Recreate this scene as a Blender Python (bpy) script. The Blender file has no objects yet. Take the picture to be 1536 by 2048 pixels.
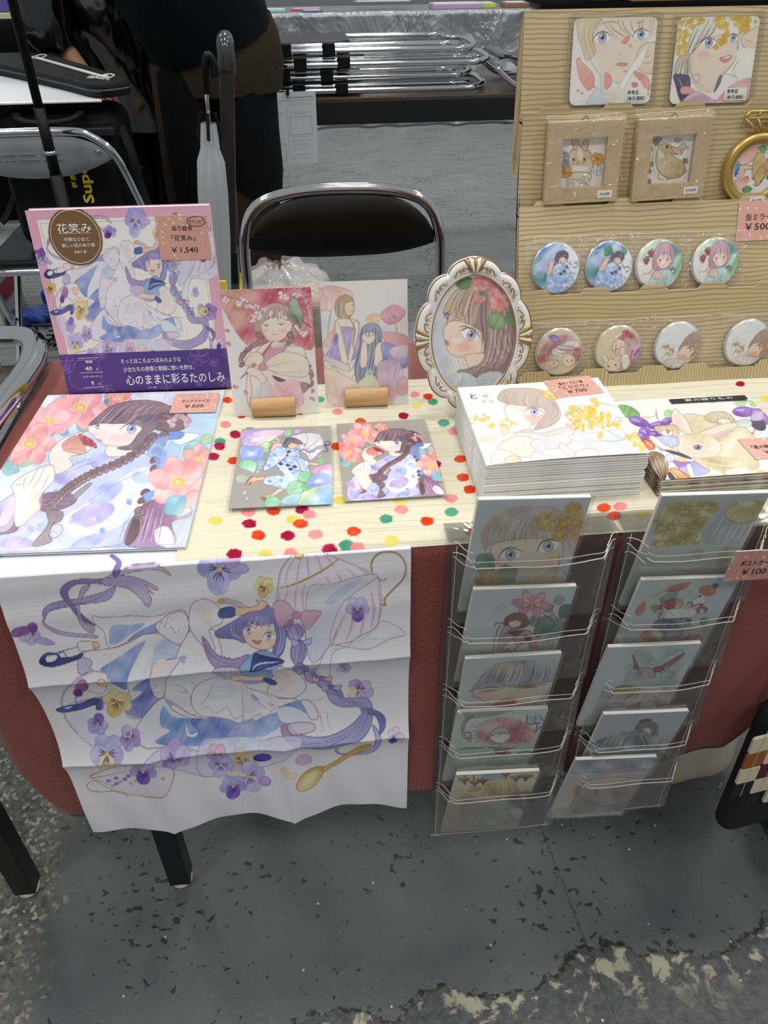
import bpy, bmesh, math, random
import numpy as np
from mathutils import Vector, Matrix

random.seed(7)
SC = bpy.context.scene
COL = SC.collection

# ------------------------------------------------------------------ camera
PITCH, YAW, ROLL, EYE = 0.6465, 0.0925, -0.0103, 1.161
_fw = np.array([math.sin(YAW)*math.cos(PITCH), math.cos(YAW)*math.cos(PITCH), -math.sin(PITCH)])
_r0 = np.cross(_fw, [0, 0, 1.0]); _r0 /= np.linalg.norm(_r0); _u0 = np.cross(_r0, _fw)
_r = _r0*math.cos(ROLL)+_u0*math.sin(ROLL); _u = _u0*math.cos(ROLL)-_r0*math.sin(ROLL)
cam_d = bpy.data.cameras.new('camera'); cam_d.sensor_fit = 'VERTICAL'; cam_d.sensor_height = 36.0
cam_d.lens = 36.0*1536/2048; cam_d.clip_start = 0.02; cam_d.clip_end = 200
cam = bpy.data.objects.new('camera', cam_d); COL.objects.link(cam); SC.camera = cam
_m = Matrix.Identity(4)
for i in range(3):
 _m[i][0] = _r[i]; _m[i][1] = _u[i]; _m[i][2] = -_fw[i]
_m[0][3], _m[1][3], _m[2][3] = 0, 0, EYE
cam.matrix_world = _m

# ------------------------------------------------------------------ world + hall lamps + exposure
SC.view_settings.view_transform = 'Standard'; SC.view_settings.look = 'None'
SC.view_settings.gamma = 1.0; SC.view_settings.use_curve_mapping = False
SC.view_settings.exposure = 0.0
W = bpy.data.worlds.new('world'); SC.world = W; W.use_nodes = True
W.node_tree.nodes['Background'].inputs[0].default_value = (0.93, 0.97, 1.0, 1)
W.node_tree.nodes['Background'].inputs[1].default_value = 0.35
SC.cycles.max_bounces = 4; SC.cycles.diffuse_bounces = 2; SC.cycles.glossy_bounces = 2; SC.cycles.transparent_max_bounces = 12

LAMP_Z = 5.2
LAMPS = [(x, y) for x in (-2.6, 0.5, 3.6) for y in (-1.9, 1.3, 5.2)]
LAMP_W = 59.0

# ------------------------------------------------------------------ helpers
def lin(h):
 if isinstance(h, str):
  h = h.lstrip('#'); c = [int(h[i:i+2], 16)/255 for i in (0, 2, 4)]
 else: c = h
 return tuple((v/12.92 if v <= .04045 else ((v+.055)/1.055)**2.4) for v in c)

def tag(o, label=None, cat=None, group=None, kind=None):
 if label: o['label'] = label
 if cat: o['category'] = cat
 if group: o['group'] = group
 if kind: o['kind'] = kind
 return o

def thing(name, loc, label, cat, group=None):
 o = bpy.data.objects.new(name, None); o.empty_display_size = .02
 o.location = loc; COL.objects.link(o)
 return tag(o, label, cat, group)

def worldloc(o):
 v = Vector((0, 0, 0))
 while o is not None:
  v += Vector(o.location); o = o.parent
 return v

def link(name, me, mat=None, parent=None, loc=None):
 """link a mesh whose vertices are in world space"""
 off = worldloc(parent) if parent is not None else (Vector(loc) if loc is not None else None)
 if off is None:
  n = len(me.vertices); a = np.empty(n*3); me.vertices.foreach_get('co', a); a = a.reshape(-1, 3)
  off = Vector(((a[:, 0].min()+a[:, 0].max())/2, (a[:, 1].min()+a[:, 1].max())/2, a[:, 2].min()))
 me.transform(Matrix.Translation(-off))
 o = bpy.data.objects.new(name, me); COL.objects.link(o)
 if parent is not None: o.parent = parent
 else: o.location = off
 if mat is not None:
  me.materials.clear()
  for m in (mat if isinstance(mat, (list, tuple)) else [mat]): me.materials.append(m)
 return o

def crs(pts, n=6, closed=False):
 """Catmull-Rom through points"""
 P = np.asarray(pts, float); N = len(P)
 if N < 3: return P
 out = []
 rng = range(N) if closed else range(N-1)
 for i in rng:
  if closed: a, b, c, d = P[(i-1) % N], P[i], P[(i+1) % N], P[(i+2) % N]
  else: a, b, c, d = P[max(i-1, 0)], P[i], P[i+1], P[min(i+2, N-1)]
  for k in range(n):
   t = k/n
   out.append(.5*((2*b)+(c-a)*t+(2*a-5*b+4*c-d)*t*t+(-a+3*b-3*c+d)*t**3))
 if not closed: out.append(P[-1])
 return np.array(out)

class MB:
 def __init__(s): s.v = []; s.f = []; s.mi = []; s.cur = 0
 def add(s, vs, fs):
  k = len(s.v); s.v += [tuple(map(float, p)) for p in vs]
  for f in fs: s.f.append(tuple(i+k for i in f)); s.mi.append(s.cur)
  return s
 def box(s, x0, x1, y0, y1, z0, z1):
  return s.add([(x0,y0,z0),(x1,y0,z0),(x1,y1,z0),(x0,y1,z0),(x0,y0,z1),(x1,y0,z1),(x1,y1,z1),(x0,y1,z1)],
      [(0,3,2,1),(4,5,6,7),(0,1,5,4),(1,2,6,5),(2,3,7,6),(3,0,4,7)])
 def obox(s, o, a, b, c):
  """box from corner o with edge vectors a,b,c (right handed)"""
  o, a, b, c = map(np.asarray, (o, a, b, c))
  return s.add([o, o+a, o+a+b, o+b, o+c, o+a+c, o+a+b+c, o+b+c],
      [(0,3,2,1),(4,5,6,7),(0,1,5,4),(1,2,6,5),(2,3,7,6),(3,0,4,7)])
 def tube(s, pts, r, seg=8, closed=False, cap=True, flat=None):
  P = np.asarray(pts, float); N = len(P)
  R = np.full(N, r) if np.isscalar(r) else np.asarray(r, float)
  T = np.zeros_like(P)
  for i in range(N):
   a = P[(i-1) % N] if (closed or i > 0) else P[i]
   b = P[(i+1) % N] if (closed or i < N-1) else P[i]
   T[i] = b-a; T[i] /= (np.linalg.norm(T[i])+1e-12)
  ref = np.array([0, 0, 1.0]) if abs(T[0][2]) < .9 else np.array([1.0, 0, 0])
  u = np.cross(T[0], ref); u /= np.linalg.norm(u)
  vs = []
  for i in range(N):
   u = u-T[i]*(u@T[i]); u /= (np.linalg.norm(u)+1e-12); w = np.cross(T[i], u)
   for k in range(seg):
    a = 2*math.pi*k/seg
    vs.append(P[i]+R[i]*(math.cos(a)*u+math.sin(a)*w*(flat or 1)))
  fs = []
  M = N if closed else N-1
  for i in range(M):
   j = (i+1) % N
   for k in range(seg):
    l = (k+1) % seg
    fs.append((i*seg+k, i*seg+l, j*seg+l, j*seg+k))
  if cap and not closed:
   fs.append(tuple(range(seg))[::-1]); fs.append(tuple((N-1)*seg+k for k in range(seg)))
  return s.add(vs, fs)
 def lathe(s, prof, origin, axis=(0, 0, 1), seg=24):
  ax = np.asarray(axis, float); ax /= np.linalg.norm(ax)
  ref = np.array([1.0, 0, 0]) if abs(ax[0]) < .9 else np.array([0, 1.0, 0])
  u = np.cross(ax, ref); u /= np.linalg.norm(u); w = np.cross(ax, u); o = np.asarray(origin, float)
  vs = []; n = len(prof)
  for r, h in prof:
   for k in range(seg):
    a = 2*math.pi*k/seg; vs.append(o+ax*h+r*(math.cos(a)*u+math.sin(a)*w))
  fs = []
  for i in range(n-1):
   for k in range(seg):
    l = (k+1) % seg; fs.append((i*seg+k, i*seg+l, (i+1)*seg+l, (i+1)*seg+k))
  fs.append(tuple(range(seg))[::-1]); fs.append(tuple((n-1)*seg+k for k in range(seg)))
  return s.add(vs, fs)
 def prism(s, poly, o, ux, uy, nrm, t):
  """extrude a 2D polygon (counter-clockwise seen from +nrm) by t along nrm"""
  o, ux, uy, nrm = (np.asarray(q, float) for q in (o, ux, uy, nrm)); n = len(poly)
  a = [o+p[0]*ux+p[1]*uy for p in poly]; b = [q+nrm*t for q in a]
  fs = [tuple(range(n))[::-1], tuple(range(n, 2*n))]
  fs += [(i, (i+1) % n, n+(i+1) % n, n+i) for i in range(n)]
  return s.add(a+b, fs)
 def grid(s, G, flip=False):
  G = np.asarray(G); n, m = G.shape[:2]
  fs = []
  for i in range(n-1):
   for j in range(m-1):
    q = (i*m+j, i*m+j+1, (i+1)*m+j+1, (i+1)*m+j)
    fs.append(q[::-1] if flip else q)
  return s.add(G.reshape(-1, 3), fs)
 def mesh(s, name, smooth=False):
  me = bpy.data.meshes.new(name); me.from_pydata(s.v, [], s.f); me.update()
  if any(s.mi): me.polygons.foreach_set('material_index', s.mi)
  if smooth: me.polygons.foreach_set('use_smooth', [True]*len(me.polygons))
  return me
 def build(s, name, mat, parent=None, smooth=False, bevel=0, loc=None, auto=None, sub=0, bseg=2):
  me = s.mesh(name, smooth or auto is not None)
  o = link(name, me, mat, parent, loc)
  if auto is not None: me.set_sharp_from_angle(angle=math.radians(auto))
  if bevel:
   b = o.modifiers.new('bevel', 'BEVEL'); b.width = bevel; b.segments = bseg; b.limit_method = 'ANGLE'
  if sub:
   b = o.modifiers.new('sub', 'SUBSURF'); b.levels = sub; b.render_levels = sub
  return o

def rrect(w, h, r, n=5, cx=0, cy=0):
 P = []
 for (x, y, a0) in ((w/2-r, h/2-r, 0), (-w/2+r, h/2-r, 90), (-w/2+r, -h/2+r, 180), (w/2-r, -h/2+r, 270)):
  for k in range(n+1):
   a = math.radians(a0+90*k/n); P.append((cx+x+r*math.cos(a), cy+y+r*math.sin(a)))
 return P

def unit(v): v = np.asarray(v, float); return v/np.linalg.norm(v)

# ------------------------------------------------------------------ materials
MATS = {}
class NT:
 """tiny node builder"""
 def __init__(s, name):
  m = bpy.data.materials.new(name); m.use_nodes = True; s.m = m; s.t = m.node_tree
  s.b = s.t.nodes['Principled BSDF']; s.out = s.t.nodes['Material Output']
 def n(s, typ, ins=None, **props):
  nd = s.t.nodes.new(typ)
  for k, v in props.items(): setattr(nd, k, v)
  for k, v in (ins or {}).items():
   if isinstance(v, bpy.types.NodeSocket): s.t.links.new(v, nd.inputs[k])
   else: nd.inputs[k].default_value = v
  return nd
 def l(s, a, b): s.t.links.new(a, b)
 def math(s, op, a, b=0.0, c=0.0, clamp=False):
  nd = s.n('ShaderNodeMath', operation=op); nd.use_clamp = clamp
  for i, v in enumerate((a, b, c)):
   if isinstance(v, bpy.types.NodeSocket): s.l(v, nd.inputs[i])
   else: nd.inputs[i].default_value = v
  return nd.outputs[0]
 def mix(s, f, a, b, mode='MIX'):
  nd = s.n('ShaderNodeMix', data_type='RGBA', blend_type=mode)
  for i, v in ((0, f), (6, a), (7, b)):
   if isinstance(v, bpy.types.NodeSocket): s.l(v, nd.inputs[i])
   elif i == 0: nd.inputs[0].default_value = v
   else: nd.inputs[i].default_value = (*lin(v), 1)
  return nd.outputs[2]
 def coord(s, which='Object'): return s.n('ShaderNodeTexCoord').outputs[which]
 def noise(s, scale, detail=3, vec=None, rough=.55, dist=0):
  nd = s.n('ShaderNodeTexNoise', {'Scale': scale, 'Detail': detail, 'Roughness': rough, 'Distortion': dist})
  if vec is not None: s.l(vec, nd.inputs['Vector'])
  return nd.outputs['Fac']
 def ramp(s, f, lo, hi):
  nd = s.n('ShaderNodeMapRange', {'From Min': lo, 'From Max': hi}); s.l(f, nd.inputs[0]); nd.clamp = True
  return nd.outputs[0]
 def mapping(s, vec, scale=(1, 1, 1), rot=(0, 0, 0), loc=(0, 0, 0)):
  nd = s.n('ShaderNodeMapping', {'Scale': scale, 'Rotation': rot, 'Location': loc}); s.l(vec, nd.inputs[0]); return nd.outputs[0]
 def bump(s, h, strength=.3, dist=.001):
  nd = s.n('ShaderNodeBump', {'Strength': strength, 'Distance': dist}); s.l(h, nd.inputs['Height'])
  s.l(nd.outputs[0], s.b.inputs['Normal']); return nd
 def set(s, **k):
  names = {'col': 'Base Color', 'rough': 'Roughness', 'metal': 'Metallic', 'spec': 'Specular IOR Level', 'sheen': 'Sheen Weight', 'coat': 'Coat Weight', 'trans': 'Transmission Weight', 'alpha': 'Alpha', 'emit': 'Emission Strength', 'ecol': 'Emission Color'}
  for a, v in k.items():
   sock = s.b.inputs[names[a]]
   if isinstance(v, bpy.types.NodeSocket): s.l(v, sock)
   elif a in ('col', 'ecol'): sock.default_value = (*lin(v), 1)
   else: sock.default_value = v
  return s

def mat(name, col, rough=.5, metal=0, noise=0, nscale=40, bump=0, bscale=200, bdist=.001, **kw):
 if name in MATS: return MATS[name]
 t = NT(name); t.set(rough=rough, metal=metal, **kw)
 if noise:
  f = t.noise(nscale, 4, t.coord())
  c = lin(col); dk = tuple(x*(1-noise) for x in c); lt = tuple(min(1, x*(1+noise)) for x in c)
  nd = t.n('ShaderNodeMix', data_type='RGBA'); t.l(f, nd.inputs[0])
  nd.inputs[6].default_value = (*dk, 1); nd.inputs[7].default_value = (*lt, 1); t.l(nd.outputs[2], t.b.inputs['Base Color'])
 else: t.set(col=col)
 if bump: t.bump(t.noise(bscale, 3, t.coord()), bump, bdist)
 MATS[name] = t.m
 return t.m

def film(name, tint='#ffffff', cloud=0.0, rough=.06, base=.05, edge=.55, bump=0, bscale=60, bdist=.002):
 """thin clear plastic film: see-through with a sheen"""
 if name in MATS: return MATS[name]
 t = NT(name); nt = t.t; nt.nodes.remove(t.b)
 tr = t.n('ShaderNodeBsdfTransparent', {'Color': (*lin(tint), 1)})
 gl = t.n('ShaderNodeBsdfGlossy', {'Color': (1, 1, 1, 1), 'Roughness': rough})
 lw = t.n('ShaderNodeLayerWeight', {'Blend': .5})
 if bump:
  bp = t.n('ShaderNodeBump', {'Strength': bump, 'Distance': bdist}); t.l(t.noise(bscale, 3, t.coord(), dist=.6), bp.inputs['Height'])
  t.l(bp.outputs[0], gl.inputs['Normal']); t.l(bp.outputs[0], lw.inputs['Normal'])
 f = t.math('POWER', lw.outputs['Facing'], 3.0); f = t.math('MULTIPLY_ADD', f, edge, base)
 a = t.n('ShaderNodeMixShader'); t.l(f, a.inputs[0]); t.l(tr.outputs[0], a.inputs[1]); t.l(gl.outputs[0], a.inputs[2])
 res = a
 if cloud:
  df = t.n('ShaderNodeBsdfDiffuse', {'Color': (.8, .82, .82, 1)})
  res = t.n('ShaderNodeMixShader', {'Fac': cloud}); t.l(a.outputs[0], res.inputs[1]); t.l(df.outputs[0], res.inputs[2])
 t.l(res.outputs[0], t.out.inputs[0]); MATS[name] = t.m
 return t.m

def printmat(name, rough=.45, spec=.4, coat=0, weave=0, wscale=900):
 """flat print: colour comes from the sheet's own colour attribute"""
 if name in MATS: return MATS[name]
 t = NT(name); a = t.n('ShaderNodeVertexColor', layer_name='Col')
 t.set(rough=rough, spec=spec, coat=coat); t.l(a.outputs[0], t.b.inputs['Base Color'])
 if weave:
  v = t.coord()
  w1 = t.n('ShaderNodeTexWave', {'Scale': wscale, 'Distortion': 1.0, 'Detail': 1.0}, bands_direction='X'); t.l(v, w1.inputs[0])
  w2 = t.n('ShaderNodeTexWave', {'Scale': wscale, 'Distortion': 1.0, 'Detail': 1.0}, bands_direction='Y'); t.l(v, w2.inputs[0])
  t.bump(t.math('ADD', w1.outputs[1], w2.outputs[1]), weave, .0006)
 MATS[name] = t.m
 return t.m

_TXT = {}
def text(body, h, o, ux, uy, col, parent, name='lettering', w=None, bold=0, align='C', sp=1.0, eps=.0002, mats=None):
 """flat lettering of cap height h centred (or left) at o in the plane ux,uy; if w is given the line is fitted to that width"""
 key = (body, bold, sp)
 if key not in _TXT:
  c = bpy.data.curves.new('t', 'FONT'); c.body = body; c.offset = bold; c.space_character = sp; c.resolution_u = 2
  ob = bpy.data.objects.new('t', c); COL.objects.link(ob); bpy.context.view_layer.update()
  me = bpy.data.meshes.new_from_object(ob.evaluated_get(bpy.context.evaluated_depsgraph_get()))
  n = len(me.vertices); a = np.empty(n*3); me.vertices.foreach_get('co', a)
  a = a.reshape(-1, 3)[:, :2]; F = [tuple(p.vertices) for p in me.polygons]
  bpy.data.objects.remove(ob); bpy.data.curves.remove(c); bpy.data.meshes.remove(me)
  _TXT[key] = (a, F)
 a, F = _TXT[key]
 o, ux, uy = np.asarray(o, float), unit(ux), unit(uy)
 lo, hi = a.min(0), a.max(0)
 sy = h/(hi[1]-lo[1]); sx = sy if w is None else w/(hi[0]-lo[0])
 x = (a[:, 0]-(lo[0] if align == 'L' else (lo[0]+hi[0])/2))*sx; y = (a[:, 1]-(lo[1]+hi[1])/2)*sy
 V = o+np.outer(x, ux)+np.outer(y, uy)+np.cross(ux, uy)*eps
 b = MB(); b.add(V, F)
 return b.build(name, mat('ink_'+col.strip('#'), col, .6), parent)

# ------------------------------------------------------------------ hand-drawn prints
def hom(quad):
 """uv in the sheet (0,0 top-left .. 1,1 bottom-right) -> tracing coordinates"""
 src = [(0, 0), (1, 0), (1, 1), (0, 1)]; A = []; B = []
 for (u, v), (x, y) in zip(src, quad):
  A.append([u, v, 1, 0, 0, 0, -u*x, -v*x]); B.append(x)
  A.append([0, 0, 0, u, v, 1, -u*y, -v*y]); B.append(y)
 h = np.linalg.solve(np.array(A, float), np.array(B, float))
 return np.append(h, 1).reshape(3, 3)

def pts(s):
 if isinstance(s, str):
  a = np.array([float(q) for q in s.replace(',', ' ').split()])
  return a.reshape(-1, 2)
 return np.asarray(s, float)

def rgb(h):
 if not isinstance(h, str): return np.array(h, float)
 h = h.lstrip('#')
 if len(h) == 3: h = ''.join(c*2 for c in h)
 return np.array([int(h[i:i+2], 16)/255 for i in (0, 2, 4)])

class Art:
 def __init__(s, U, V, quad, paper='#f4f2ee', org=(0, 0), k=1.0):
  """U,V: sheet coordinates of each vertex; quad: sheet corners in tracing space (TL,TR,BR,BL);
  drawing coordinates q relate to the tracing space by org + q/k"""
  H = hom(quad); w = H[2, 0]*U+H[2, 1]*V+H[2, 2]
  s.x0 = (H[0, 0]*U+H[0, 1]*V+H[0, 2])/w; s.y0 = (H[1, 0]*U+H[1, 1]*V+H[1, 2])/w
  s.U0, s.V0 = U, V; s.shape = U.shape; s.c = np.ones(U.shape+(3,))*rgb(paper); s.frame(org, k)
  s.rng = np.random.default_rng(5)
 def frame(s, org, k=1.0, k2=None, rot=0):
  x = (s.x0-org[0]); y = (s.y0-org[1]); ca, sa = math.cos(rot), math.sin(rot)
  s.x = (x*ca+y*sa)*k; s.y = (-x*sa+y*ca)*(k2 or k); s.k = k
  s.xf = s.x.ravel(); s.yf = s.y.ravel(); s.cf = s.c.reshape(-1, 3)
  return s
 def aff(s, M, b):
  """drawing coords = M @ tracing + b"""
  s.x = M[0][0]*s.x0+M[0][1]*s.y0+b[0]; s.y = M[1][0]*s.x0+M[1][1]*s.y0+b[1]
  s.k = math.sqrt(abs(M[0][0]*M[1][1]-M[0][1]*M[1][0])); s.xf = s.x.ravel(); s.yf = s.y.ravel(); s.cf = s.c.reshape(-1, 3)
  return s
 def noise(s, x, y, f=.02, ph=0):
  f = f*3/max(s.k, .3)
  return (np.sin(x*f+1.7*np.sin(y*f*.8+ph)+ph)+np.sin(y*f*1.3+1.9*np.sin(x*f*.7+2*ph)+1.3)+.6*np.sin((x+y)*f*2.3+ph*3+2*np.sin(x*f*1.9)))/2.6
 def _sel(s, P, pad):
  x0, y0 = P.min(0)-pad; x1, y1 = P.max(0)+pad
  return np.nonzero((s.xf > x0) & (s.xf < x1) & (s.yf > y0) & (s.yf < y1))[0]
 def f(s, p, col, a=1.0, c2=None, ang=90, e=None, ew=1.0, ea=.8, soft=None, wc=.06, n=4, raw=False, edge=0.0):
  P = pts(p)
  if not raw: P = crs(P, n, True)
  soft = soft or .55*s.k
  I = s._sel(P, max(soft, ew*s.k)+1)
  if not len(I): return s
  x, y = s.xf[I], s.yf[I]; d2 = np.full(len(I), 1e12); ins = np.zeros(len(I), bool)
  Q = np.roll(P, -1, 0)
  for (ax, ay), (bx, by) in zip(P, Q):
   ex, ey = bx-ax, by-ay; L = ex*ex+ey*ey
   if L < 1e-9: continue
   px, py = x-ax, y-ay
   t = np.clip((px*ex+py*ey)/L, 0, 1); dx = px-t*ex; dy = py-t*ey
   np.minimum(d2, dx*dx+dy*dy, out=d2)
   if ay != by:
    c = (ay > y) != (by > y)
    ins ^= c & (x < ex*(y-ay)/(by-ay)+ax)
  d = np.sqrt(d2); sd = np.where(ins, -d, d)
  cov = np.clip(.5-sd/(2*soft), 0, 1)*a
  C = rgb(col)[None, :]
  if c2 is not None:
   dx, dy = math.cos(math.radians(ang)), math.sin(math.radians(ang))
   pr = P[:, 0]*dx+P[:, 1]*dy; t = np.clip(((x*dx+y*dy)-pr.min())/(np.ptp(pr)+1e-6), 0, 1)[:, None]
   C = C*(1-t)+rgb(c2)[None, :]*t
  if wc: C = C+(wc*s.noise(x, y, .03, P[0, 0] % 7))[:, None]*(1.15-C)
  if edge: C = C*(1-edge*np.exp(-(d/(1.6*s.k))**2))[:, None]
  s.cf[I] = s.cf[I]*(1-cov[:, None])+np.clip(C, 0, 1)*cov[:, None]
  if e is not None:
   cv = np.clip(1-(d-ew*s.k*.3)/(.8*s.k), 0, 1)*ea
   s.cf[I] = s.cf[I]*(1-cv[:, None])+rgb(e)*cv[:, None]
  return s
 def l(s, p, col, w=1.0, a=1.0, taper=True, n=4, raw=False):
  P = pts(p)
  if not raw and len(P) > 2: P = crs(P, n)
  w = w*s.k
  I = s._sel(P, w+s.k)
  if not len(I): return s
  x, y = s.xf[I], s.yf[I]; best = np.full(len(I), 1e12); bt = np.zeros(len(I)); N = len(P)-1
  for i in range(N):
   ax, ay = P[i]; ex, ey = P[i+1]-P[i]; L = ex*ex+ey*ey+1e-9
   px, py = x-ax, y-ay; t = np.clip((px*ex+py*ey)/L, 0, 1); d = (px-t*ex)**2+(py-t*ey)**2
   m = d < best; best[m] = d[m]; bt[m] = (i+t[m])/N
  d = np.sqrt(best); ww = w*.5*(.35+.65*np.sin(np.pi*np.clip(bt, .02, .98))) if taper else w*.5
  cv = np.clip((ww-d)/(.7*s.k)+.5, 0, 1)*a
  s.cf[I] = s.cf[I]*(1-cv[:, None])+rgb(col)*cv[:, None]
  return s
 def ls(s, text, col, w=1.0, a=1.0, **k):
  for q in text.split('|'): s.l(q, col, w, a, **k)
  return s
 def fs(s, text, col, **k):
  for q in text.split('|'): s.f(q, col, **k)
  return s
 def el(s, x, y, rx, ry, col, rot=0, n=18, **k):
  t = np.arange(n)*2*math.pi/n; c, q = math.cos(math.radians(rot)), math.sin(math.radians(rot))
  X, Y = rx*np.cos(t), ry*np.sin(t)
  return s.f(np.stack([x+X*c-Y*q, y+X*q+Y*c], 1), col, raw=True, **k)
 def hair(s, ga, gb, n, cols, w=1.2, a=.8, jit=.06):
  """strands interpolated between two guide curves"""
  A, B = crs(pts(ga), 6), crs(pts(gb), 6); m = min(len(A), len(B))
  A = A[np.linspace(0, len(A)-1, m).astype(int)]; B = B[np.linspace(0, len(B)-1, m).astype(int)]
  for i in range(n):
   t = (i+.5)/n+s.rng.uniform(-jit, jit); P = A*(1-t)+B*t
   i0 = int(s.rng.uniform(0, .25)*m); i1 = m-int(s.rng.uniform(0, .3)*m)
   s.l(P[i0:max(i1, i0+3)], cols[i % len(cols)], w*s.rng.uniform(.6, 1.3), a, raw=True)
  return s
 def leaf(s, x, y, L, ang, col, w=.38, vein=True, e='#5f8a84'):
  c, q = math.cos(math.radians(ang)), math.sin(math.radians(ang))
  B = [(0, 0), (.25, -w*.8), (.55, -w), (.85, -w*.45), (1, 0), (.85, w*.45), (.55, w), (.25, w*.8)]
  P = [(x+L*(a*c-b*q), y+L*(a*q+b*c)) for a, b in B]
  s.f(P, col, e=e, ew=.8, ea=.6, wc=.18)
  if vein: s.l([(x, y), (x+L*.95*c, y+L*.95*q)], e, .9, .6)
  return s
 def pansy(s, x, y, r, rot, top, bot, cen='#e8c95a', e='#7d6fb4'):
  for i, (a, d, rx, col) in enumerate(((-125, .55, .55, top), (-55, .55, .55, top), (180, .52, .5, top), (0, .52, .5, top), (90, .5, .6, bot))):
   t = math.radians(a+rot)
   s.el(x+d*r*math.cos(t), y+d*r*math.sin(t), rx*r, rx*r*.86, col, rot=a+rot, e=e, ew=.8, ea=.55, wc=.22)
  for a in (80, 100, 62, 118, 190, 170, 205, -10, 10, -28):
   t = math.radians(a+rot); s.l([(x+.1*r*math.cos(t), y+.1*r*math.sin(t)), (x+.55*r*math.cos(t), y+.55*r*math.sin(t))], '#3a1f5c', max(.9, .06*r/s.k), .8)
  s.el(x, y, .13*r, .1*r, cen, wc=0)
  return s
 def camellia(s, x, y, r, rot=0, col='#f0a9a4', dk='#d9797c', cen='#f0d387', sq=.8):
  for i in range(6):
   t = math.radians(60*i+rot)
   s.el(x+.55*r*math.cos(t), y+.55*r*sq*math.sin(t), .52*r, .46*r*sq, col, rot=60*i+rot, e=dk, ew=.9, ea=.6, wc=.3)
  for i in range(6):
   t = math.radians(60*i+30+rot); s.l([(x+.3*r*math.cos(t), y+.3*r*sq*math.sin(t)), (x+.85*r*math.cos(t), y+.85*r*sq*math.sin(t))], dk, .9, .35)
  s.el(x, y, .26*r, .24*r*sq, cen, wc=.2, soft=.08*r)
  for i in range(9):
   t = i*.7; s.el(x+.16*r*math.cos(t), y+.15*r*sq*math.sin(t), .035*r+.4, .035*r+.4, '#dba53e', wc=0)
  return s
 def sprig(s, x, y, n, R, col='#e9c750', r=5, dk='#b98d2f', sq=.8):
  for i in range(n):
   a = s.rng.uniform(0, 6.28); d = R*math.sqrt(s.rng.uniform(0, 1)); q = r*s.rng.uniform(.7, 1.3)
   s.el(x+d*math.cos(a), y+d*sq*math.sin(a), q, q*.8, col, e=dk, ew=.6, ea=.45, wc=.25, rot=s.rng.uniform(0, 180))
  return s
 def eye(s, x, y, w, h, iris='#7f8fd0', rot=0, lash='#3b2b3f', look=0):
  c, q = math.cos(math.radians(rot)), math.sin(math.radians(rot))
  T = lambda a, b: (x+a*w*c-b*h*q, y+a*w*q+b*h*c)
  s.f([T(-.5, .1), T(-.25, -.38), T(.1, -.5), T(.5, -.1), T(.3, .35), T(-.1, .5)], '#fdfdff', wc=0, soft=.6*s.k)
  ix, iy = T(look, 0)
  s.el(ix, iy, .24*w, .46*h, iris, rot=rot, c2='#cfd6f2', e=lash, ew=.7, ea=.6, wc=0)
  s.el(ix, iy-.05*h, .1*w, .2*h, '#2d2848', rot=rot, wc=0)
  s.el(ix-.08*w, iy-.2*h, .06*w, .1*h, '#ffffff', wc=0)
  s.l([T(-.58, .15), T(-.3, -.42), T(.1, -.55), T(.58, -.15)], lash, max(1.3, .11*h/s.k), .95)
  s.l([T(-.3, .5), T(.1, .58), T(.4, .35)], lash, .8, .5)
  return s

def sheetmesh(name, G, A, mat_, parent=None, loc=None, keep=None, smooth=True):
 """mesh whose vertex grid G (rows x cols x 3) carries the print A as its colour attribute"""
 n, m = G.shape[:2]; me = bpy.data.meshes.new(name)
 idx = np.arange(n*m).reshape(n, m)
 q = np.stack([idx[1:, :-1], idx[1:, 1:], idx[:-1, 1:], idx[:-1, :-1]], -1).reshape(-1, 4)
 me.vertices.add(n*m); me.vertices.foreach_set('co', G.astype(np.float32).ravel())
 me.loops.add(len(q)*4); me.loops.foreach_set('vertex_index', q.astype(np.int32).ravel())
 me.polygons.add(len(q)); me.polygons.foreach_set('loop_start', np.arange(len(q), dtype=np.int32)*4)
 me.update(calc_edges=True)
 if smooth: me.polygons.foreach_set('use_smooth', np.ones(len(q), bool))
 C = np.clip(A.c.reshape(-1, 3), 0, 1); L = np.where(C <= .04045, C/12.92, ((C+.055)/1.055)**2.4)
 at = me.color_attributes.new('Col', 'FLOAT_COLOR', 'POINT')
 at.data.foreach_set('color', np.c_[L, np.ones(len(L))].astype(np.float32).ravel())
 return link(name, me, mat_, parent, loc)

def uvgrid(nu, nv):
 u = np.linspace(0, 1, nu); v = np.linspace(0, 1, nv); return np.meshgrid(u, v)

def discgrid(nr, nt):
 r = np.linspace(0.001, 1, nr); t = np.linspace(0, 2*math.pi, nt); R, T = np.meshgrid(r, -t, indexing='ij')
 return R, T, .5+.5*R*np.cos(T), .5-.5*R*np.sin(T)

def planar(TL, ux, uy, w, h, U, V, bend=None, lift=0):
 """points of a sheet whose top-left corner is TL; ux to the right, uy UP the sheet"""
 TL, ux, uy = np.asarray(TL, float), unit(ux), unit(uy); n = np.cross(ux, uy)
 G = TL+U[..., None]*w*ux-V[..., None]*h*uy+lift*n
 if bend is not None: G = G+bend(U, V)[..., None]*n
 return G

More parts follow.
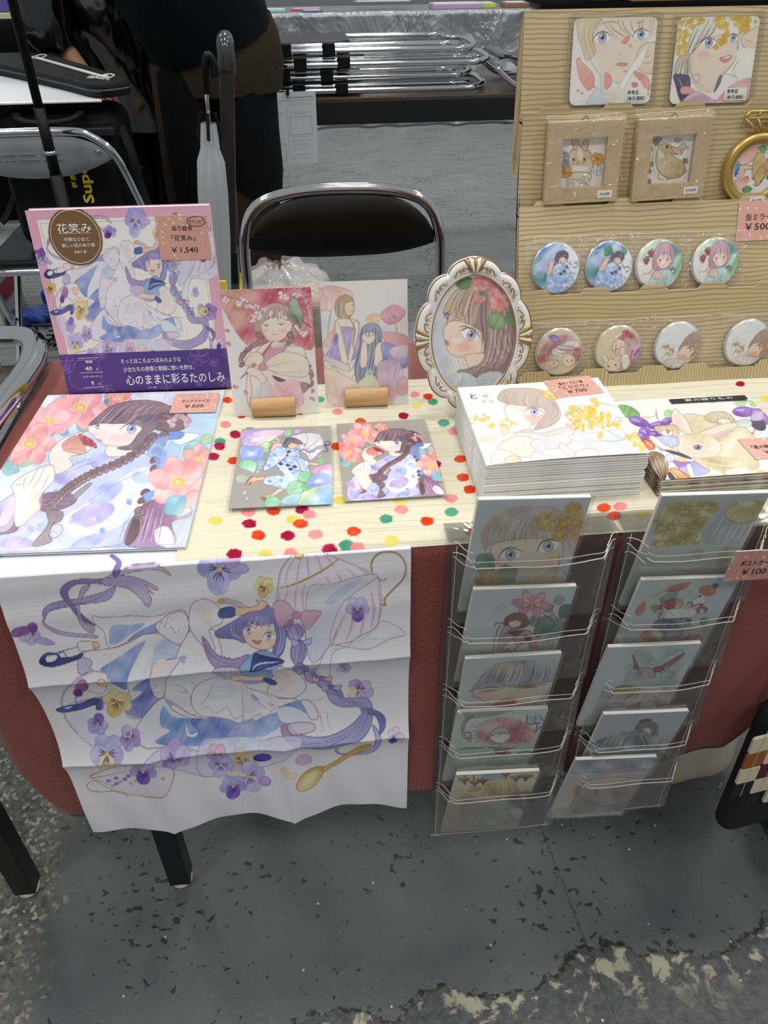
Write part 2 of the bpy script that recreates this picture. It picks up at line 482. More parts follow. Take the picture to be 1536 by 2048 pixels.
# ------------------------------------------------------------------ the drawings (traced by hand as polygons and strokes)
LN = '#7a4f5c'
def girl_art(A):
 """lilac-haired girl with teapot,pansies and teacup (drawing for the hung cloth and the book cover)"""
 L = lambda: A.frame((0,1090),3.472)
 R = lambda: A.frame((400,1080),3.414)
 L(); rb = '#8f89bd'; rd = '#6d66a2'
 A.f('300,545 290,485 340,442 440,420 560,400 700,360 790,325 765,395 700,420 560,442 420,468 335,492 312,530',rb,c2='#a7a1cd',ang=0,e=LN)
 A.f('650,585 560,545 480,462 420,400 408,345 460,292 560,270 700,265 810,240 780,300 640,300 520,310 462,360 482,420 560,500 645,570',rb,c2=rd,ang=120,e=LN)
 A.f('700,265 860,250 980,280 1080,332 1078,352 1000,315 1060,375 1020,355 1046,405 1034,452 1012,448 960,390 860,332 720,312','#a79fce',c2='#c9b6d2',ang=20,e=LN)
 A.f('740,250 860,205 1000,186 1120,195 1180,252 1160,245 1080,212 960,218 860,238 780,262','#c3b6d6',e=LN)
 A.f('690,120 720,118 800,170 824,222 800,252 770,242 772,182 700,132',rd,e=LN)
 A.f('298,545 312,572 400,622 520,642 660,650 662,666 500,662 390,642 312,594 290,556','#b7b0d6',e=LN)
 A.f('560,330 620,310 560,400 548,470 580,560 650,600 640,640 570,600 530,500 536,400','#a59ecb',a=.8,e=LN)
 A.hair('330,480 480,445 640,415 780,350','300,520 420,462 600,430 780,340',5,[rd,'#5a5490'],1.2,.5)
 A.hair('740,280 900,300 1000,360 1030,430','720,300 860,325 950,385 1010,440',5,[rd,'#fff'],1.0,.5)
 A.pansy(205,640,75,200,'#bdb3de','#8a55a8')
 A.f('75,630 110,600 180,590 235,605 190,640 120,665 85,660','#8c4fa0',e='#6b3f88',wc=.2)
 A.f('230,690 300,670 380,705 340,718 260,705','#b3a6dc',e='#7d6fb4')
 # plate rim and pansies round it
 for w,c,a in ((7,'#c9bfe0',.75),(1.2,'#7d6f98',.9)): A.l('650,880 540,930 452,1040 428,1150 462,1260 540,1352 640,1425',c,w,a,taper=False)
 A.l('480,1230 540,1320 640,1390 740,1420','#8f86b8',1.0,.7)
 A.f('480,1240 560,1200 640,1280 700,1400 620,1420 540,1350','#dcd6ec',a=.8)
 # skirts
 W = '#eceaf0'; B1 = '#a9b7df'; B2 = '#7f93cf'
 A.f('640,512 700,522 900,516 1060,526 1180,500 1275,488 1310,620 1225,692 1130,642 1000,642 880,690 760,722 718,622 655,570',W,e=LN)
 A.f('765,592 830,575 900,580 1000,570 960,612 900,645 830,690 760,700',B1,wc=.2); A.f('1000,602 1100,560 1165,532 1110,618 960,652 880,690 930,640',B2,wc=.2)
 A.f('580,770 760,732 900,692 1000,642 1130,642 1222,702 1255,800 1100,900 1060,1000 1132,1100 1000,1224 880,1222 878,1090 900,1000 780,952 742,890 640,872',W,e=LN)
 A.f('700,870 800,800 950,710 1010,690 950,800 900,900 880,1012 800,962 750,900',B1,c2=B2,wc=.2); A.f('920,1010 1030,912 1040,960 1060,1000 1132,1098 1000,1226 884,1210 876,1140 990,1040','#7286c8',c2='#8d93d2',wc=.2)
 A.f('1000,760 1050,730 1000,860 930,960 900,960 950,850','#f0f1f6'); A.f('1090,700 1200,680 1240,780 1120,860 1050,860','#c5d6ee',wc=.15)
 A.f('940,1332 1000,1222 1130,1102 1200,1200 1330,1262 1493,1272 1520,1440 1200,1424 1000,1412','#e6e6f0',e=LN)
 A.f('1110,1290 1130,1160 1200,1240 1330,1262 1510,1276 1510,1400 1250,1418 1080,1392 1180,1330','#86aedd',c2='#7f96d2',wc=.25); A.f('1330,1262 1345,1320 1400,1340 1470,1300 1510,1310 1510,1276','#6d7cc0'); A.f('1290,1290 1320,1360 1400,1335 1350,1370 1300,1360','#eef0f6')
 # apron and frills
 A.f('1170,910 1300,640 1420,620 1500,640 1560,900 1560,1240 1400,1260 1250,1190 1150,1110 1130,1000','#efedf1',e=LN)
 A.f('1075,600 1130,540 1180,512 1270,500 1310,600 1255,712 1180,690','#e9e7ef',e=LN); A.f('1040,960 1080,830 1170,810 1250,810 1160,930 1140,1080 1080,1092','#e6e4ee',e=LN)
 A.f('1060,860 1105,810 1165,815 1150,860 1090,880','#f7e6dc'); A.f('1245,795 1290,785 1285,830 1260,830','#b9b9e2'); A.f('1140,1120 1210,1140 1180,1170','#a8aede',a=.8); A.f('1240,1065 1300,1062 1280,1080','#a8aede',a=.7)
 A.f('1150,1110 1200,1140 1250,1190 1330,1180 1400,1260 1500,1250 1500,1190 1380,1180 1320,1100','#dedceb',a=.8)
 A.ls('1075,600 1090,640 1115,560 1140,600 1165,530 1190,570|1150,620 1190,600 1215,640 1250,600|1040,970 1085,1000 1050,1040 1100,1060 1080,1090|1130,1000 1250,1010 1310,1090 1330,1170|1320,960 1360,1010 1493,1020|1150,1110 1220,1160 1260,1190 1310,1240 1400,1225 1493,1250',LN,1.0,.75)
 # socks and shoes
 A.f('540,700 620,690 680,700 660,740 570,760 545,740','#eee6ea',e=LN); A.f('640,700 672,690 690,720 660,735','#f1c9a6',e=LN); A.f('600,1010 700,1060 745,1000 700,940 620,960','#f0eef3',e=LN); A.f('690,930 740,930 750,990 690,980','#f3d3ae',e=LN)
 A.f('540,850 560,800 640,820 620,880 560,900','#b9b7df',a=.8,e=LN)
 N = '#3d4a86'
 A.f('275,832 290,795 330,768 400,775 430,800 520,790 572,768 560,802 480,832 380,858 310,855',N,c2='#2c376c',e='#2a2d50'); A.f('320,800 350,782 400,788 380,820 330,830',W)
 A.ls('330,795 420,760 540,730|400,790 440,760 480,830',N,2.2,.9)
 A.f('388,1188 440,1166 560,1142 650,1098 708,1108 702,1182 668,1186 660,1150 560,1192 440,1210',N,c2='#4a58a0',e='#2a2d50'); A.f('440,1178 500,1165 480,1185','#c9d2ee')
 A.ls('470,1150 580,1120 690,1080|530,1150 530,1095 620,960',N,2.0,.8); A.f('690,1090 730,1085 720,1170 700,1185','#7a6cb4',a=.7)
 A.el(575,985,45,60,'#a878a8',rot=20,e='#6b3f88',wc=.2); A.el(545,1050,32,38,'#7a4aa4',e='#6b3f88',wc=.2)
 A.pansy(815,1125,105,20,'#e7d59a','#dfc380',cen='#c8862c',e='#a98a4c')
 A.pansy(680,1290,72,190,'#b5b2e4','#7a4cb8'); A.pansy(905,1360,75,150,'#b59bd4','#c9c2e6'); A.el(775,1415,60,45,'#b98cc4',e='#7d6fb4',wc=.2)
 A.pansy(755,1465,112,0,'#c2bce8','#e5dcb4'); A.f('1090,1440 1250,1420 1400,1440 1493,1430 1493,1640 1300,1610 1150,1560 1000,1520','#d9d2ec',a=.75,e='#8a7db4')
 A.pansy(1220,1485,105,30,'#c3b6e4','#b09ad8'); A.pansy(1480,1490,40,0,'#d9a9c4','#c98cb0')
 # teacup
 A.f('640,1632 700,1590 800,1545 940,1520 1060,1530 1200,1580 1212,1650 1172,1740 1100,1772 970,1770 830,1742 720,1690','#eee8f0',c2='#e2d3e2',e='#a07a86',ew=1.0)
 A.l('940,1522 800,1548 690,1596 640,1635 660,1645 760,1615 900,1590','#b08a48',2.4,.9); A.l('1212,1580 1208,1660 1172,1742','#b58a9a',1.2)
 A.l('780,1690 700,1665 640,1680 620,1715 650,1745 720,1750 800,1735 860,1740 910,1770 880,1780','#b98d5a',2.4,.9); A.l('970,1768 1060,1778 1180,1745','#b98d5a',2.0)
 for x,y in ((770,1660),(820,1640),(880,1650),(905,1625),(825,1680)): A.el(x,y,18,13,'#8f7cc8',wc=.2)
 for x,y in ((840,1660),(910,1675),(1130,1630),(790,1690),(940,1655)): A.leaf(x,y,26,30,'#a9c29a',e='#8aa67a',vein=False)
 A.pansy(1005,1585,92,0,'#b7a9e0','#6a4cc0')
 # ---------------- right part
 R()
 A.pansy(128,240,150,5,'#aeabdf','#bdbbe8'); A.f('150,150 250,150 265,215 190,240','#c3a9d6',a=.8,e='#7d6fb4'); A.f('190,245 290,195 332,245 260,265','#c3aee0',a=.9,e='#7d6fb4')
 A.pansy(435,345,66,10,'#e6dc9c','#e3b476',cen='#b0542c',e='#a98a4c')
 # teapot
 P = '530,360 518,440 500,490 560,580 700,600 742,760 900,735 1090,690 1210,602 1242,480 1232,330 1210,270 1100,222 950,168 850,132 700,120 600,172 542,262'
 A.f(P,'#efe8ef',c2='#e3d6e4',e='#8d6a86',ew=1.1)
 for q in ('610,170 560,230 535,340','650,160 600,240 580,335 ','690,150 670,240 660,320','730,140 740,230 745,290','790,140 820,200 830,260','850,140 890,180 905,215','545,380 530,460 540,520','600,360 580,460 590,540','660,340 650,440 660,540','720,325 700,420 715,540','1000,230 1050,260 1070,280','930,250 960,290 960,320','860,280 880,310 890,335','1090,230 1140,250 1170,262'): A.l(q,'#b98fb6',4.6,.45)
 for q in ('1000,520 960,600 900,730','1050,470 1040,600 1000,700','1110,420 1120,560 1090,680','1170,380 1190,500 1170,620','1215,340 1235,470 1215,590','940,620 920,680 900,725'): A.l(q,'#b98fb6',5.5,.5)
 A.l('528,356 640,330 760,280 870,225 952,166','#b08f4a',4.0,.95); A.l('528,348 640,320 760,272 870,215 948,158','#e6d7a4',1.2,.8); A.el(675,140,36,24,'#a88a4a',e='#6d5530',c2='#d9c58c')
 for w,c in ((7.5,'#e6dbe0'),(3.6,'#b3904e'),(1.0,'#7a5f36')): A.l('1180,255 1175,190 1220,135 1290,118 1370,140 1412,210 1390,300 1310,380 1262,430 1270,465 1235,460',c,w,.9,taper=False)
 A.l('1195,270 1250,310 1280,285','#b3904e',3,.9)
 # drapery
 A.f('760,342 900,332 1100,272 1212,264 1180,310 1060,390 960,480 895,650 880,738 790,830 742,800 722,680 722,480','#dfdfea',c2='#d0d3e6',e='#8d7a90'); A.f('860,440 1000,330 1110,280 1060,350 960,430 900,470','#c3c9e2',a=.8); A.f('880,740 1000,735 1080,680 1200,620 1250,575 1350,610 1402,665 1300,690 1150,750 1000,745 900,790 880,1000 800,900','#e3e2ee',a=.9,e='#8d7a90'); A.l('900,760 1040,730 1180,640 1220,620','#a9aed4',1.2,.7); A.l('1080,680 1240,690 1400,668','#a9aed4',1.2,.7)
 A.pansy(1078,495,80,0,'#c3bfe8','#7a50b4'); A.pansy(980,882,50,60,'#bcb8e6','#c9c4ea'); A.pansy(1095,1070,90,140,'#c9b9e4','#b59ad2'); A.f('1000,1060 1050,1035 1080,1075 1040,1110','#ece3b4',a=.8); A.pansy(1335,1355,55,40,'#e4dcea','#5f38b0')
 # far hair strands and spout
 A.f('120,455 150,425 260,450 340,490 420,470 380,520 280,490 170,465','#d3bfd0',e='#9a6f80'); A.el(140,450,25,18,'#d9b06a',e='#9a7a3a')
 # blouse,sleeve and raised arm
 A.f('-60,470 20,432 80,450 130,500 150,590 60,640 100,760 60,780 -30,700 -80,600','#ece8ee',e=LN); A.f('-40,500 60,500 90,600 20,600','#e9cdb6',a=.35)
 A.f('215,500 330,488 400,462 385,440 420,432 460,460 455,530 420,545 350,530 240,545','#f1d3b6',c2='#e7bd98',e=LN); A.f('135,505 225,490 228,550 130,560','#3f5596',e='#2a2d50')
 # hair and face
 H,HD,HL = '#8f87c0','#4f4a86','#cfc9ea'
 A.f('470,470 540,560 580,700 560,780 500,790 480,700 300,720 250,700 120,690 105,650 190,600 260,560 330,520 420,500',H,c2='#7a72b0',e='#4a3f6e')
 A.f('285,600 320,570 420,585 525,575 522,680 490,735 420,758 350,740 300,690','#f4e2d2',c2='#f0d2bf',e=LN)
 A.f('270,600 330,550 460,540 560,560 560,620 500,590 400,600 320,590 285,640',H,wc=.15); A.hair('330,545 300,590 285,620','540,545 545,590 540,620',16,[HD,HL,'#6f68aa'],1.6,.75)
 A.f('505,560 560,560 590,660 560,770 510,790 525,690','#6f79c0',c2='#8f95d2',e='#4a3f6e'); A.hair('150,620 200,690 300,720','260,570 240,650 290,690',7,[HD,HL],1.5,.8)
 A.hair('500,560 540,660 520,780','580,580 580,680 560,770',6,[HD,HL,'#8fb0e0'],1.5,.8)
 A.eye(330,632,62,56,'#9fb2de',-8); A.eye(470,668,68,52,'#9fb2de',5); A.el(318,682,24,14,'#f2b7a4',a=.55,soft=9); A.el(490,715,26,14,'#f2b7a4',a=.55,soft=9)
 A.f('355,700 390,705 418,700 400,722 372,718','#d98f88',e='#7a4038'); A.l('395,655 402,668','#c98f7a',1.0); A.ls('300,600 330,595 350,605|440,635 480,630 520,640',HD,1.2,.8)
 # pink bow and braid
 A.f('505,450 580,445 660,530 640,560 560,610 530,600 505,520','#d9b3c6',c2='#c79ab4',e='#8f5f7c'); A.f('680,530 740,505 828,512 800,560 740,630 700,590','#d3a9c0',e='#8f5f7c'); A.el(662,535,32,26,'#c58fae',e='#8f5f7c'); A.f('620,560 640,580 600,620 585,600','#a5789e',e='#8f5f7c')
 for (x,y,rx,ry,ro) in ((650,650,55,60,70),(672,770,72,55,100),(690,885,58,48,40),(760,960,62,42,60),(845,1010,62,45,40),(920,1085,70,46,40)):
  A.el(x,y,rx,ry,'#9d93c6',rot=ro,e='#4a3f6e',wc=.15)
  c,q = math.cos(math.radians(ro)),math.sin(math.radians(ro))
  for k in (-.6,-.25,.15,.5): A.l([(x-rx*.8*c-k*ry*q,y-rx*.8*q+k*ry*c),(x-k*ry*1.2*q,y+k*ry*1.2*c),(x+rx*.8*c-k*ry*q,y+rx*.8*q+k*ry*c)],HD if k < 0 else '#efe6f0',1.4,.75)
 for x,y,c in ((690,715,'#b9b6e6'),(720,905,'#9fb4e2'),(830,985,'#e2b4c0'),(895,1050,'#b3b6e4')): A.f([(x-60,y-20),(x,y-4),(x+70,y-26),(x+60,y+16),(x,y+8),(x-50,y+30)],c,e='#6a5a86'); A.el(x,y,14,12,'#8f86bc',e='#4a3f6e')
 A.f('880,1090 1000,1120 1120,1120 1175,1160 1180,1260 1130,1340 1000,1400 880,1430 740,1420 620,1390 560,1330 600,1250 620,1310 700,1350 860,1350 1000,1310 1100,1230 1100,1180 960,1180 890,1140','#9a93ca',c2='#b8b2de',ang=200,e='#4a3f6e')
 A.f('560,1270 600,1240 610,1270 600,1310 640,1380 560,1340','#b48fb4',e='#4a3f6e'); A.f('1100,1190 1180,1200 1260,1240 1268,1300 1220,1340 1230,1300 1200,1240 1130,1225','#6f67a8',e='#4a3f6e'); A.f('1180,1290 1232,1340 1225,1430 1150,1490 1000,1502 925,1460 940,1430 960,1480 1100,1480 1180,1430 1200,1360','#a9a3d6',a=.9,e='#4a3f6e')
 A.hair('900,1110 1060,1170 1120,1240 1000,1340 800,1400','960,1130 1120,1160 1150,1240 1080,1330 900,1410',10,[HD,'#d9d4f0','#7a72b4'],1.4,.65); A.hair('560,1340 700,1380 850,1370 1000,1330','580,1370 720,1410 860,1400 1020,1360',6,[HD,'#d9d4f0'],1.2,.6)
 A.ls('700,1130 800,1140 860,1110|780,1150 820,1230|830,1340 820,1230 850,1330|870,1210 880,1290 910,1320','#7a6f90',1.1,.7)
 # left braid tail over shoulder
 A.f('10,690 50,720 110,800 230,820 330,790 340,830 220,880 100,870 40,800','#a58fc0',e='#5a3f6e'); A.hair('20,700 70,800 200,850 320,810','50,720 110,790 220,810 330,790',7,['#5b4a86','#e2d3e6'],1.4,.8)
 # sailor collar,bodice,sleeve and arm
 A.f('270,870 370,780 460,760 560,820 520,900 480,960 420,1000 300,1000','#7fa3d8',c2='#9fb9e4',e=LN); A.f('370,785 420,790 520,800 575,825 470,850 350,900 345,870','#2f3f78',c2='#3f5596',e='#20264a'); A.ls('360,880 380,850 450,830 560,822','#f4f2f8',2.2,.95)
 A.f('90,890 140,870 260,870 275,940 180,960 100,930','#c9c3dc',e=LN); A.ls('130,880 140,940|170,880 175,945|210,875 215,940|245,875 250,930','#8d86a8',1.2,.6)
 A.f('480,880 560,850 640,900 715,990 720,1060 640,1120 540,1110 460,1090 480,1000 520,960','#efe8ea',e=LN); A.f('500,900 570,900 640,980 620,1040 540,1040','#f0dccb',a=.5); A.ls('520,900 560,990|570,880 610,960|520,1060 600,1050','#b9a9b4',1.0,.7)
 A.f('210,960 260,930 330,945 440,940 460,960 420,985 330,985 230,985','#f4d8bc',e=LN); A.f('440,955 500,970 525,1000 490,1015 435,985','#3f5596',e='#2a2d50'); A.ls('230,960 270,945|240,975 300,965|270,985 310,970','#b9826a',1.0,.8)
 # apron over skirt
 A.f('80,970 200,980 280,1000 340,1050 480,1090 560,1120 660,1130 620,1180 520,1240 420,1265 290,1300 200,1280 100,1260 0,1255 -60,1180 -40,1050','#edebf0',e=LN); A.f('0,1080 140,1030 280,1010 240,1100 100,1150','#dcdbe8',a=.7); A.f('290,1060 360,1090 420,1180 300,1230','#e0deea',a=.8); A.f('340,1090 400,1120 370,1140','#a9abde',a=.8); A.f('460,1150 510,1165 490,1175','#a9abde',a=.8)
 A.f('0,1290 120,1260 250,1300 180,1390 0,1400','#7f93cf',wc=.2); A.f('380,1280 470,1230 520,1215 540,1180 620,1150 700,1140 730,1220 640,1270 560,1290 500,1330 390,1370','#7390d0',c2='#a9c6e8',wc=.25); A.f('250,1300 380,1270 385,1370 180,1400','#a3afdc',wc=.2); A.f('530,1190 620,1180 760,1250 690,1290 560,1270','#dfe8f4'); A.f('690,1140 760,1150 810,1240 760,1260 720,1200','#e8e8f0',e=LN)
 A.ls('0,1210 60,1195 100,1240 180,1200 230,1270 290,1250 300,1300 400,1230 440,1250 520,1180 600,1170 660,1130|280,1030 290,1190 290,1290|100,1000 60,1100 0,1180|340,1050 400,1150 470,1200|420,1080 500,1120',LN,1.0,.75)
 A.f('0,1420 140,1380 300,1370 400,1390 560,1350 700,1370 640,1450 560,1520 430,1590 200,1650 0,1630','#d7d0ec',a=.75,e='#8a7db4'); A.f('20,1430 200,1380 400,1375 520,1400 400,1480 200,1460','#cfe0f2',a=.7,wc=.2); A.ls('50,1440 60,1480 90,1440|240,1420 260,1470 300,1420|330,1440 350,1490 380,1440|400,1420 420,1480 450,1430',LN,.9,.6); A.f('600,1290 760,1280 780,1320 640,1350','#d9c9e0',a=.7,e=LN)
 A.pansy(120,1480,70,0,'#d9a9c4','#e4b9cc'); A.pansy(285,1525,92,20,'#e9d0b0','#e9c9a0',e='#b08a6a'); A.el(425,1510,62,34,'#5a3aa8',rot=-10,e='#3a1f70',wc=.2); A.pansy(145,1575,85,10,'#bcb6e8','#c9c4ee'); A.pansy(330,1660,118,-25,'#c9c0ea','#cfc6ec'); A.f('190,1640 240,1620 320,1650 270,1690 210,1680','#efe6b8',a=.8); A.el(445,1690,40,34,'#b38fd6',e='#7d6fb4',wc=.2)
 A.pansy(232,1745,90,0,'#b9b3ea','#6f4fc4'); A.f('655,1510 700,1478 755,1495 762,1540 710,1556 665,1545','#d6b3d6',e='#a98ab4'); A.f('550,1580 590,1565 620,1600 660,1605 650,1640 600,1630 560,1605','#eedcc0',e='#d3b58a')
 A.f('660,1680 700,1620 780,1580 850,1580 830,1650 780,1710 710,1730 665,1715','#c7a24e',c2='#e9d9a0',e='#8a6a2c',ew=1.2); A.f('690,1690 730,1630 810,1600 790,1660 730,1700','#efe3b8',a=.7)
 A.f('845,1585 1000,1490 1100,1420 1160,1405 1165,1430 1090,1480 900,1580 860,1610','#c7a24e',c2='#d9bf78',e='#8a6a2c')
 return A

def D_cloth(A): girl_art(A); A.c[:] = 1-(1-A.c)*.9
def D_book(A):
 # pink striped border
 st = .5+.5*np.sin(np.clip(A.U0,0,1)*2*math.pi*62)
 A.c[:] = rgb('#e6a9c0')*(1-.45*st[...,None])+rgb('#f3cfdc')*(.45*st[...,None])
 inn = (A.U0 > .052) & (A.U0 < .945) & (A.V0 > .048) & (A.V0 < .90); fr = (A.U0 > .062) & (A.U0 < .937) & (A.V0 > .058)
 A.c[inn] = rgb('#f5f1ea'); ring = ((A.U0 > .066) & (A.U0 < .0695) | (A.U0 > .932) & (A.U0 < .9355)) & (A.V0 > .062) | (A.V0 > .062) & (A.V0 < .0655) & (A.U0 > .066) & (A.U0 < .9355)
 A.c[ring] = rgb('#b6b39a')
 bk = np.array([(304.7,537.8),(103,555),(115.6,636),(297,595.6),(403,639),(264,447),(230,690),(170,500)]); cl = np.array([(523,1273),(83.5,1329),(113.8,1432.7),(476,1358),(672,1405),(436.6,1151.8),(420,1500),(195,1240)])
 M,*_ = np.linalg.lstsq(np.c_[bk,np.ones(len(bk))],cl,rcond=None)
 x0,y0 = A.x0.copy(),A.y0.copy(); keep = A.c.copy()
 A.x0,A.y0 = x0*M[0,0]+y0*M[1,0]+M[2,0],x0*M[0,1]+y0*M[1,1]+M[2,1]
 girl_art(A)
 A.c[inn] = 1-(1-A.c[inn])*.84; A.c = np.clip(A.c,0,1)
 A.x0,A.y0 = x0,y0; A.frame((0,380),3.2)
 A.pansy(285,455,45,200,'#bdb3de','#8a55a8'); A.pansy(345,650,35,20,'#e7d59a','#e6b06a',cen='#a03c28',e='#a98a4c'); A.pansy(725,285,42,30,'#b9a9de','#8a55a8'); A.pansy(1340,800,55,100,'#b59ad2','#e6dca4')
def D_band(A):
 A.frame((0,380),3.2); w = '#a892cc'
 def fl(x,y,r,n=5):
  for i in range(n):
   t = 2*math.pi*i/n+.3; P = [(x+r*.5*math.cos(t)+r*.42*math.cos(a),y+r*.5*math.sin(t)+r*.36*math.sin(a)) for a in np.linspace(0,6.28,12)]; A.l(P,w,.8,.8,taper=False,raw=True)
 for x,y,r in ((440,1085,55),(435,1140,35),(660,1040,38),(1265,1065,72),(1360,1105,30),(1430,1240,40),(705,1285,46),(1080,1275,42),(1275,1250,22),(1440,1050,35)): fl(x,y,r)
 A.ls('495,1080 480,1150 460,1165 470,1240 500,1260 530,1275 640,1268 670,1245 668,1160 645,1120 650,1085 620,1070|505,1075 620,1072',w,.9,.8,taper=False)

def pomegranate_girl(A,bg=True):
 """brown-braided girl in lilac kimono biting a pomegranate (drawn in the folder's own tracing frame)"""
 e = '#8a6f78'
 if bg:
  A.f('0,1300 0,160 1600,160 1600,1300','#c9dcf0',c2='#b9cdea',raw=True,wc=.3); A.f('0,700 200,600 500,800 300,1000 0,1100','#d9e4f6',soft=60); A.f('300,180 1000,180 1500,200 1500,330 700,300','#e3dcee',soft=60,wc=.2); A.f('1100,400 1500,300 1500,700 1200,600','#b4d4ea',soft=70)
 for x,y,L,a,c in ((330,255,105,20,'#9fc6bc'),(400,230,70,-30,'#5d93c4'),(700,220,80,30,'#6fa3a8'),(310,450,95,-10,'#6aa6bb'),(420,430,70,25,'#7fb0d2'),(530,395,95,25,'#7fb4b0'),(60,660,130,20,'#8cc0c6'),(30,640,110,-40,'#78aaba'),(150,620,110,20,'#a9cf9f'),(700,200,90,-20,'#b7cf9f')): A.leaf(x,y,L,a,c)
 A.camellia(545,270,175,10,'#f3aeb0','#d87880'); A.camellia(350,360,135,40,'#f1b4bc','#d87880'); A.camellia(230,520,165,0,'#f0a6a8','#d2707a'); A.camellia(800,210,85,20,'#e99c98','#c9686c')
 # back hair,bun,white bow
 A.f('1030,420 1060,300 1160,265 1250,330 1240,420 1150,450','#6a4c50',e='#3f2a30'); A.hair('1050,300 1130,330 1230,420','1060,400 1150,380 1240,340',8,['#a98a86','#3f2a30','#c9b0b8'],1.4,.8)
 A.sprig(1200,370,16,70,'#c9a7b4',20,'#7a5560'); A.f('1190,460 1330,465 1300,500 1200,540 1160,510','#f4f5fa',e='#8d93b8'); A.f('1060,470 1120,450 1230,455 1200,500 1080,495','#6d8fdc',e='#4a5fa8')
 # kimono
 A.f('0,1000 160,850 400,740 600,640 800,610 960,590 1060,680 1040,800 990,880 960,950 860,1060 830,1190 0,1215','#c7cff0',c2='#bcc0ea',e=e,wc=.1)
 A.f('1000,690 1050,760 1010,880 850,1060 600,1130 480,1040 560,960 800,800 900,720','#dfe6fa',wc=.1)
 for x,y,rx,ry,ro,c in ((700,640,100,40,-20,'#aeb4ea'),(480,760,80,45,0,'#a9a4dc'),(740,860,120,60,-30,'#a3b2ec'),(660,1000,150,70,-20,'#b4a3dc'),(960,760,60,40,20,'#b9c9f4'),(330,1060,60,40,10,'#9fb4ee'),(640,1170,110,40,-20,'#9aaaee'),(200,1170,110,40,0,'#b3a3dc'),(60,980,60,60,0,'#b3a3dc'),(30,1120,60,60,0,'#a9b6ee'),(850,650,60,25,0,'#a9b6ea'),(560,1090,70,40,10,'#cfd6f6')): A.el(x,y,rx,ry,c,rot=ro,a=.85,wc=.25,soft=4)
 for x,y in ((880,900),(700,1010),(560,990),(330,1050),(270,1060),(720,1080),(420,830),(650,660)): A.leaf(x,y,45,60,'#93a8e4',vein=False,e='#8b98d8'); A.sprig(x-30,y+20,5,22,'#f4f4fc',5,'#c9c9e8')
 A.ls('830,600 640,660 470,730 410,760|1060,690 820,790 560,960|990,880 880,1040 830,1190|390,1010 180,1210|60,1130 190,1090|820,1050 500,1215','#7f78a8',1.1,.8)
 # obi
 A.f('315,900 360,855 480,850 560,890 520,940 400,975 330,960','#6e4a68',e='#4a2c44'); A.ls('320,905 440,890 550,900|325,930 420,925 520,925|340,955 420,950','#a5849e',1.4,.7); A.f('110,1040 200,1000 200,1090 90,1110','#7a5474',e='#4a2c44'); A.f('540,870 620,800 650,800 560,890','#8f8a8a',e='#5f5a5a')
 A.f('960,960 1060,900 1200,900 1290,970 1260,1020 1160,1050 1180,1190 900,1200 880,1100','#8a5f86',c2='#a582a8',e='#4a2c44'); A.f('1130,960 1230,940 1285,975 1200,1010','#ece2f0'); A.f('1060,1100 1140,1080 1180,1190 1080,1190','#f0eaf4'); A.hair('1000,940 960,1060 920,1190','1130,960 1110,1090 1100,1190',9,['#5b3554','#e6d8ea'],2,.6)
 # face and neck
 A.f('740,540 880,520 940,580 900,620 800,620 735,610','#f1e2dc',e=e); A.f('615,400 700,380 900,380 1020,440 1000,520 900,545 760,545 690,520 640,470 610,440','#f8eee8',c2='#f3ddd6',e='#a5807c')
 A.el(820,490,70,22,'#f0b9b4',a=.5,soft=18); A.el(655,470,25,14,'#f0b9b4',a=.4,soft=12)
 A.eye(890,430,130,62,'#6f86d8',6,'#4a3540'); A.eye(665,402,62,52,'#6f86d8',-5,'#4a3540'); A.l('640,455 655,470','#c98f86',1); A.f('665,498 690,500 700,512 675,512','#e0968e',e='#b06a66')
 # front hair
 A.f('610,400 660,340 740,270 860,230 1000,225 1100,250 1160,300 1060,330 1050,420 1010,450 960,540 880,575 800,560 880,540 930,470 960,420 900,390 760,390 680,385','#8a7078',c2='#6f5a62',e='#3a2a32')
 A.hair('740,275 680,340 640,395','1060,330 1000,380 960,400',26,['#3f2e36','#b79fa2','#5a434b','#d6c4c7'],2.0,.7); A.hair('1040,340 1010,440 900,560','1060,420 980,520 840,570',7,['#2f2028','#b09aa0'],1.8,.7); A.hair('860,235 760,290 700,360','1100,260 1060,300 1040,340',16,['#a58c90','#4a3840','#ddd0d3'],1.5,.6)
 A.f('915,345 1040,330 1030,400 960,385','#4a4c70',a=.55)
 # braids
 def braid(P,w):
  Q = crs(pts(P),8); step = max(1,len(Q)//int(np.sum(np.hypot(*np.diff(Q,axis=0).T))/(w*1.05)))
  for i in range(0,len(Q)-1,step):
   d = Q[min(i+1,len(Q)-1)]-Q[max(i-1,0)]; an = math.degrees(math.atan2(d[1],d[0]))
   for s in (-1,1): A.el(Q[i][0]-s*w*.28*math.sin(math.radians(an)),Q[i][1]+s*w*.28*math.cos(math.radians(an)),w*.62,w*.36,'#75585e' if s > 0 else '#8d7076',rot=an+s*32,e='#3a262c',n=10,wc=.1)
 braid('1040,480 960,570 820,660 660,730 540,800 470,860 400,940',42); braid('1110,470 1060,580 1050,700 1070,760',46); braid('1000,860 970,950 950,1040',48)
 A.f('370,960 430,970 480,980 470,1030 420,1060 400,1110 420,1160 340,1190 300,1180 360,1100 390,1040','#75606a',e='#3a262c'); A.hair('390,980 400,1060 320,1180','470,990 420,1060 390,1170',7,['#3a262c','#b9a6ac'],1.6,.8); A.l('420,1060 470,1060 480,1100 440,1140 400,1130 420,1100 450,1110','#6a525c',2,.8)
 A.f('920,1040 960,1040 950,1130 900,1190 880,1160','#5a3f48',e='#3a262c')
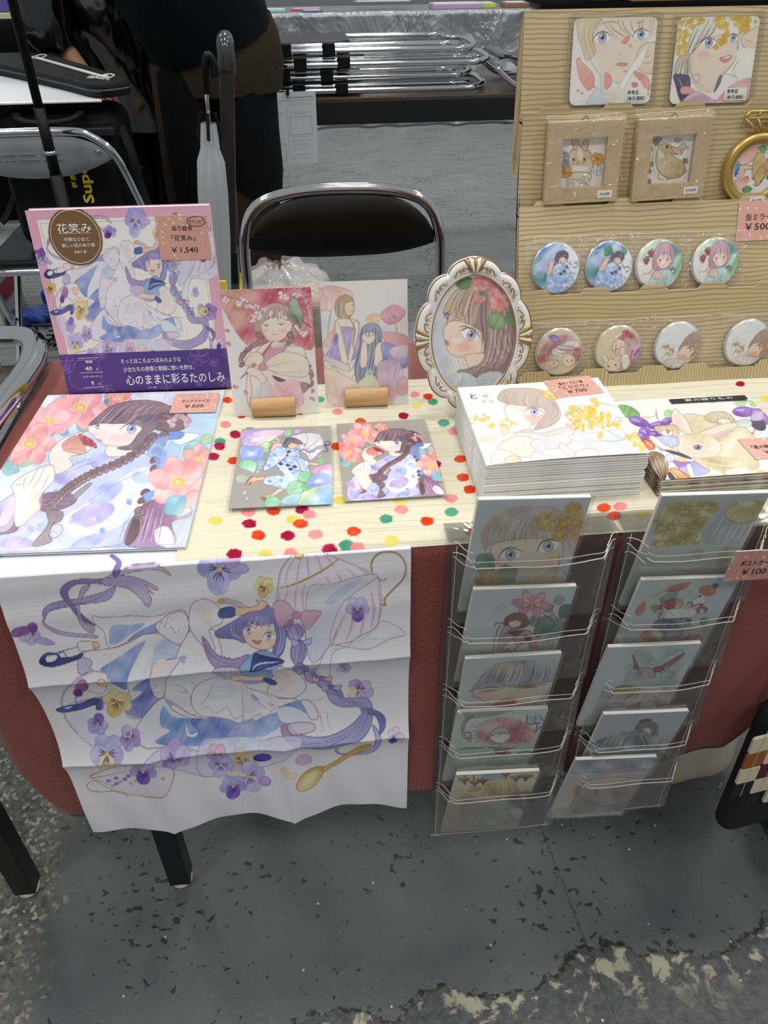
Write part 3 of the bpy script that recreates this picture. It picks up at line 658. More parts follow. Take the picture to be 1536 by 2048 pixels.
 A.f('1000,590 1060,500 1140,480 1100,560 1130,640 1090,740 1060,700 1040,620','#7fa6e6',a=.75,e='#5f7fc4'); A.f('1140,530 1210,560 1180,640 1110,690','#a9cdee',a=.8,e='#7fa0cc'); A.f('980,870 1050,850 1010,920','#6f9fe0',e='#5f7fc4')
 # hands and fruit
 A.f('365,590 430,500 520,460 570,450 640,540 600,590 500,620 520,680 430,730 390,700','#f6eae4',c2='#f0dcd4',e=e); A.f('450,520 540,470 600,590 520,590 460,570','#c97a70',c2='#e9b0a0',e='#9a5450')
 rng = A.rng
 for i in range(60):
  u,v = rng.uniform(0,1),rng.uniform(0,1); x = 555+u*85+v*30; y = 465+u*45+v*65-u*v*20
  A.el(x,y,10,9,('#c23a44','#d8606a','#a82834')[i % 3],e='#7a1c28',ew=.5,n=8,wc=.1)
 A.ls('560,470 520,500 450,545|600,580 520,560 430,580|610,590 540,610 490,600',e,1.2,.8)
 A.f('140,800 200,740 300,690 390,670 410,760 360,830 320,900 330,960 200,1070 170,960 160,850','#f7ece6',c2='#f1e0d9',e=e); A.ls('300,690 270,760 240,810|340,690 310,770 280,820|380,720 350,790 330,840|160,800 210,790|230,740 215,790 225,830|360,830 330,860 300,870|330,960 280,1000 240,1050',e,1.4,.9); A.f('290,830 330,840 330,960 230,1050 250,930','#ead2c8',a=.55,soft=12)
 A.f('70,1050 110,940 160,860 170,960 130,1050','#efdcd8',e=e); A.f('100,940 160,860 180,1000 150,1080 80,1090','#d6c9e8',a=.7)
 # right-hand camellia
 A.leaf(1230,570,160,0,'#8cc4cf'); A.leaf(1340,520,90,-30,'#a9d2a0'); A.camellia(1330,640,110,30,'#f0a8a6','#d2707a'); A.camellia(1200,790,185,15,'#f4b3b2','#d87880'); A.leaf(1120,990,170,-38,'#7bb2c9'); A.el(1310,890,60,45,'#f0b0b4',e='#d2707a')
 A.l('250,660 330,680 400,670','#a9a09c',2,.6)
 return A
def D_file(A):
 pomegranate_girl(A,True)
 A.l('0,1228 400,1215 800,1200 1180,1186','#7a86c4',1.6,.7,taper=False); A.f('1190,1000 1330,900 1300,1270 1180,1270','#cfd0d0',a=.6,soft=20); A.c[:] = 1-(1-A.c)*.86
def D_packet2(A):
 A.c[:] = rgb('#a09d98'); x0,y0 = A.x0.copy(),A.y0.copy()
 src = np.array([(700,868),(840,890),(880,990),(705,1012),(797,893),(755,905),(700,928),(875,945)],float)     # packet photo -> folder photo
 dst = np.array([(110,800),(370,880),(352,1090),(-10,1108),(266,869),(190,893),(70,895),(370,985)],float)
 fr = lambda q: q
 M,*_ = np.linalg.lstsq(np.c_[src,np.ones(len(src))],dst,rcond=None)
 A.x0,A.y0 = x0*M[0,0]+y0*M[1,0]+M[2,0],x0*M[0,1]+y0*M[1,1]+M[2,1]; A.frame((0,740),3.339)
 pomegranate_girl(A,False)
 A.c[:] = np.clip((A.c-.5)*1.12+.5,0,1)*np.array([1.0,.97,.95])

def checked(A,poly,base,cell,cols,ang=20):
 """kimono cloth with a diamond check,clipped to a polygon"""
 keep = A.c.copy(); P = crs(pts(poly),4,True); A.f(poly,base,e='#5f76a8',wc=.1); mn,mx = P.min(0),P.max(0); rng = A.rng; c,q = math.cos(math.radians(ang)),math.sin(math.radians(ang))
 inside = A.c.copy(); n = int(max(mx-mn)/cell)+2; cx,cy = (mn+mx)/2
 for i in range(-n,n):
  for j in range(-n,n):
   x = cx+(i*cell+(j % 2)*cell*.5)*c-(j*cell*.45)*q; y = cy+(i*cell+(j % 2)*cell*.5)*q+(j*cell*.45)*c
   if not (mn[0] < x < mx[0] and mn[1] < y < mx[1]): continue
   A.el(x,y,cell*.42,cell*.26,cols[int(rng.integers(len(cols)))],rot=ang,n=4,wc=.05)
 full = A.c.copy(); A.c[:] = keep; m = Art.__new__(Art); m.__dict__.update(A.__dict__); m.c = np.zeros_like(A.c); m.cf = m.c.reshape(-1,3); m.f(P,'#ffffff',raw=True,wc=0)
 A.c[:] = keep*(1-m.c)+full*m.c; A.cf = A.c.reshape(-1,3)
 return A.l(np.vstack([P,P[:1]]),'#5f76a8',1.0,.8,raw=True,taper=False)
CK = ['#e9f1fb','#c9def5','#a8c6ee','#8fb2e6','#e9f1fb','#b9d2f2','#c9def5','#a8c6ee','#8fb2e6','#e3ecfa','#2f3a6a','#e3b9d0','#b9d2f2']
def glory(A,P,c1,c2,cen,star='#f6f4fc'):
 A.f(P,c1,c2=c2,ang=60,wc=.25,e='#8f93c8',ea=.4); x,y = cen; Q = crs(pts(P),3,True)
 for i in range(0,len(Q),max(1,len(Q)//9)): A.l([(x,y),((x+Q[i][0])/2,(y+Q[i][1])/2)],star,3.0,.45)
 A.el(x,y,26,18,'#fbf8fd',a=.8,soft=14)
def yukata_girl(A,umb=True):
 A.el(1020,155,60,32,'#cbb0d8',rot=-15,e='#8f78a8')
 glory(A,'250,320 265,140 800,130 815,180 740,220 620,300 500,350 330,360','#c3b0e6','#e6c9e6',(430,260)); A.f('370,180 560,140 800,140 810,190 700,225 500,215','#efd0e6',a=.8,wc=.2); A.f('480,340 640,220 740,220 600,310','#e3ebc0',a=.8,wc=.2)
 A.leaf(840,210,130,-40,'#9fd0b0',e='#6fa88c'); A.leaf(480,350,160,30,'#b5dfb0',e='#6fa88c'); A.leaf(520,360,130,-15,'#cfe8b8',e='#6fa88c')
 glory(A,'225,370 330,355 480,370 555,420 545,500 450,545 300,555 215,520','#a5b6ec','#8fa9ea',(360,470)); A.f('205,580 300,545 430,580 450,640 410,730 330,700 210,660','#93d0a8',c2='#b9e2c4',e='#6fa88c',wc=.25); A.leaf(450,610,130,-15,'#a9c8ea',e='#7f98cc'); A.f('170,780 250,760 330,800 280,860 180,860','#b9d8c0',a=.6,wc=.3)
 if umb:
  A.f('800,310 890,240 1130,175 1340,205 1400,360 1350,430 1205,560 1150,480 1000,400 860,340','#d9d9df',c2='#efeff2',e='#8a8a96'); A.ls('1130,175 1165,260 1130,360 1090,420|1350,220 1250,330 1130,400|1210,560 1190,470 1110,420|1340,205 1400,360','#7a6a74',1.0,.8); A.l('670,290 700,310 740,310 760,280 740,255 700,262','#e6e0e8',2.6,.9)
  A.f('1130,420 1180,430 1270,400 1250,440 1180,450','#a9a6cc',e='#6d6a94'); A.f('1280,380 1390,350 1370,390 1300,400','#b4b2d6',e='#6d6a94'); A.l('1390,320 1440,295 1480,320 1450,350 1400,340 1430,390 1440,430 1380,440','#5c4650',3,.85)
 A.f('640,430 690,330 760,315 830,345 740,400 690,440 660,480','#f3d3bc',e='#a5746a')
 checked(A,'540,690 600,560 610,470 680,420 740,370 860,380 900,420 850,520 700,640 590,700','#c9def5',95,CK,25)
 checked(A,'860,390 1000,385 1060,430 1050,520 1030,560 850,540 880,460','#c9def5',90,CK,-10)
 checked(A,'1030,530 1150,560 1190,620 1160,650 1200,720 1080,700 1020,620','#c9def5',90,CK,15)
 checked(A,'730,620 850,540 1010,560 1060,690 1075,790 1010,870 880,960 720,930 560,880 560,800 700,770 830,770 770,680','#c9def5',100,CK,12)
 A.l('850,510 940,505 1030,520','#8f93b4',1.6,.8); A.ls('740,630 800,720 850,770|900,560 980,700 1070,780','#5f76a8',1.2,.8)
 A.f('890,340 960,310 1040,320 1000,380 940,400 900,380','#f0cdb2',e='#a5746a'); A.f('810,340 870,255 960,245 1050,280 1090,320 1020,330 940,310 890,350 850,370','#6b6472',c2='#8a8290',e='#423a48'); A.hair('870,260 830,320 850,365','1050,280 960,300 900,350',10,['#2f2836','#b9b2be'],1.3,.8); A.ls('1020,350 1060,400 1130,410 1200,390|1040,370 1090,330 1130,340 1100,370|990,390 1060,430 1120,400','#5f5866',1.8,.8)
 A.f('1180,590 1240,590 1325,605 1310,630 1230,630 1180,610','#f0cdb2',e='#a5746a'); A.f('555,785 470,800 400,790 330,840 300,900 380,880 440,850 550,830','#f2cdb0',c2='#e9b898',e='#a5746a'); A.f('760,950 830,970 720,1040 650,1110 580,1050 660,1030','#f2cdb0',e='#a5746a')
 A.ls('295,900 340,830 400,775|330,910 380,850|510,1070 560,1110 600,1130|540,1065 600,1120 630,1110','#8a5a40',3.2,.85); A.f('920,950 1000,900 1070,850 1010,960','#e9d3e2',a=.9,e='#9a7a94')
 glory(A,'1210,720 1300,650 1480,620 1520,760 1450,830 1370,780','#e9b9d0','#cfb6e6',(1440,720)); glory(A,'1150,890 1220,780 1370,740 1500,800 1500,900 1300,930','#8fb6ea','#a9b0ee',(1300,850)); glory(A,'1010,1150 1060,1030 1180,960 1300,920 1500,900 1520,1180 1200,1180','#d9e6b0','#86b8ee',(1390,1060)); A.f('1290,960 1500,910 1510,1150 1360,1150','#8fbcf0',a=.6,soft=40)
 A.leaf(1030,830,200,-30,'#93cf9f',e='#5f9a7a'); A.leaf(870,1000,280,-22,'#a9d8b4',e='#5f9a7a'); A.f('780,1150 880,1050 1060,1010 1010,1150','#bfe3c4',c2='#a9c3ee',wc=.25,e='#7fb09a'); A.leaf(560,1150,240,-5,'#8fcaa0',e='#5f9a7a'); A.leaf(1080,910,130,20,'#86c49a',e='#5f9a7a'); A.leaf(1300,580,110,-10,'#93cfa0',e='#5f9a7a')
 for x,y in ((470,715),(285,1010),(320,1100),(1330,510),(480,660)): A.sprig(x,y,5,24,'#f2f0fb',10,'#9f98c8')
def D_packet1(A):
 A.c[:] = rgb('#a6a39d'); yukata_girl(A)
def D_m_blu1(A,dx=0,dy=0,rot=0):
 if rot: A.frame((1112+dx,537+dy),2.977,rot=rot); A.xf += 274; A.yf += 467
 A.c[:] = rgb('#e9ebf2'); A.f('100,500 110,330 300,300 260,480 180,640 100,640','#7f9fe0',c2='#5fae9a',soft=14,wc=.4); A.leaf(160,430,60,-10,'#4f9a78'); A.leaf(250,330,40,30,'#4f9a78'); A.f('150,450 260,340 300,340 240,480','#c9d6f4',soft=12,wc=.3)
 A.f('300,380 420,330 440,500 340,480','#f4f4f8',e='#a9a9bc'); A.l('320,400 400,350 430,430','#9a9ab0',1.2,.7)
 checked(A,'225,470 270,440 320,450 340,490 330,560 380,600 260,620 210,580','#a9c6ee',34,CK,10); checked(A,'330,450 360,500 380,560 330,540','#a9c6ee',34,CK,30); A.f('215,500 235,420 255,440 240,500','#f0d3be',e='#a5746a')
 A.f('285,420 310,400 330,425 310,445','#f2d6c0',e='#a5746a'); A.f('260,420 275,385 310,372 340,390 335,420 315,405 285,415 275,440','#5c5570',e='#332c44'); A.ls('330,430 380,470 400,450 370,440|330,410 360,450 410,430','#5c5570',1.6,.8)
def D_m_blu2(A):
 D_m_blu1(A,106,-3,.28); A.frame((1020,380),2.977); A.leaf(560,400,70,-60,'#4f9a78'); A.leaf(660,350,50,60,'#4f9a78')
def D_m_gre1(A,dx=0,dy=0):
 A.frame((1020+dx,380+dy),2.977); A.c[:] = rgb('#f2efe9'); G = lambda p,**k: None
 A.f('780,420 830,330 920,300 1040,330 1060,450 1040,560 980,600 900,540 960,430 900,330','#a9d0a8',c2='#7fb6a0',soft=12,wc=.5); A.hair('900,320 980,360 1040,470','960,310 1040,380 1060,520',9,['#5f9a8a','#cfe6dc','#7fa6b8'],2,.7); A.f('930,360 1000,330 1020,380 960,410','#6fa8b0',a=.8,wc=.3); A.el(980,540,40,30,'#b9d8a0',a=.8,soft=10)
 for x,y in ((830,385),(805,425),(963,490)): A.f([(x-17,y-10),(x,y-18),(x+17,y-10),(x+8,y+14),(x,y+20),(x-9,y+14)],'#c23a4e',e='#7a1c30'); A.leaf(x-8,y-14,22,-20,'#5f9a5c',vein=False)
 A.f('840,460 845,380 880,335 930,330 970,380 965,430 940,470 900,490 860,480','#d9b0b8',c2='#b994b0',e='#8a6a80'); A.f('862,420 890,395 940,400 950,440 920,470 885,465','#f6e3d3',e='#b98a7a'); A.hair('880,350 868,390 862,420','940,345 950,390 952,420',9,['#a07a94','#eed6dc'],1.6,.8)
 A.el(885,425,8,9,'#c98a5a',wc=0); A.el(930,422,8,9,'#c98a5a',wc=0); A.el(905,440,14,8,'#fff',a=.6,wc=0,soft=6); A.el(880,445,10,6,'#f0a090',a=.6,soft=5); A.el(938,440,10,6,'#f0a090',a=.6,soft=5); A.l('902,455 912,455','#b06a60',1)
 A.f('850,490 900,480 950,480 1000,560 960,600 860,590 830,550','#bcdcd2',c2='#d3e6e4',e='#6f9a98',wc=.2); A.hair('900,490 870,560 850,590','960,490 960,560 940,600',7,['#6fa0a0','#f4faf6'],2,.6); A.l('790,500 830,490 850,460','#c98f9a',3,.8); A.f('825,570 880,575 930,560 880,590','#34508a',e='#223560'); A.f('860,480 900,500 890,530 850,520','#f2d2b8',e='#b98a7a')
def D_m_gre2(A): D_m_gre1(A,112,-3)
def D_m_red1(A,dx=0,dy=0,rot=0):
 A.frame((1020+dx,380+dy),2.977); A.c[:] = rgb('#e3cfae')
 A.f('150,1010 190,920 270,870 360,880 420,950 425,1040 380,1060 330,1000 250,990 180,1040','#d9b3b4',c2='#c9929c',wc=.5,soft=8); A.sprig(185,1010,14,36,'#cf6a74',12,'#8f3a48'); A.sprig(370,960,18,50,'#cf7f86',11,'#8f3a48'); A.el(255,885,34,18,'#9a7ac4',e='#6a4a94',rot=20,wc=.3)
 A.f('240,960 300,920 380,900 410,940 340,960 270,985','#f0ece6',e='#a98a84'); A.hair('230,950 300,980 380,960','260,910 330,920 410,950',7,['#9a5a60','#f4e6dc','#6a4a50'],1.6,.8)
 A.f('205,1030 230,1010 280,1015 290,1045 240,1070 205,1060','#f6e0d0',e='#a9786a'); A.ls('220,1035 235,1040|255,1030 272,1035','#8a4a40',1.6,.9); A.hair('195,1020 240,1000 300,1020','200,1065 250,1085 300,1050',6,['#d3a7a0','#a86a6a'],1.4,.7)
 A.f('310,1010 340,980 380,1000 390,1040 350,1060 315,1045','#efdcc0',e='#a98a6a'); A.el(340,1020,5,6,'#6a3a30',wc=0); A.el(370,1020,5,6,'#6a3a30',wc=0); A.ls('330,985 320,960|360,985 372,960','#d9bfa0',4,.9); A.ls('210,1070 220,1110|290,1070 300,1100 330,1080','#b58a7a',1.2,.7)
def D_m_red2(A):
 A.frame((1020,380),2.977); A.c[:] = rgb('#e6d3ae')
 A.f('640,890 700,850 760,900 780,980 740,1060 700,1120 560,1110 540,1080 660,1060 690,980','#d3a3a8',c2='#c98a94',wc=.5,soft=8); A.sprig(680,870,12,34,'#cc5f6c',11,'#8f3a48'); A.sprig(740,1000,14,45,'#c97a84',10,'#8f3a48'); A.sprig(600,1100,14,45,'#c97a84',9,'#8f3a48'); A.el(768,980,20,26,'#8a6ac0',e='#6a4a94',wc=.3)
 A.f('600,920 640,890 690,920 700,960 660,990 620,975','#f6e0d0',e='#a9786a'); A.hair('610,910 600,950 620,980','690,900 705,960 690,1040',9,['#c98f8c','#8a4a50','#f4e0d8'],1.8,.8); A.ls('622,945 636,950|655,935 670,940','#8a4a40',1.6,.9)
 A.f('570,1070 560,1030 600,1005 650,1020 660,1060 620,1085','#f2e2c8',e='#a98a6a'); A.el(588,1050,6,7,'#6a3a30',wc=0); A.el(633,1045,6,7,'#6a3a30',wc=0); A.f('565,1030 540,990 555,975 585,1015','#f2e2d8',e='#a98a6a'); A.f('610,1005 640,985 660,1000 640,1020','#f0d8cc',e='#a98a6a'); A.f('660,1000 700,980 720,1040 690,1080','#f4f0ea',e='#a98a84')
def D_m_yel1(A,dx=0,dy=0):
 A.frame((1020+dx,380+dy),2.977); A.c[:] = rgb('#e9ecee')
 A.f('1000,960 1040,880 1100,850 1160,880 1180,980 1140,1040 1080,1030 1100,940','#b99c88',c2='#a5897c',e='#8a6f60'); A.hair('1050,880 1010,950 950,1000','1130,860 1150,960 1100,1040',12,['#8a6a58','#dcc6b4'],1.8,.7)
 A.f('1005,960 1040,930 1080,950 1080,1000 1040,1020 1000,1000','#f4dfcc',e='#b98a7a'); A.f('1000,990 1050,985 1060,1010 1010,1015','#e39a8c',a=.7,soft=8); A.l('1045,950 1070,945 1075,975','#4a3a40',2.2,.9)
 A.sprig(1140,950,16,42,'#d6a63c',9,'#8a6a2a'); A.sprig(1110,1030,12,36,'#d6a63c',9,'#8a6a2a'); A.sprig(935,950,14,40,'#dcb75a',8,'#8a6a2a'); A.ls('900,1010 930,960|940,1010 950,960|960,1000 970,930','#8a9a6a',1.4,.7)
 A.f('900,1060 930,1010 1010,1010 1080,1040 1060,1100 960,1100','#ded6d2',e='#a99a94',wc=.15); A.hair('950,1010 920,1060 930,1095','1050,1030 1040,1070 1010,1100',7,['#a99a94','#fff'],1.4,.7)
def D_m_yel2(A): D_m_yel1(A,139,-3)

def D_cardA(A):
 # org (420,380) k 3.491
 A.f('40,660 690,650 720,1000 690,1120 560,1080 330,1090 250,1080 160,960 90,830','#cf6076',c2='#d98a90',wc=.25)
 A.f('40,660 330,660 300,760 260,900 180,960 80,820','#d9a08e',soft=40,wc=.2)
 for i in range(16): t = -2.9+i*.2; A.l([(480,760),(480+520*math.cos(t),760-420*math.sin(t)*-1)],'#eac6bd',1.0,.5)
 for q in ('80,850 250,840 420,820','160,960 330,920 480,900','240,1060 400,1030 560,1000','690,980 560,1010'): A.l(q,'#e6bdb4',1.2,.7)
 for i in range(18): A.l([(560+i*9,660+i*3),(690,720+i*22)],'#f0c9be',.9,.6)
 for i in range(9): A.l([(690,690+i*35),(570+i*3,800+i*20)],'#f3d2c6',.9,.5)
 A.f('40,830 90,830 160,960 250,1080 330,1090 240,1200 180,1560 40,1560','#efecea',soft=6)
 rng = A.rng
 for i in range(70): A.el(rng.uniform(60,700),rng.uniform(670,1180),3.5,3.5,'#f6e6e6',n=6,wc=0)
 A.ls('70,710 200,740 300,790 380,840 470,860 560,900 690,940|600,760 690,720','#8a5f5a',2.4,.8)
 for x,y in ((100,740),(190,770),(230,745),(260,790),(310,800),(340,830),(590,710),(520,730),(480,715),(600,960),(640,1000),(550,960),(300,860)): A.sprig(x,y,7,24,'#f8eeee',11,'#c98a92')
 # hair,wreath,face
 A.f('290,900 320,830 400,780 480,775 560,830 570,930 600,1010 560,1060 520,1010 360,1030 310,980','#cfb3a8',c2='#b99a90',e='#8a6a64'); A.hair('380,790 340,870 320,960','520,790 560,880 570,980',14,['#8d6c66','#e9d8d0','#a98880'],1.5,.7)
 A.f('350,930 420,880 500,890 560,930 540,1000 480,1050 420,1060 370,1010','#f9ecdf',c2='#f4dccd',e='#a5807a'); A.el(370,975,22,14,'#f2b7a6',a=.6,soft=10); A.el(500,975,26,16,'#efae9c',a=.6,soft=10)
 A.ls('365,930 385,940 405,932|465,925 490,932 515,920','#7a5a56',2.0,.9); A.el(385,925,12,8,'#c9b4a8',a=.7); A.el(490,918,13,8,'#c9b4a8',a=.7); A.l('420,1000 440,1004 458,998','#b5665e',1.6,.9); A.l('430,965 434,978','#c99a8a',1,.8)
 A.hair('420,800 400,870 370,910','520,810 530,880 545,920',10,['#9a7a72','#f0e0d6'],1.5,.75)
 for x,y in ((300,870),(330,840),(370,815),(420,850),(470,860),(510,880),(540,930),(290,900),(340,880)): A.sprig(x,y,5,18,'#fbf2f2',10,'#cf9aa2')
 # bird
 A.f('545,760 570,735 600,750 610,790 635,850 635,900 615,965 600,920 560,900 540,850 545,800','#a9b79a',c2='#8a9c80',e='#5f6f58',wc=.2); A.f('555,850 600,880 620,960 590,915','#5f6f62',a=.8); A.el(556,765,9,9,'#f2f2ea',wc=0); A.el(556,765,5,5,'#2a2a2a',wc=0); A.ls('640,800 660,790 690,760|620,890 660,930 700,960','#8a5a4c',3,.9)
 # braids
 for P in ('330,1000 350,1040 300,1080 250,1120 215,1170 220,1230','545,1000 560,1040 520,1080 510,1120 560,1150 620,1160 660,1210 690,1290 690,1370'):
  Q = crs(pts(P),5)
  for i in range(0,len(Q),2): A.el(Q[i][0],Q[i][1],22,15,'#b9988e' if i % 4 else '#a4837a',rot=40*(1 if i % 4 else -1),e='#7a5a56',n=10,wc=.1)
 # kimono
 A.f('400,1060 440,1050 480,1060 540,1090 640,1100 660,1200 690,1370 620,1350 640,1500 500,1530 280,1530 260,1260 330,1110','#f4e8e2',c2='#f2dfdc',e='#a5807a')
 A.f('390,1110 500,1080 520,1110 420,1180 370,1220','#d9a3b4',e='#9a6478'); A.f('370,1220 500,1130 660,1180 670,1300 560,1310 400,1260','#f3e9d6',c2='#eee3d0',e='#a5907a'); A.ls('390,1250 480,1220 600,1190|400,1260 520,1280 650,1270|420,1270 480,1300|400,1240 450,1190','#b9a48c',1.2,.7); A.el(365,1240,30,24,'#e0a0a4',e='#a55f6a')
 A.f('430,1280 470,1320 620,1340 640,1490 560,1520 460,1420','#efc4c6',wc=.15); A.f('400,1330 520,1500 620,1500 600,1530 320,1530 320,1400','#f0cfd2',wc=.15); A.f('620,1350 690,1370 640,1430','#8a6a6c',a=.7); A.f('430,1300 520,1335 470,1345','#5a4a4c'); A.hair('400,1260 480,1380 600,1480','380,1280 400,1400 420,1520',8,['#c98f98','#fff'],1.3,.6)
 for i in range(60): A.el(rng.uniform(400,620),rng.uniform(1400,1520),3,3,'#e3a0aa',n=6,wc=0)
 # sleeve,hands,handle
 A.l('430,1055 360,1150 290,1240 210,1320','#b5714c',6,.95); A.l('425,1050 355,1145 285,1235 215,1312','#dba67c',1.6,.7)
 A.f('240,1200 280,1140 330,1130 370,1180 330,1230 300,1210 260,1230','#f6e3d4',e='#a5807a'); A.f('250,1260 290,1240 340,1260 390,1330 350,1350 290,1310','#f6e3d4',e='#a5807a'); A.f('280,1300 350,1350 330,1500 280,1530 290,1400','#efe6e2',e='#a5807a'); A.f('320,1360 400,1350 400,1520 340,1520','#d3dbe2',a=.6,wc=.3); A.f('430,1100 440,1070 520,1060 500,1090','#d9dcb0',a=.8,wc=.3)
 for x,y in ((120,1070),(180,1380),(700,1410),(115,970),(200,1190),(250,1420),(700,1470)): A.sprig(x,y,5,14,'#e3a4aa',9,'#b5606e')
 A.c[:] = 1-(1-A.c)*.92
def D_cardB(A):
 # org (420,380) k 3.491
 A.c[:] = rgb('#ebe7e2'); e = '#a58a7c'; gr = '#9fae88'
 for P,c in (('750,720 800,680 900,690 980,730 970,790 870,830 810,850 760,790','#eec2ba'),('750,690 790,760 800,840 750,840','#e9b3ae')): A.f(P,c,c2='#f0d6ca',e='#cf8f88',wc=.2)
 A.hair('760,700 780,780 810,840','960,720 900,780 850,830',9,['#dc9c96','#f6e2da'],1.2,.5); A.l('835,845 820,930 810,1020',gr,4,.8)
 A.f('1195,920 1185,880 1230,840 1280,820 1340,850 1350,890 1300,940 1240,955','#e6b0b8',c2='#dc97a6',e='#b56f80',wc=.2); A.hair('1200,880 1240,900 1260,930','1340,860 1300,910 1260,940',8,['#c97a8c','#f4dade'],1.2,.6); A.sprig(1265,910,9,26,'#8fae98',5,'#5f7f6a'); A.l('1285,950 1300,1030',gr,3.5,.8)
 A.f('1080,915 1130,880 1190,900 1170,930 1110,935','#ecd2a6',e='#c9a070',wc=.2); A.l('1160,935 1175,1030',gr,3,.7)
 A.f('1185,1010 1260,1010 1365,1040 1365,1100 1280,1110 1220,1080','#e9a8ac',e='#c9787f',wc=.2); A.f('780,1090 830,1000 880,990 850,1100','#f0c8c4',e='#cf8f88',wc=.2)
 for x,y in ((1000,960),(1210,990),(790,950)): A.el(x,y,45,30,'#cfcbe4',a=.5,soft=14)
 # girl one
 H = '#b49a72'
 A.f('860,830 880,770 940,745 990,780 985,850 960,910 900,910 870,880',H,c2='#c9b48e',e='#7a6448'); A.hair('880,780 880,850 900,1000','950,750 920,860 890,940',9,['#7a6244','#e6d8b8'],1.4,.8)
 A.f('930,810 980,790 998,830 985,880 950,890 930,860','#f3e2c6',c2='#e9d0a8',e='#8a6a50'); A.l('975,815 992,820','#4a3a34',2,.9); A.l('985,858 996,856','#b5665e',1.2,.9)
 A.f('860,930 920,910 990,920 1030,940 1020,1060 960,1180 960,1230 920,1230 900,1100 880,1180 860,1050','#f4e7d4',c2='#ecd8b8',e=e)
 A.f('880,980 960,970 1020,1000 1040,1100 1010,1180 950,1210 860,1200 800,1160 860,1080','#c3b6de',c2='#a99cd2',e='#7a6fa8',wc=.2); A.hair('890,990 860,1100 820,1180','1010,1000 1010,1100 980,1200',10,['#7f72b8','#ece6f6'],1.5,.65)
 A.f('860,940 890,950 930,1100 950,1210 920,1240 880,1080','#f5e8d4',e=e); A.f('1000,930 1030,960 1010,1080 970,1220 950,1210 980,1060','#f5e8d4',e=e); A.l('960,900 1000,980 990,1080 1000,1140','#8a7250',3,.8)
 A.f('780,1160 860,1190 960,1240 940,1310 860,1260 780,1210','#d3cde6',c2='#f2ead8',e=e); A.f('790,1200 880,1250 960,1280 1000,1230 1010,1270 960,1340 860,1290 790,1240','#f4e9d6',e=e)
 A.f('840,1060 880,1010 880,1120 830,1160','#8f86cc',a=.7,wc=.3)
 # girl two
 A.f('1040,1010 1070,960 1130,945 1180,980 1190,1080 1200,1200 1160,1330 1140,1400 1120,1250 1060,1320 1040,1420 1010,1330 1000,1230 1040,1120','#9aa3b8',c2='#808aa6',e='#4a5068'); A.hair('1060,980 1030,1150 1010,1300 1040,1410','1170,980 1180,1120 1150,1280 1140,1400',22,['#3f465e','#d6dbe6','#6a7390'],1.6,.8)
 A.f('1050,1040 1070,1010 1130,1010 1145,1050 1110,1090 1070,1080','#f4e6cf',e='#8a6a50'); A.ls('1085,1035 1105,1030|1120,1035 1138,1025','#4a3a44',1.6,.9); A.hair('1055,980 1045,1010 1050,1040','1150,980 1150,1010 1150,1040',9,['#3f465e','#b9c2d6'],1.8,.8)
 A.f('1050,1090 1080,1080 1090,1160 1080,1240 1040,1240','#f5e8d2',e=e); A.f('1150,1100 1200,1090 1190,1220 1140,1240','#f5e8d2',e=e)
 A.f('1190,1090 1250,1090 1365,1160 1365,1250 1260,1260 1200,1180','#b4b0e0',c2='#8f90d0',e='#6f70b0',wc=.25); A.f('1240,1130 1320,1100 1365,1110 1365,1180 1280,1190','#e6d3e6',wc=.2,e='#a99ac8'); A.f('1160,1240 1240,1200 1320,1230 1340,1400 1260,1450 1180,1400','#d9c3dc',c2='#e3b6c4',wc=.25,e='#a58aa8'); A.hair('1210,1110 1240,1250 1230,1420','1350,1170 1320,1280 1280,1430',10,['#7f82c8','#f4eef8','#c98fb0'],1.3,.6)
 # big petals below
 A.f('780,1260 900,1290 1020,1360 1040,1440 980,1510 860,1520 800,1430','#eee0c2',c2='#e6bfc0',e='#c9a08a',wc=.2); A.hair('790,1270 820,1400 870,1510','1000,1360 980,1430 930,1510',9,['#cfa9a0','#f8f0e0','#b9c29a'],1.3,.5); A.f('990,1440 1120,1400 1240,1380 1290,1440 1230,1520 1080,1520','#e8b4bc',c2='#efd0cc',e='#c98a94',wc=.2); A.f('1020,1370 1120,1300 1180,1400 1100,1430','#dfe3b9',a=.9,wc=.2,e='#b0b488'); A.f('1290,1390 1330,1330 1365,1330 1365,1430 1310,1440','#eab4bc',e='#c98a94',wc=.2); A.ls('800,1230 860,1250 900,1290|830,1260 870,1230','#8fa37a',2,.8); A.l('860,1500 870,1530',gr,3,.8); A.sprig(760,1145,8,28,'#8fae8a',12,'#5f7f5a'); A.c[:] = 1-(1-A.c)*.82
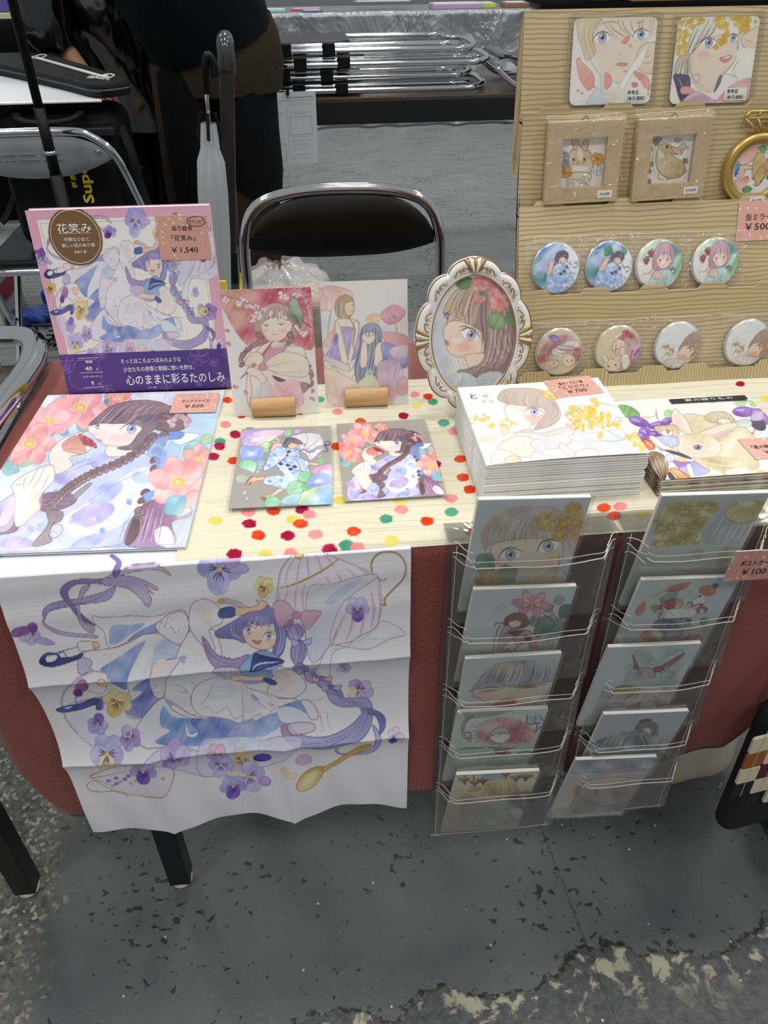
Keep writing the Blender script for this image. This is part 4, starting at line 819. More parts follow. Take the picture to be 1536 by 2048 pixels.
def D_oval(A):
 # org (800,480) k 5.12
 A.c[:] = rgb('#e9e6e0'); A.f('310,800 420,640 500,900 480,1400 380,1400','#d9dde2',soft=40,wc=.2); A.el(390,1100,60,90,'#c9cfdc',a=.6,soft=25); A.el(370,950,50,80,'#cfd4de',a=.6,soft=25)
 A.f('430,720 500,580 620,480 780,430 960,500 1090,680 1130,1000 1100,1250 1000,1400 850,1480 700,1400 560,1330 700,1290 820,1150 800,950 700,880 560,850 450,800','#b59a90',c2='#8a6c68',ang=40,e='#6a4c4a')
 A.f('430,720 500,580 620,480 780,440 760,620 720,850 620,860 520,840 450,800','#dcc9a8',c2='#bda08c',ang=0,soft=14)
 A.hair('640,470 520,600 440,790','800,440 770,650 720,880',22,['#9a7a62','#f0e4cc','#7a5a50','#e6d2b4'],2.0,.7); A.hair('820,520 800,760 820,1000 760,1260 580,1330','1000,560 1080,850 1060,1150 960,1400',34,['#5f4444','#c9b0a6','#7a5a56','#e0cdc4'],2.2,.7); A.hair('900,900 960,1150 1100,1240','1080,900 1100,1000 1120,1100',10,['#efe2da','#5f4444'],1.8,.7)
 A.f('440,880 500,830 620,840 720,890 790,980 800,1120 760,1200 650,1190 520,1170 460,1110 440,1020 420,960','#f7e4cc',c2='#f3d6bd',e='#a5746a'); A.f('630,1170 740,1150 830,1160 780,1260 680,1290 650,1230','#f2dcc4',e='#a5746a')
 A.el(640,1080,75,45,'#f0a888',a=.55,soft=26); A.el(560,1020,50,26,'#fbf3e6',a=.8,soft=16)
 A.eye(680,960,170,110,'#8f9ab0',28,'#6a4440',.1); A.ls('580,885 640,880 700,920|600,920 640,905','#7a5450',2.2,.9); A.eye(465,800,52,110,'#8a7a80',10,'#6a4440',0); A.ls('405,745 440,760|420,740 450,765|440,850 460,855','#7a4a4a',1.6,.9)
 A.f('440,1020 465,1030 478,1048 468,1062 445,1052','#d98f84',e='#a0524c'); A.l('430,930 440,965','#b98a78',1.2,.8)
 A.hair('560,620 540,740 600,850','720,560 700,760 690,880',12,['#8a6a58','#ecdcc0'],2,.75)
 # roses and leaves
 A.leaf(545,490,170,-20,'#5f8a5c',e='#3f5f44'); A.leaf(880,900,190,-48,'#7f9e68',e='#4a6a48',w=.48); A.leaf(1070,740,150,85,'#6f9160',e='#4a6a48')
 for x,y,r in ((780,470,85),(770,600,55),(900,560,60),(960,640,95),(860,430,60)):
  A.camellia(x,y,r,20,'#eba0a0','#c9686c',cen='#e48a8c',sq=.95); A.l([(x-r*.3,y),(x,y-r*.25),(x+r*.3,y+.1*r),(x,y+r*.3)],'#c05a62',1.4,.7)
 A.leaf(760,555,70,10,'#6f9160',vein=False); A.leaf(830,570,40,70,'#6f9160',vein=False)
 A.f('400,1440 500,1380 620,1340 720,1380 840,1480 820,1560 600,1560 440,1500','#e3e6ea',c2='#cfd4da',e='#8f949c',wc=.15); A.f('760,1400 880,1340 1000,1350 1040,1420 960,1560 820,1560','#d6d9de',e='#8f949c',wc=.15); A.hair('520,1370 500,1450 470,1520','720,1390 700,1480 690,1550',9,['#a9aeb8','#fff'],1.5,.6); A.hair('840,1360 830,1460 820,1550','1000,1360 960,1460 920,1550',8,['#8a8f9a','#fff'],1.5,.6); A.f('470,1500 560,1490 620,1540 560,1600 480,1560','#f0cf9a',a=.9,e='#b98f5a'); A.ls('440,1150 500,1340|480,1170 540,1330|560,1180 600,1320|600,1180 640,1300','#b9ac98',1.6,.7)
 A.hair('700,1290 620,1320 560,1340','860,1200 800,1320 740,1390',7,['#5f4444','#cbb2a8'],2,.7); A.c[:] = 1-(1-A.c)*.92
def yellow_girl(A):
 # org (900,750) k 3.938
 e = '#a5897c'
 A.f('380,190 430,120 560,105 700,120 790,180 850,280 840,360 760,420 640,440 700,360 720,280 600,260 470,240 440,230','#cbb2a2',c2='#b7a49c',e='#9a8478'); A.hair('440,130 400,200 450,235','740,140 700,220 730,280',20,['#a08676','#efe0d2','#b59c8c'],1.7,.7); A.hair('720,150 800,260 740,400','830,230 840,340 700,430',10,['#9c8c88','#e9e2de'],1.6,.7)
 A.f('425,260 470,235 600,255 720,275 730,330 660,390 600,410 520,400 450,360 430,300','#f7e6da',c2='#f3cfc0',e=e); A.f('470,270 560,330 600,370 500,370 440,330','#fbf8f4',a=.85,soft=10); A.f('580,330 680,330 700,370 620,410 580,380','#f0a597',a=.6,soft=18); A.f('520,370 610,385 600,410 540,410','#fdfcfa',soft=6)
 A.eye(650,305,130,56,'#a8a0d0',14,'#5a4248',.0); A.ls('690,320 725,340|600,265 650,262 690,280','#7a5a58',1.8,.8); A.ls('420,200 470,235|440,215 520,245',e,1.2,.7)
 A.hair('620,430 540,440 450,470','760,410 620,460 460,480',6,['#c9b0a0','#a58a7c'],1.5,.7)
 A.f('600,470 720,470 900,430 940,480 900,560 760,600 640,570','#f2dcd4',c2='#e9d9e2',e=e,wc=.1); A.l('620,465 700,490 820,480 900,440','#c3bcc4',4,.6); A.f('360,560 450,500 560,490 640,540 620,650 540,650 480,640 400,620','#f6e7da',c2='#efdccb',e=e); A.ls('450,500 490,570 470,640|520,500 560,560 540,640|590,520 610,600','#c9ab9a',1.2,.7); A.f('600,540 660,520 720,560 700,620 640,600','#dcd6e4',a=.7,e='#a9a3b8'); A.f('300,690 330,600 400,590 520,660 480,690','#f5e6d6',e=e); A.f('405,690 410,650 480,640 520,690','#eec9a4',a=.8,e=e); A.f('600,690 620,620 700,640 760,690','#f2ebe8',e=e); A.f('820,580 850,560 940,640 1000,690 960,690 860,630','#f6e8dc',e=e); A.f('930,640 1040,600 1120,620 1100,690 1000,690','#f3e6da',e=e)
 # wing
 A.f('900,500 1060,480 1300,450 1450,450 1480,560 1400,640 1200,630 1050,580 950,540','#eceef0',c2='#e3d8e4',e='#b9b4bc',wc=.15); A.hair('940,510 1150,520 1420,480','960,550 1200,620 1450,610',14,['#b9c3cc','#fff','#d3b9cc','#c9d6de'],1.5,.6)
 # blossoms
 A.ls('1100,230 1180,235 1320,270|1180,430 1260,490 1340,530 1350,480 1330,450|1240,420 1300,350 1370,380|1130,530 1240,550 1340,530|1430,580 1536,640','#a9bfa6',3.2,.85)
 for x,y,n,r in ((780,170,16,55),(960,330,26,80),(1060,310,22,75),(980,420,14,60),(1140,340,14,60),(1220,350,6,40),(1200,415,6,40),(1100,410,10,50),(1290,400,4,35),(1140,490,5,26),(1420,520,22,70),(1460,580,12,50),(1130,230,6,40),(1310,440,3,24)): A.sprig(x,y,n,r,'#edc952',17,'#bf962e'); A.sprig(x,y,n//3,r*.7,'#f6e08a',10,'#d9b04a')
 for x,y,n,r in ((200,340,10,34),(270,340,14,40),(310,405,8,34),(420,380,12,44),(150,390,8,30),(450,400,8,30)): A.sprig(x,y,n,r,'#ecd35e',9,'#a9964a')
 A.ls('230,500 190,560 160,640|200,360 260,420 330,470|310,410 350,460 430,500|400,400 380,460 440,490|250,500 350,490 480,470|140,440 200,520 260,560|260,640 330,560 420,510|230,590 300,560|160,560 220,620 270,680','#b4ad8c',1.5,.7); A.f('390,420 430,400 450,450 410,470','#f0cf9a',a=.8,e='#c9a06a'); A.f('230,490 320,480 330,510 250,520','#f3dcae',a=.8,e='#c9a06a'); A.sprig(920,400,8,40,'#f0cfc4',16,'#cf9f94'); A.l('880,300 940,310 1040,250','#9fb0b4',6,.5)
def D_bookletA(A): A.c[:] = rgb('#f6f4f2'); yellow_girl(A); A.c[:] = 1-(1-A.c)*.8
def D_bookletB(A):
 # org (1220,790) k 4.861
 A.c[:] = rgb('#ecebe6'); e = '#9a8a78'
 A.f('90,130 160,120 250,160 300,220 270,260 180,250 120,200','#7fae6a',c2='#5f9450',e='#4f7a48',wc=.3); A.leaf(540,250,110,-25,'#a9cf94',e='#7fa870'); A.leaf(980,90,120,0,'#c3dcae',e='#93b380'); A.leaf(1250,140,140,-10,'#b9d8a4',e='#93b380'); A.leaf(1400,120,100,30,'#a9cf94',e='#7fa870'); A.l('480,290 465,230 470,180','#b09a80',4,.9); A.l('465,240 380,255 300,240','#b09a80',2.2,.8)
 for x,y,rx,ry,ro in ((285,292,105,45,20),(480,335,110,38,-5),(560,300,60,32,-20),(340,405,70,52,30),(430,425,70,40,10),(290,440,40,50,0),(1335,228,112,50,0),(1480,260,90,60,20),(1530,310,50,50,0)):
  A.el(x,y,rx,ry,'#8a5fc0',rot=ro,c2='#6a3fa0',e='#5a3490',wc=.2); A.el(x-rx*.3,y-ry*.35,rx*.4,ry*.22,'#d9b9e4',rot=ro,a=.8,soft=10)
 A.f('1380,320 1440,280 1520,330 1520,400 1460,415 1400,380','#4a3a5c',c2='#2c2438',e='#2c2438'); A.f('1390,310 1430,240 1520,230 1500,310','#c3a9cf',e='#8a6f98')
 # sleeping child and body
 F = '#d9cba4'
 A.f('740,420 730,260 800,235 950,260 1000,235 1140,225 1230,300 1330,390 1400,480 1390,600 1400,760 1300,800 1100,830 900,790 800,720 780,660',F,c2='#cdbd92',e=e,wc=.25)
 A.hair('800,300 1000,330 1200,420 1350,560','800,680 950,740 1150,760 1330,720',26,['#efe6cc','#bfae84','#e6dabc'],2.4,.55); A.f('1080,520 1250,440 1380,520 1380,640 1200,680 1100,620','#e9e0c8',a=.7,soft=50,wc=.3)
 A.f('940,290 990,235 1100,222 1190,250 1225,310 1180,350 1110,350 1060,330 1000,320','#d9c8ac',c2='#bda684',e='#8a7258'); A.hair('980,240 960,290 900,300','1150,230 1220,290 1200,350',12,['#a58c6c','#f0e6d2'],1.6,.7); A.f('1060,310 1130,290 1190,320 1170,345 1100,345','#f8ece0',e=e); A.ls('1080,325 1105,330|1140,318 1160,326','#8a6a58',1.4,.8)
 A.f('1240,330 1330,300 1390,320 1380,370 1300,380 1230,370','#b9cfd2',c2='#dce6d2',e='#8aa0a0',wc=.2); A.ls('1390,440 1420,400 1400,380|1370,430 1410,450','#c23a3a',2.4,.9)
 # rabbit head and ears
 A.f('615,300 620,230 655,180 700,215 760,300 800,430 740,430 680,390 630,350','#efe6dc',c2='#e3d6c0',e=e); A.f('640,300 655,215 700,260 720,360 760,420 700,390','#e6c3c4',a=.7,soft=10)
 A.f('850,435 960,390 1100,345 1250,335 1220,390 1130,440 1040,480 960,465','#e9dcc8',e=e); A.f('960,455 1080,420 1200,380 1130,440 1040,475','#d9a9ac',a=.7,soft=10)
 A.f('640,480 700,440 850,430 960,450 1050,520 1055,590 1000,650 900,660 760,650 680,620 640,590','#ddcda6',c2='#eee2d6',e='#bda98a',wc=.15); A.hair('700,460 850,520 1030,540','680,600 820,630 1000,640',18,['#efe6cc','#c3b288'],1.8,.5); A.f('680,590 900,640 1040,600 960,655 760,650','#ecd6d4',a=.6,soft=16)
 A.el(830,565,52,30,'#f4eee2',a=.9,soft=8); A.el(832,563,40,22,'#6f6a8c',c2='#a9a4c0',e='#4a4468'); A.el(832,563,18,16,'#2c2840',wc=0); A.el(822,556,7,5,'#fff',wc=0)
 # children at the left with fans
 A.f('430,350 520,340 640,340 680,400 640,450 560,440 480,420','#cdb28c',c2='#e3cfae',e='#8a7050'); A.hair('450,345 470,400 500,430','660,350 680,400 660,450',12,['#8a6a48','#f2e4c8'],1.6,.75); A.f('490,400 560,380 610,410 580,440 520,440','#f8ece0',e=e); A.eye(560,405,50,30,'#c9a04a',8)
 A.f('300,470 360,470 410,510 405,560 330,560','#d8432c',c2='#e9764a',e='#9a2c20'); A.ls('320,480 390,520|330,500 390,545','#f6e2d2',2,.8); A.f('400,470 480,440 640,460 640,540 520,560 470,580','#c3cdf0',c2='#a9b2e4',e='#6f78b4',wc=.2); A.hair('480,460 520,520 540,560','620,470 630,520 600,550',7,['#7f88c4','#fff'],1.5,.6); A.f('370,440 420,440 520,530 640,590 600,600 480,560 400,500','#fbf2ea',e=e)
 A.ls('510,580 640,620 760,670','#2c2438',7,.9); A.ls('510,575 600,590','#c8402c',3,.9); A.f('330,600 420,590 500,640 520,740 490,830 440,900 380,800 330,680','#8a7258',c2='#5a4432',e='#3a2c20',wc=.4); A.hair('340,610 380,750 440,890','480,640 510,740 480,840',14,['#3a2a1e','#d6c09a','#a58a64'],2,.7)
 A.f('500,640 570,620 600,660 570,690 510,690','#e9e4f0',c2='#c9cdf0',e='#7f88b4'); A.f('580,680 660,700 740,700 700,750 620,750','#a66ac0',e='#6a3a88'); A.el(660,675,45,20,'#ecd898',e='#b99a4a'); A.f('760,690 860,750 920,790 820,830 740,800','#9f9fe4',c2='#b6b9f0',e='#6f70b4'); A.f('620,760 720,740 740,830 700,860','#b9b9ee',e='#6f70b4'); A.f('700,740 740,720 770,860 730,860','#fbf2ea',e=e)
 A.f('510,780 580,750 700,820 720,860 600,860 530,840','#e8a05a',c2='#d8743a',e='#8a3a1c'); A.ls('560,760 640,850|590,765 680,850|540,790 590,850','#f8ecd0',2.4,.8); A.f('510,800 540,790 580,860 520,850','#2c2a38')
 A.f('880,830 960,800 1100,850 980,870','#c9c48a',wc=.3); A.f('1080,800 1200,780 1300,790 1200,850 1120,850','#f6f2ea',soft=8); A.f('920,790 1000,800 1040,830 960,830','#f4efe6',soft=8); A.f('1250,830 1400,790 1520,830 1520,870 1250,870','#ecd08a',c2='#f0b07a',soft=16,wc=.3)
 A.f('1400,560 1480,500 1530,540 1520,600 1420,590','#f2ead2',c2='#e6dca8',e='#b9b08a',wc=.2); A.f('1390,480 1460,450 1510,420 1510,500 1420,530','#efeaf2',e='#b0a8bc'); A.c[:] = 1-(1-A.c)*.85
def D_shikA(A):
 # org (1000,0) k 2.866
 e = '#a58a78'; A.c[:] = rgb('#f4f1ea')
 A.f('430,100 880,100 885,180 820,260 780,360 720,450 700,480 600,430 540,330 480,270 440,180','#f6e8d6',c2='#f3e2cc',soft=6)
 A.f('440,110 560,105 520,200 540,300 500,340 470,280 440,200','#ecdcb8',e='#b59a6c'); A.hair('480,110 450,220 520,350','560,105 540,200 560,290',12,['#b3986a','#f8f0dc','#d3ba86'],1.6,.75); A.hair('600,105 640,170 740,230','880,105 870,170 860,230',14,['#8f7a64','#efe6d4','#a8927a','#cbb491'],1.6,.75); A.l('560,110 600,160 640,200 700,250','#c3a878',1.6,.8)
 A.ls('560,140 620,128 660,140|760,140 810,130','#b59a84',3,.7); A.eye(578,218,92,62,'#8f97c4',2,'#6a5a60'); A.eye(795,204,84,58,'#7fa6b8',-4,'#6a5a60')
 A.f('690,245 705,225 725,210 728,228 715,250','#ef9c90',e='#d97a70'); A.el(742,265,14,8,'#f0aca0',rot=30); A.ls('680,310 695,320',e,1.2,.8); A.f('670,368 700,362 735,368 705,378','#eab0a0',e='#a5645a')
 A.el(600,290,40,22,'#f6cfc0',a=.5,soft=14); A.ls('505,310 520,340 560,400 600,440 680,475 720,480|780,330 760,400 720,480|600,440 610,530|700,490 650,590|580,420 600,530',e,1.3,.8)
 A.f('800,270 850,250 885,260 885,420 800,400 780,340','#f4e4d0',c2='#f0dcc4',e=e); A.ls('850,290 830,330 860,320|820,370 880,360|790,320 850,330',e,1.3,.8); A.f('780,340 840,250 820,360 760,440 700,560 650,590 690,500','#fbf6ee',e='#d9c9b4')
 A.f('440,340 470,350 540,420 550,480 520,515 470,450','#f3c6ba',c2='#ee9f92',e='#d98a7c',wc=.2); A.f('610,420 640,430 650,480 620,510','#f0a89c',e='#d98a7c'); A.f('780,410 850,440 880,500 860,530 830,480 780,430','#f2b4a8',e='#d98a7c',wc=.2); A.f('770,475 800,480 800,500 775,500','#ee9688',e='#d97a70')
 for x,y in ((455,330),(462,515),(488,530),(725,410),(555,495),(868,545)): A.el(x,y,10,8,'#f0a3a8',n=8)
 A.f('530,560 570,500 610,535 680,540 660,590 520,596','#e6e8ee',c2='#d9dce4',e='#a9a9b4'); A.ls('430,590 500,570 540,520|480,600 520,560','#c9c4bc',1.2,.7); A.f('610,530 700,500 720,560 660,595','#f4e6d2',a=.7)
def D_shikB(A):
 e = '#a58a78'; A.c[:] = rgb('#f6f1e8')
 A.f('1120,250 1180,220 1340,200 1360,300 1340,370 1290,430 1250,520 1160,500 1110,400','#f7e6d2',c2='#f2dfca',soft=6,e='#c9a98c')
 A.hair('1110,110 1060,260 1020,470','1240,110 1200,200 1130,240',16,['#8a7a70','#f0e6d6','#b5a28a','#6a5a5c'],1.7,.75); A.f('1020,340 1080,300 1100,400 1080,470 1020,440','#cdbba4',a=.7,wc=.3,e='#8a7a70'); A.hair('1050,330 1020,420 1030,520','1090,320 1110,420 1090,500',8,['#6a5a60','#efe2cc'],1.6,.8)
 A.f('1010,425 1060,420 1110,450 1100,590 1060,560 1030,480','#5c5878',c2='#3f3d5c',e='#2f2c48',a=.9); A.f('1270,440 1290,430 1285,480 1255,530','#6a6884',a=.9); A.ls('1100,440 1150,420 1160,460 1120,470|1040,440 1080,500 1140,510','#c9b29a',3,.8)
 for x,y,n,r in ((1050,150,22,55),(1030,230,16,50),(1040,290,9,30),(1110,120,8,30),(1240,120,12,40),(1270,180,12,32),(1265,240,8,22),(1330,120,12,40),(1400,130,18,55),(1370,180,9,32),(1230,270,4,14)): A.sprig(x,y,n,r,'#ecc95c',12,'#c09a3c',sq=1.0)
 A.eye(1190,246,84,50,'#8f97b4',4,'#5a4a54'); A.eye(1325,222,56,40,'#a99ab4',8,'#5a4a54'); A.f('1262,335 1290,325 1328,318 1320,345 1290,355','#f0a39a',e='#a5564c'); A.f('1280,330 1325,320 1310,332','#fff',wc=0); A.el(1170,310,36,22,'#f3b9a8',a=.55,soft=14); A.ls('1340,200 1360,290 1355,330|1345,360 1300,420 1260,520|1110,400 1120,440 1200,500|1300,420 1370,440 1380,480|1345,240 1375,330 1350,400 1370,440',e,1.3,.8)
 A.f('1370,220 1420,180 1464,170 1464,290 1400,280','#f4e2cc',e=e); A.ls('1380,260 1420,290 1460,270|1390,230 1440,250',e,1.2,.7); A.f('1350,300 1400,280 1464,300 1464,450 1400,440 1380,360','#f9f4ea',soft=4)
 A.f('1090,560 1150,520 1240,560 1270,585 1100,585','#e6cdd8',c2='#d9b9cc',e='#b08a9c',wc=.15); A.f('1290,560 1350,490 1464,450 1464,580 1280,580','#efc6c2',c2='#e9b0ac',e='#cf8f8a',wc=.2); A.hair('1300,560 1360,500 1440,460','1330,580 1400,560 1460,540',8,['#cf8f8a','#f8e2dc'],1.4,.6); A.hair('1120,560 1180,540 1240,570','1110,580 1180,575 1260,585',5,['#b58aa0'],1.2,.6); A.f('1060,500 1100,490 1140,520 1110,530 1070,530','#f0b4a4',e='#cf8f8a')
def D_rabA(A):
 A.c[:] = rgb('#eeebdf'); e = '#7a6650'
 A.f('415,960 410,900 430,860 470,845 510,860 535,900 530,960 500,1010 440,1015','#d6bf92',c2='#e3d3ae',e=e,wc=.2); A.f('440,865 425,810 450,805 470,850','#d9bfa0',e=e); A.f('475,850 490,810 510,815 500,865','#d9bfa0',e=e); A.f('455,860 475,855 480,920 460,925','#f2ead6',soft=5); A.el(435,915,6,8,'#3a2c24',wc=0); A.el(490,912,6,8,'#3a2c24',wc=0); A.el(470,935,22,16,'#c9a878',a=.6,soft=6); A.f('430,950 470,945 510,950 490,985 440,985','#f4eee0',soft=6); A.f('420,1000 450,980 520,985 515,1020 440,1020','#e9dcc0',e=e)
 for x,y,r,c,k in ((390,985,34,'#d9a83c','#8a5a20'),(557,905,34,'#e3b04a','#9a5a2c'),(385,900,26,'#b9aec4','#6f6484'),(388,940,24,'#a99cba','#6f6484'),(555,965,28,'#e9e7ea','#8a8790'),(490,1030,28,'#e6e3dc','#8a867a'),(415,1040,22,'#e0ddd2','#8a867a')): A.camellia(x,y,r,10,c,k,cen='#7a3c20' if k[1] in '89' and c[1] in 'de' and c[3] in 'ab' else c,sq=.95)
 A.ls('520,1050 500,1040 460,1030|560,1000 550,960','#6f7a5c',1.2,.7)
def D_rabB(A):
 A.c[:] = rgb('#eeebdf'); e = '#6a5844'
 A.f('915,860 930,840 970,835 990,850 1030,880 1000,890 980,880 1000,900 1050,930 1065,970 1040,1010 970,1020 920,980 905,920','#d9c79c',c2='#cbb688',e=e,wc=.2); A.f('985,850 1030,860 1040,885 1000,880','#dcbfa8',e=e); A.el(963,850,8,8,'#2a2420',wc=0); A.f('915,870 940,880 950,910 920,910','#f0e6d0',soft=5); A.ls('930,980 920,1020 950,1030|960,1000 970,1030 985,1025|1010,1000 1040,1000|1060,960 1072,980 1050,990',e,1.5,.85)
 for x,y,a,c in ((900,850,-70,'#8a9a8a'),(880,880,-110,'#9aa59a'),(895,940,150,'#8a9a80'),(885,990,200,'#7f9078'),(880,1030,120,'#8a9a80'),(900,820,-20,'#a99ea4'),(1000,820,-20,'#c9c4bc'),(1050,910,40,'#8a867a')): A.leaf(x,y,36,a,c,e='#6a6a58')
 A.ls('905,840 890,920 900,1000|1040,900 1050,850 1040,820|1050,870 1070,840|1045,880 1030,840','#6f7060',1.4,.8); A.sprig(1050,845,8,20,'#cfc9bc',9,'#7a7568'); A.sprig(885,825,6,20,'#b4a6ae',11,'#6f6470')
def D_ring(A):
 A.c[:] = rgb('#eeeeea'); e = '#6a5844'
 A.f('525,800 560,680 680,610 780,590 780,680 720,790 620,840 560,840','#f0aea0',c2='#ecd0c0',e='#c9786c',wc=.25); A.f('940,580 1020,560 1060,640 1000,690','#9a96c4',e='#5f5a94',wc=.2); A.f('1000,720 1060,680 1065,880 1010,840','#b08ac0',e='#7a5a90',wc=.2)
 A.f('780,680 830,655 900,680 960,760 1000,860 1000,940 940,1060 880,1135 820,1130 780,1060 760,960 740,820','#d9bf8a',c2='#dcc294',e=e,wc=.2); A.f('890,690 960,660 985,700 940,750','#e9f0f4',e='#8a949a'); A.f('910,900 930,820 960,760 985,780 1000,860 960,960','#dcae80',e=e); A.f('800,980 840,900 900,860 960,920 940,1040 880,1130 820,1120 790,1050','#d6b880',e=e,wc=.15); A.el(803,1040,9,18,'#2a2420',wc=0); A.el(920,1070,18,9,'#2a2420',rot=-35,wc=0); A.f('820,1080 860,1060 880,1110 850,1130','#d9a06a',a=.7,soft=6); A.f('770,1060 800,1050 830,1130 790,1110','#f4efe4',soft=6)
 A.f('550,860 620,840 740,860 750,900 680,910 600,920 550,910','#e6d3a4',e=e); A.f('500,820 540,830 545,960 500,1000','#5f9ac4',e='#3f6a94',wc=.2); A.f('520,1010 600,940 660,935 600,1030','#efc9c6',e='#a5646c'); A.f('520,1060 600,1060 680,1000 730,1040 690,1150 640,1190 560,1150','#ef9f92',c2='#f2d6cc',e='#c9685c',wc=.2); A.leaf(660,1210,150,-12,'#6f9a5c',e='#3f5f3c'); A.leaf(790,590,140,15,'#7fae74',e='#4f7a4c'); A.leaf(1010,1040,80,-70,'#5f8a54',e='#3f5f3c')
def D_p1(A):
 # org (850,980) k 3.938
 A.c[:] = rgb('#dcdfe6'); e = '#8a6f6a'
 A.f('440,330 560,190 720,130 900,120 1080,160 1250,330 1200,520 1130,480 1060,400 560,420 470,480','#dccfc4',c2='#cfb4a8',wc=.2); A.hair('640,150 480,300 440,440','1160,200 1180,360 1200,500',44,['#b59684','#f3eee8','#c9a394','#efe6de'],1.7,.65)
 A.f('520,440 700,390 1000,380 1080,430 1070,560 980,650 820,690 680,650 560,560','#f4e3d0',c2='#eedac6',e=e); A.hair('640,200 600,330 560,430','1000,160 1050,300 1080,420',22,['#b59684','#f8f4ee','#cfb0a2'],1.9,.7)
 A.eye(672,510,165,100,'#9fae94',-6,'#5a4a48'); A.eye(970,445,165,95,'#a9b896',-14,'#5a4a48'); A.l('790,612 840,604 890,598','#a9605a',2,.9); A.el(600,580,60,35,'#f0b48a',a=.6,soft=22); A.el(1010,530,50,30,'#f0c09a',a=.5,soft=22)
 for x,y,r in ((950,250,80),(1090,270,75),(1170,160,70),(1180,260,70),(1060,350,60),(1200,340,60)): A.camellia(x,y,r,15,'#dcb96a','#b08a44',cen='#e6d3a0',sq=.9)
 A.leaf(410,520,170,40,'#8fa894',e='#5f7f70',w=.5); A.leaf(560,700,190,-25,'#7f9a88',e='#5f7f70'); A.leaf(540,760,200,-5,'#9fb09a',e='#5f7f70'); A.sprig(470,720,26,80,'#d9a24c',22,'#a9742c'); A.sprig(560,690,12,50,'#e0ae5a',18,'#a9742c'); A.ls('1060,480 1040,640 990,750|1100,560 1180,560 1160,620 1080,660|960,640 1020,600 1000,700|1080,640 1140,690 1100,740','#a97a5a',3,.6); A.f('600,760 800,700 1000,680 1150,740 1150,800 600,800','#ecd6a4',soft=20,wc=.3); A.f('400,780 700,740 1200,780 1200,980 380,980','#d9dccb',soft=20)
def D_p2(A):
 A.c[:] = rgb('#d6dade'); e = '#7a5f68'
 A.ls('560,940 600,900 650,960|520,930 640,970|540,1070 600,1050','#a9b4bc',2,.7)
 for x,y,L,a,c in ((1050,1010,150,-40,'#6a8a88'),(930,960,90,-30,'#7a9a8e'),(810,1060,110,-25,'#8aa49c'),(850,1140,260,-22,'#6f908a'),(900,1250,120,-25,'#7f9a90'),(960,1280,60,10,'#6a8a88'),(1090,1050,80,20,'#8aa49c'),(1010,890,90,-20,'#b4c0c0')): A.leaf(x,y,L,a,c,e='#44605e')
 A.ls('870,940 950,1000 1010,1060 1100,1180|1060,1120 1095,1210','#7a4a48',2.4,.85)
 A.camellia(835,905,150,10,'#d9a3ae','#a8566a',cen='#e3c39a',sq=.5); A.camellia(840,890,80,30,'#e3b4ba','#a8566a',cen='#e3c39a',sq=.5); A.sprig(990,1000,3,22,'#d3a3b4',18,'#a8667a')
 A.f('610,1060 640,1000 720,970 790,990 810,1060 760,1090 680,1080','#9a5f5a',c2='#7a4444',e='#4a2c30'); A.hair('630,1010 560,1100 520,1270','780,990 780,1080 640,1100',16,['#5a3034','#d3a49c','#8a4f50'],1.7,.75); A.f('650,1050 710,1030 750,1050 730,1080 670,1080','#f2ddd0',e=e); A.ls('530,1160 530,1260 470,1290 415,1270|540,1080 555,1050 600,1050','#8a5a5c',3,.8)
 A.f('560,1290 600,1180 700,1120 800,1110 880,1180 900,1300 700,1320','#cba6b4',c2='#b98fa4',e=e,wc=.2)
 for P,c in (('600,1250 680,1180 720,1240 640,1290','#ecdca4'),('680,1170 760,1150 740,1210','#c99aae'),('770,1140 830,1160 820,1200 780,1190','#4a4258'),('700,1250 800,1200 820,1300 720,1300','#ece4d6'),('820,1200 880,1190 900,1290 830,1300','#c48fa4'),('570,1290 640,1250 720,1300','#b07a94'),('640,1130 700,1110 780,1110 700,1160','#5f4a5c')): A.f(P,c,e=e,raw=True)
 A.f('880,1180 1000,1130 1100,1200 1080,1290 920,1310','#c9cfc6',a=.7,wc=.3); A.sprig(935,1195,2,8,'#e3b4b4',16,'#a86a6a'); A.f('340,1310 1200,1280 1200,1560 330,1560','#d6d6d6',soft=12)
def D_p3(A):
 # org (860,1280) k 5.121
 A.c[:] = rgb('#d3d8da'); A.f('420,520 560,330 700,230 1000,200 1250,220 1380,400 1280,560 900,470 500,520','#b9b4bc',c2='#a9a3b4',wc=.3); A.f('640,260 900,230 940,300 700,350','#d6c4ae',a=.8,soft=24); A.f('1000,220 1300,200 1340,300 1100,330','#b4c9ce',a=.7,soft=24)
 A.hair('640,250 580,380 540,460','1300,240 1310,340 1260,420',40,['#5f5a6c','#e3e0e4','#7f7888','#c9c0c4'],2.2,.75); A.hair('560,330 460,460 390,540','620,300 520,420 440,530',8,['#6a6474','#dcd8dc'],1.8,.7)
 A.f('440,520 560,470 900,470 1260,420 1200,560 1000,680 750,700 600,640 500,580','#e9d8c6',c2='#dcc6b4',e='#8a6a64'); A.ls('480,500 620,480 760,490|520,520 700,510|850,480 1050,460 1200,440|900,490 1100,470','#5a4a54',2.6,.8); A.el(560,540,60,26,'#e3a48c',a=.6,soft=18); A.f('640,670 700,620 800,590 890,610 840,680 700,695','#b5535c',c2='#c97078',soft=14,wc=.2); A.ls('380,600 460,640 580,660|420,560 520,600|600,650 500,690','#7a7484',2,.7); A.hair('1260,430 1180,560 1000,690','1300,440 1260,580 1100,690',8,['#7a7688','#d3d0d8'],2,.7); A.f('380,680 480,650 640,680 600,740 360,740','#d9b4a8',a=.7,soft=14)
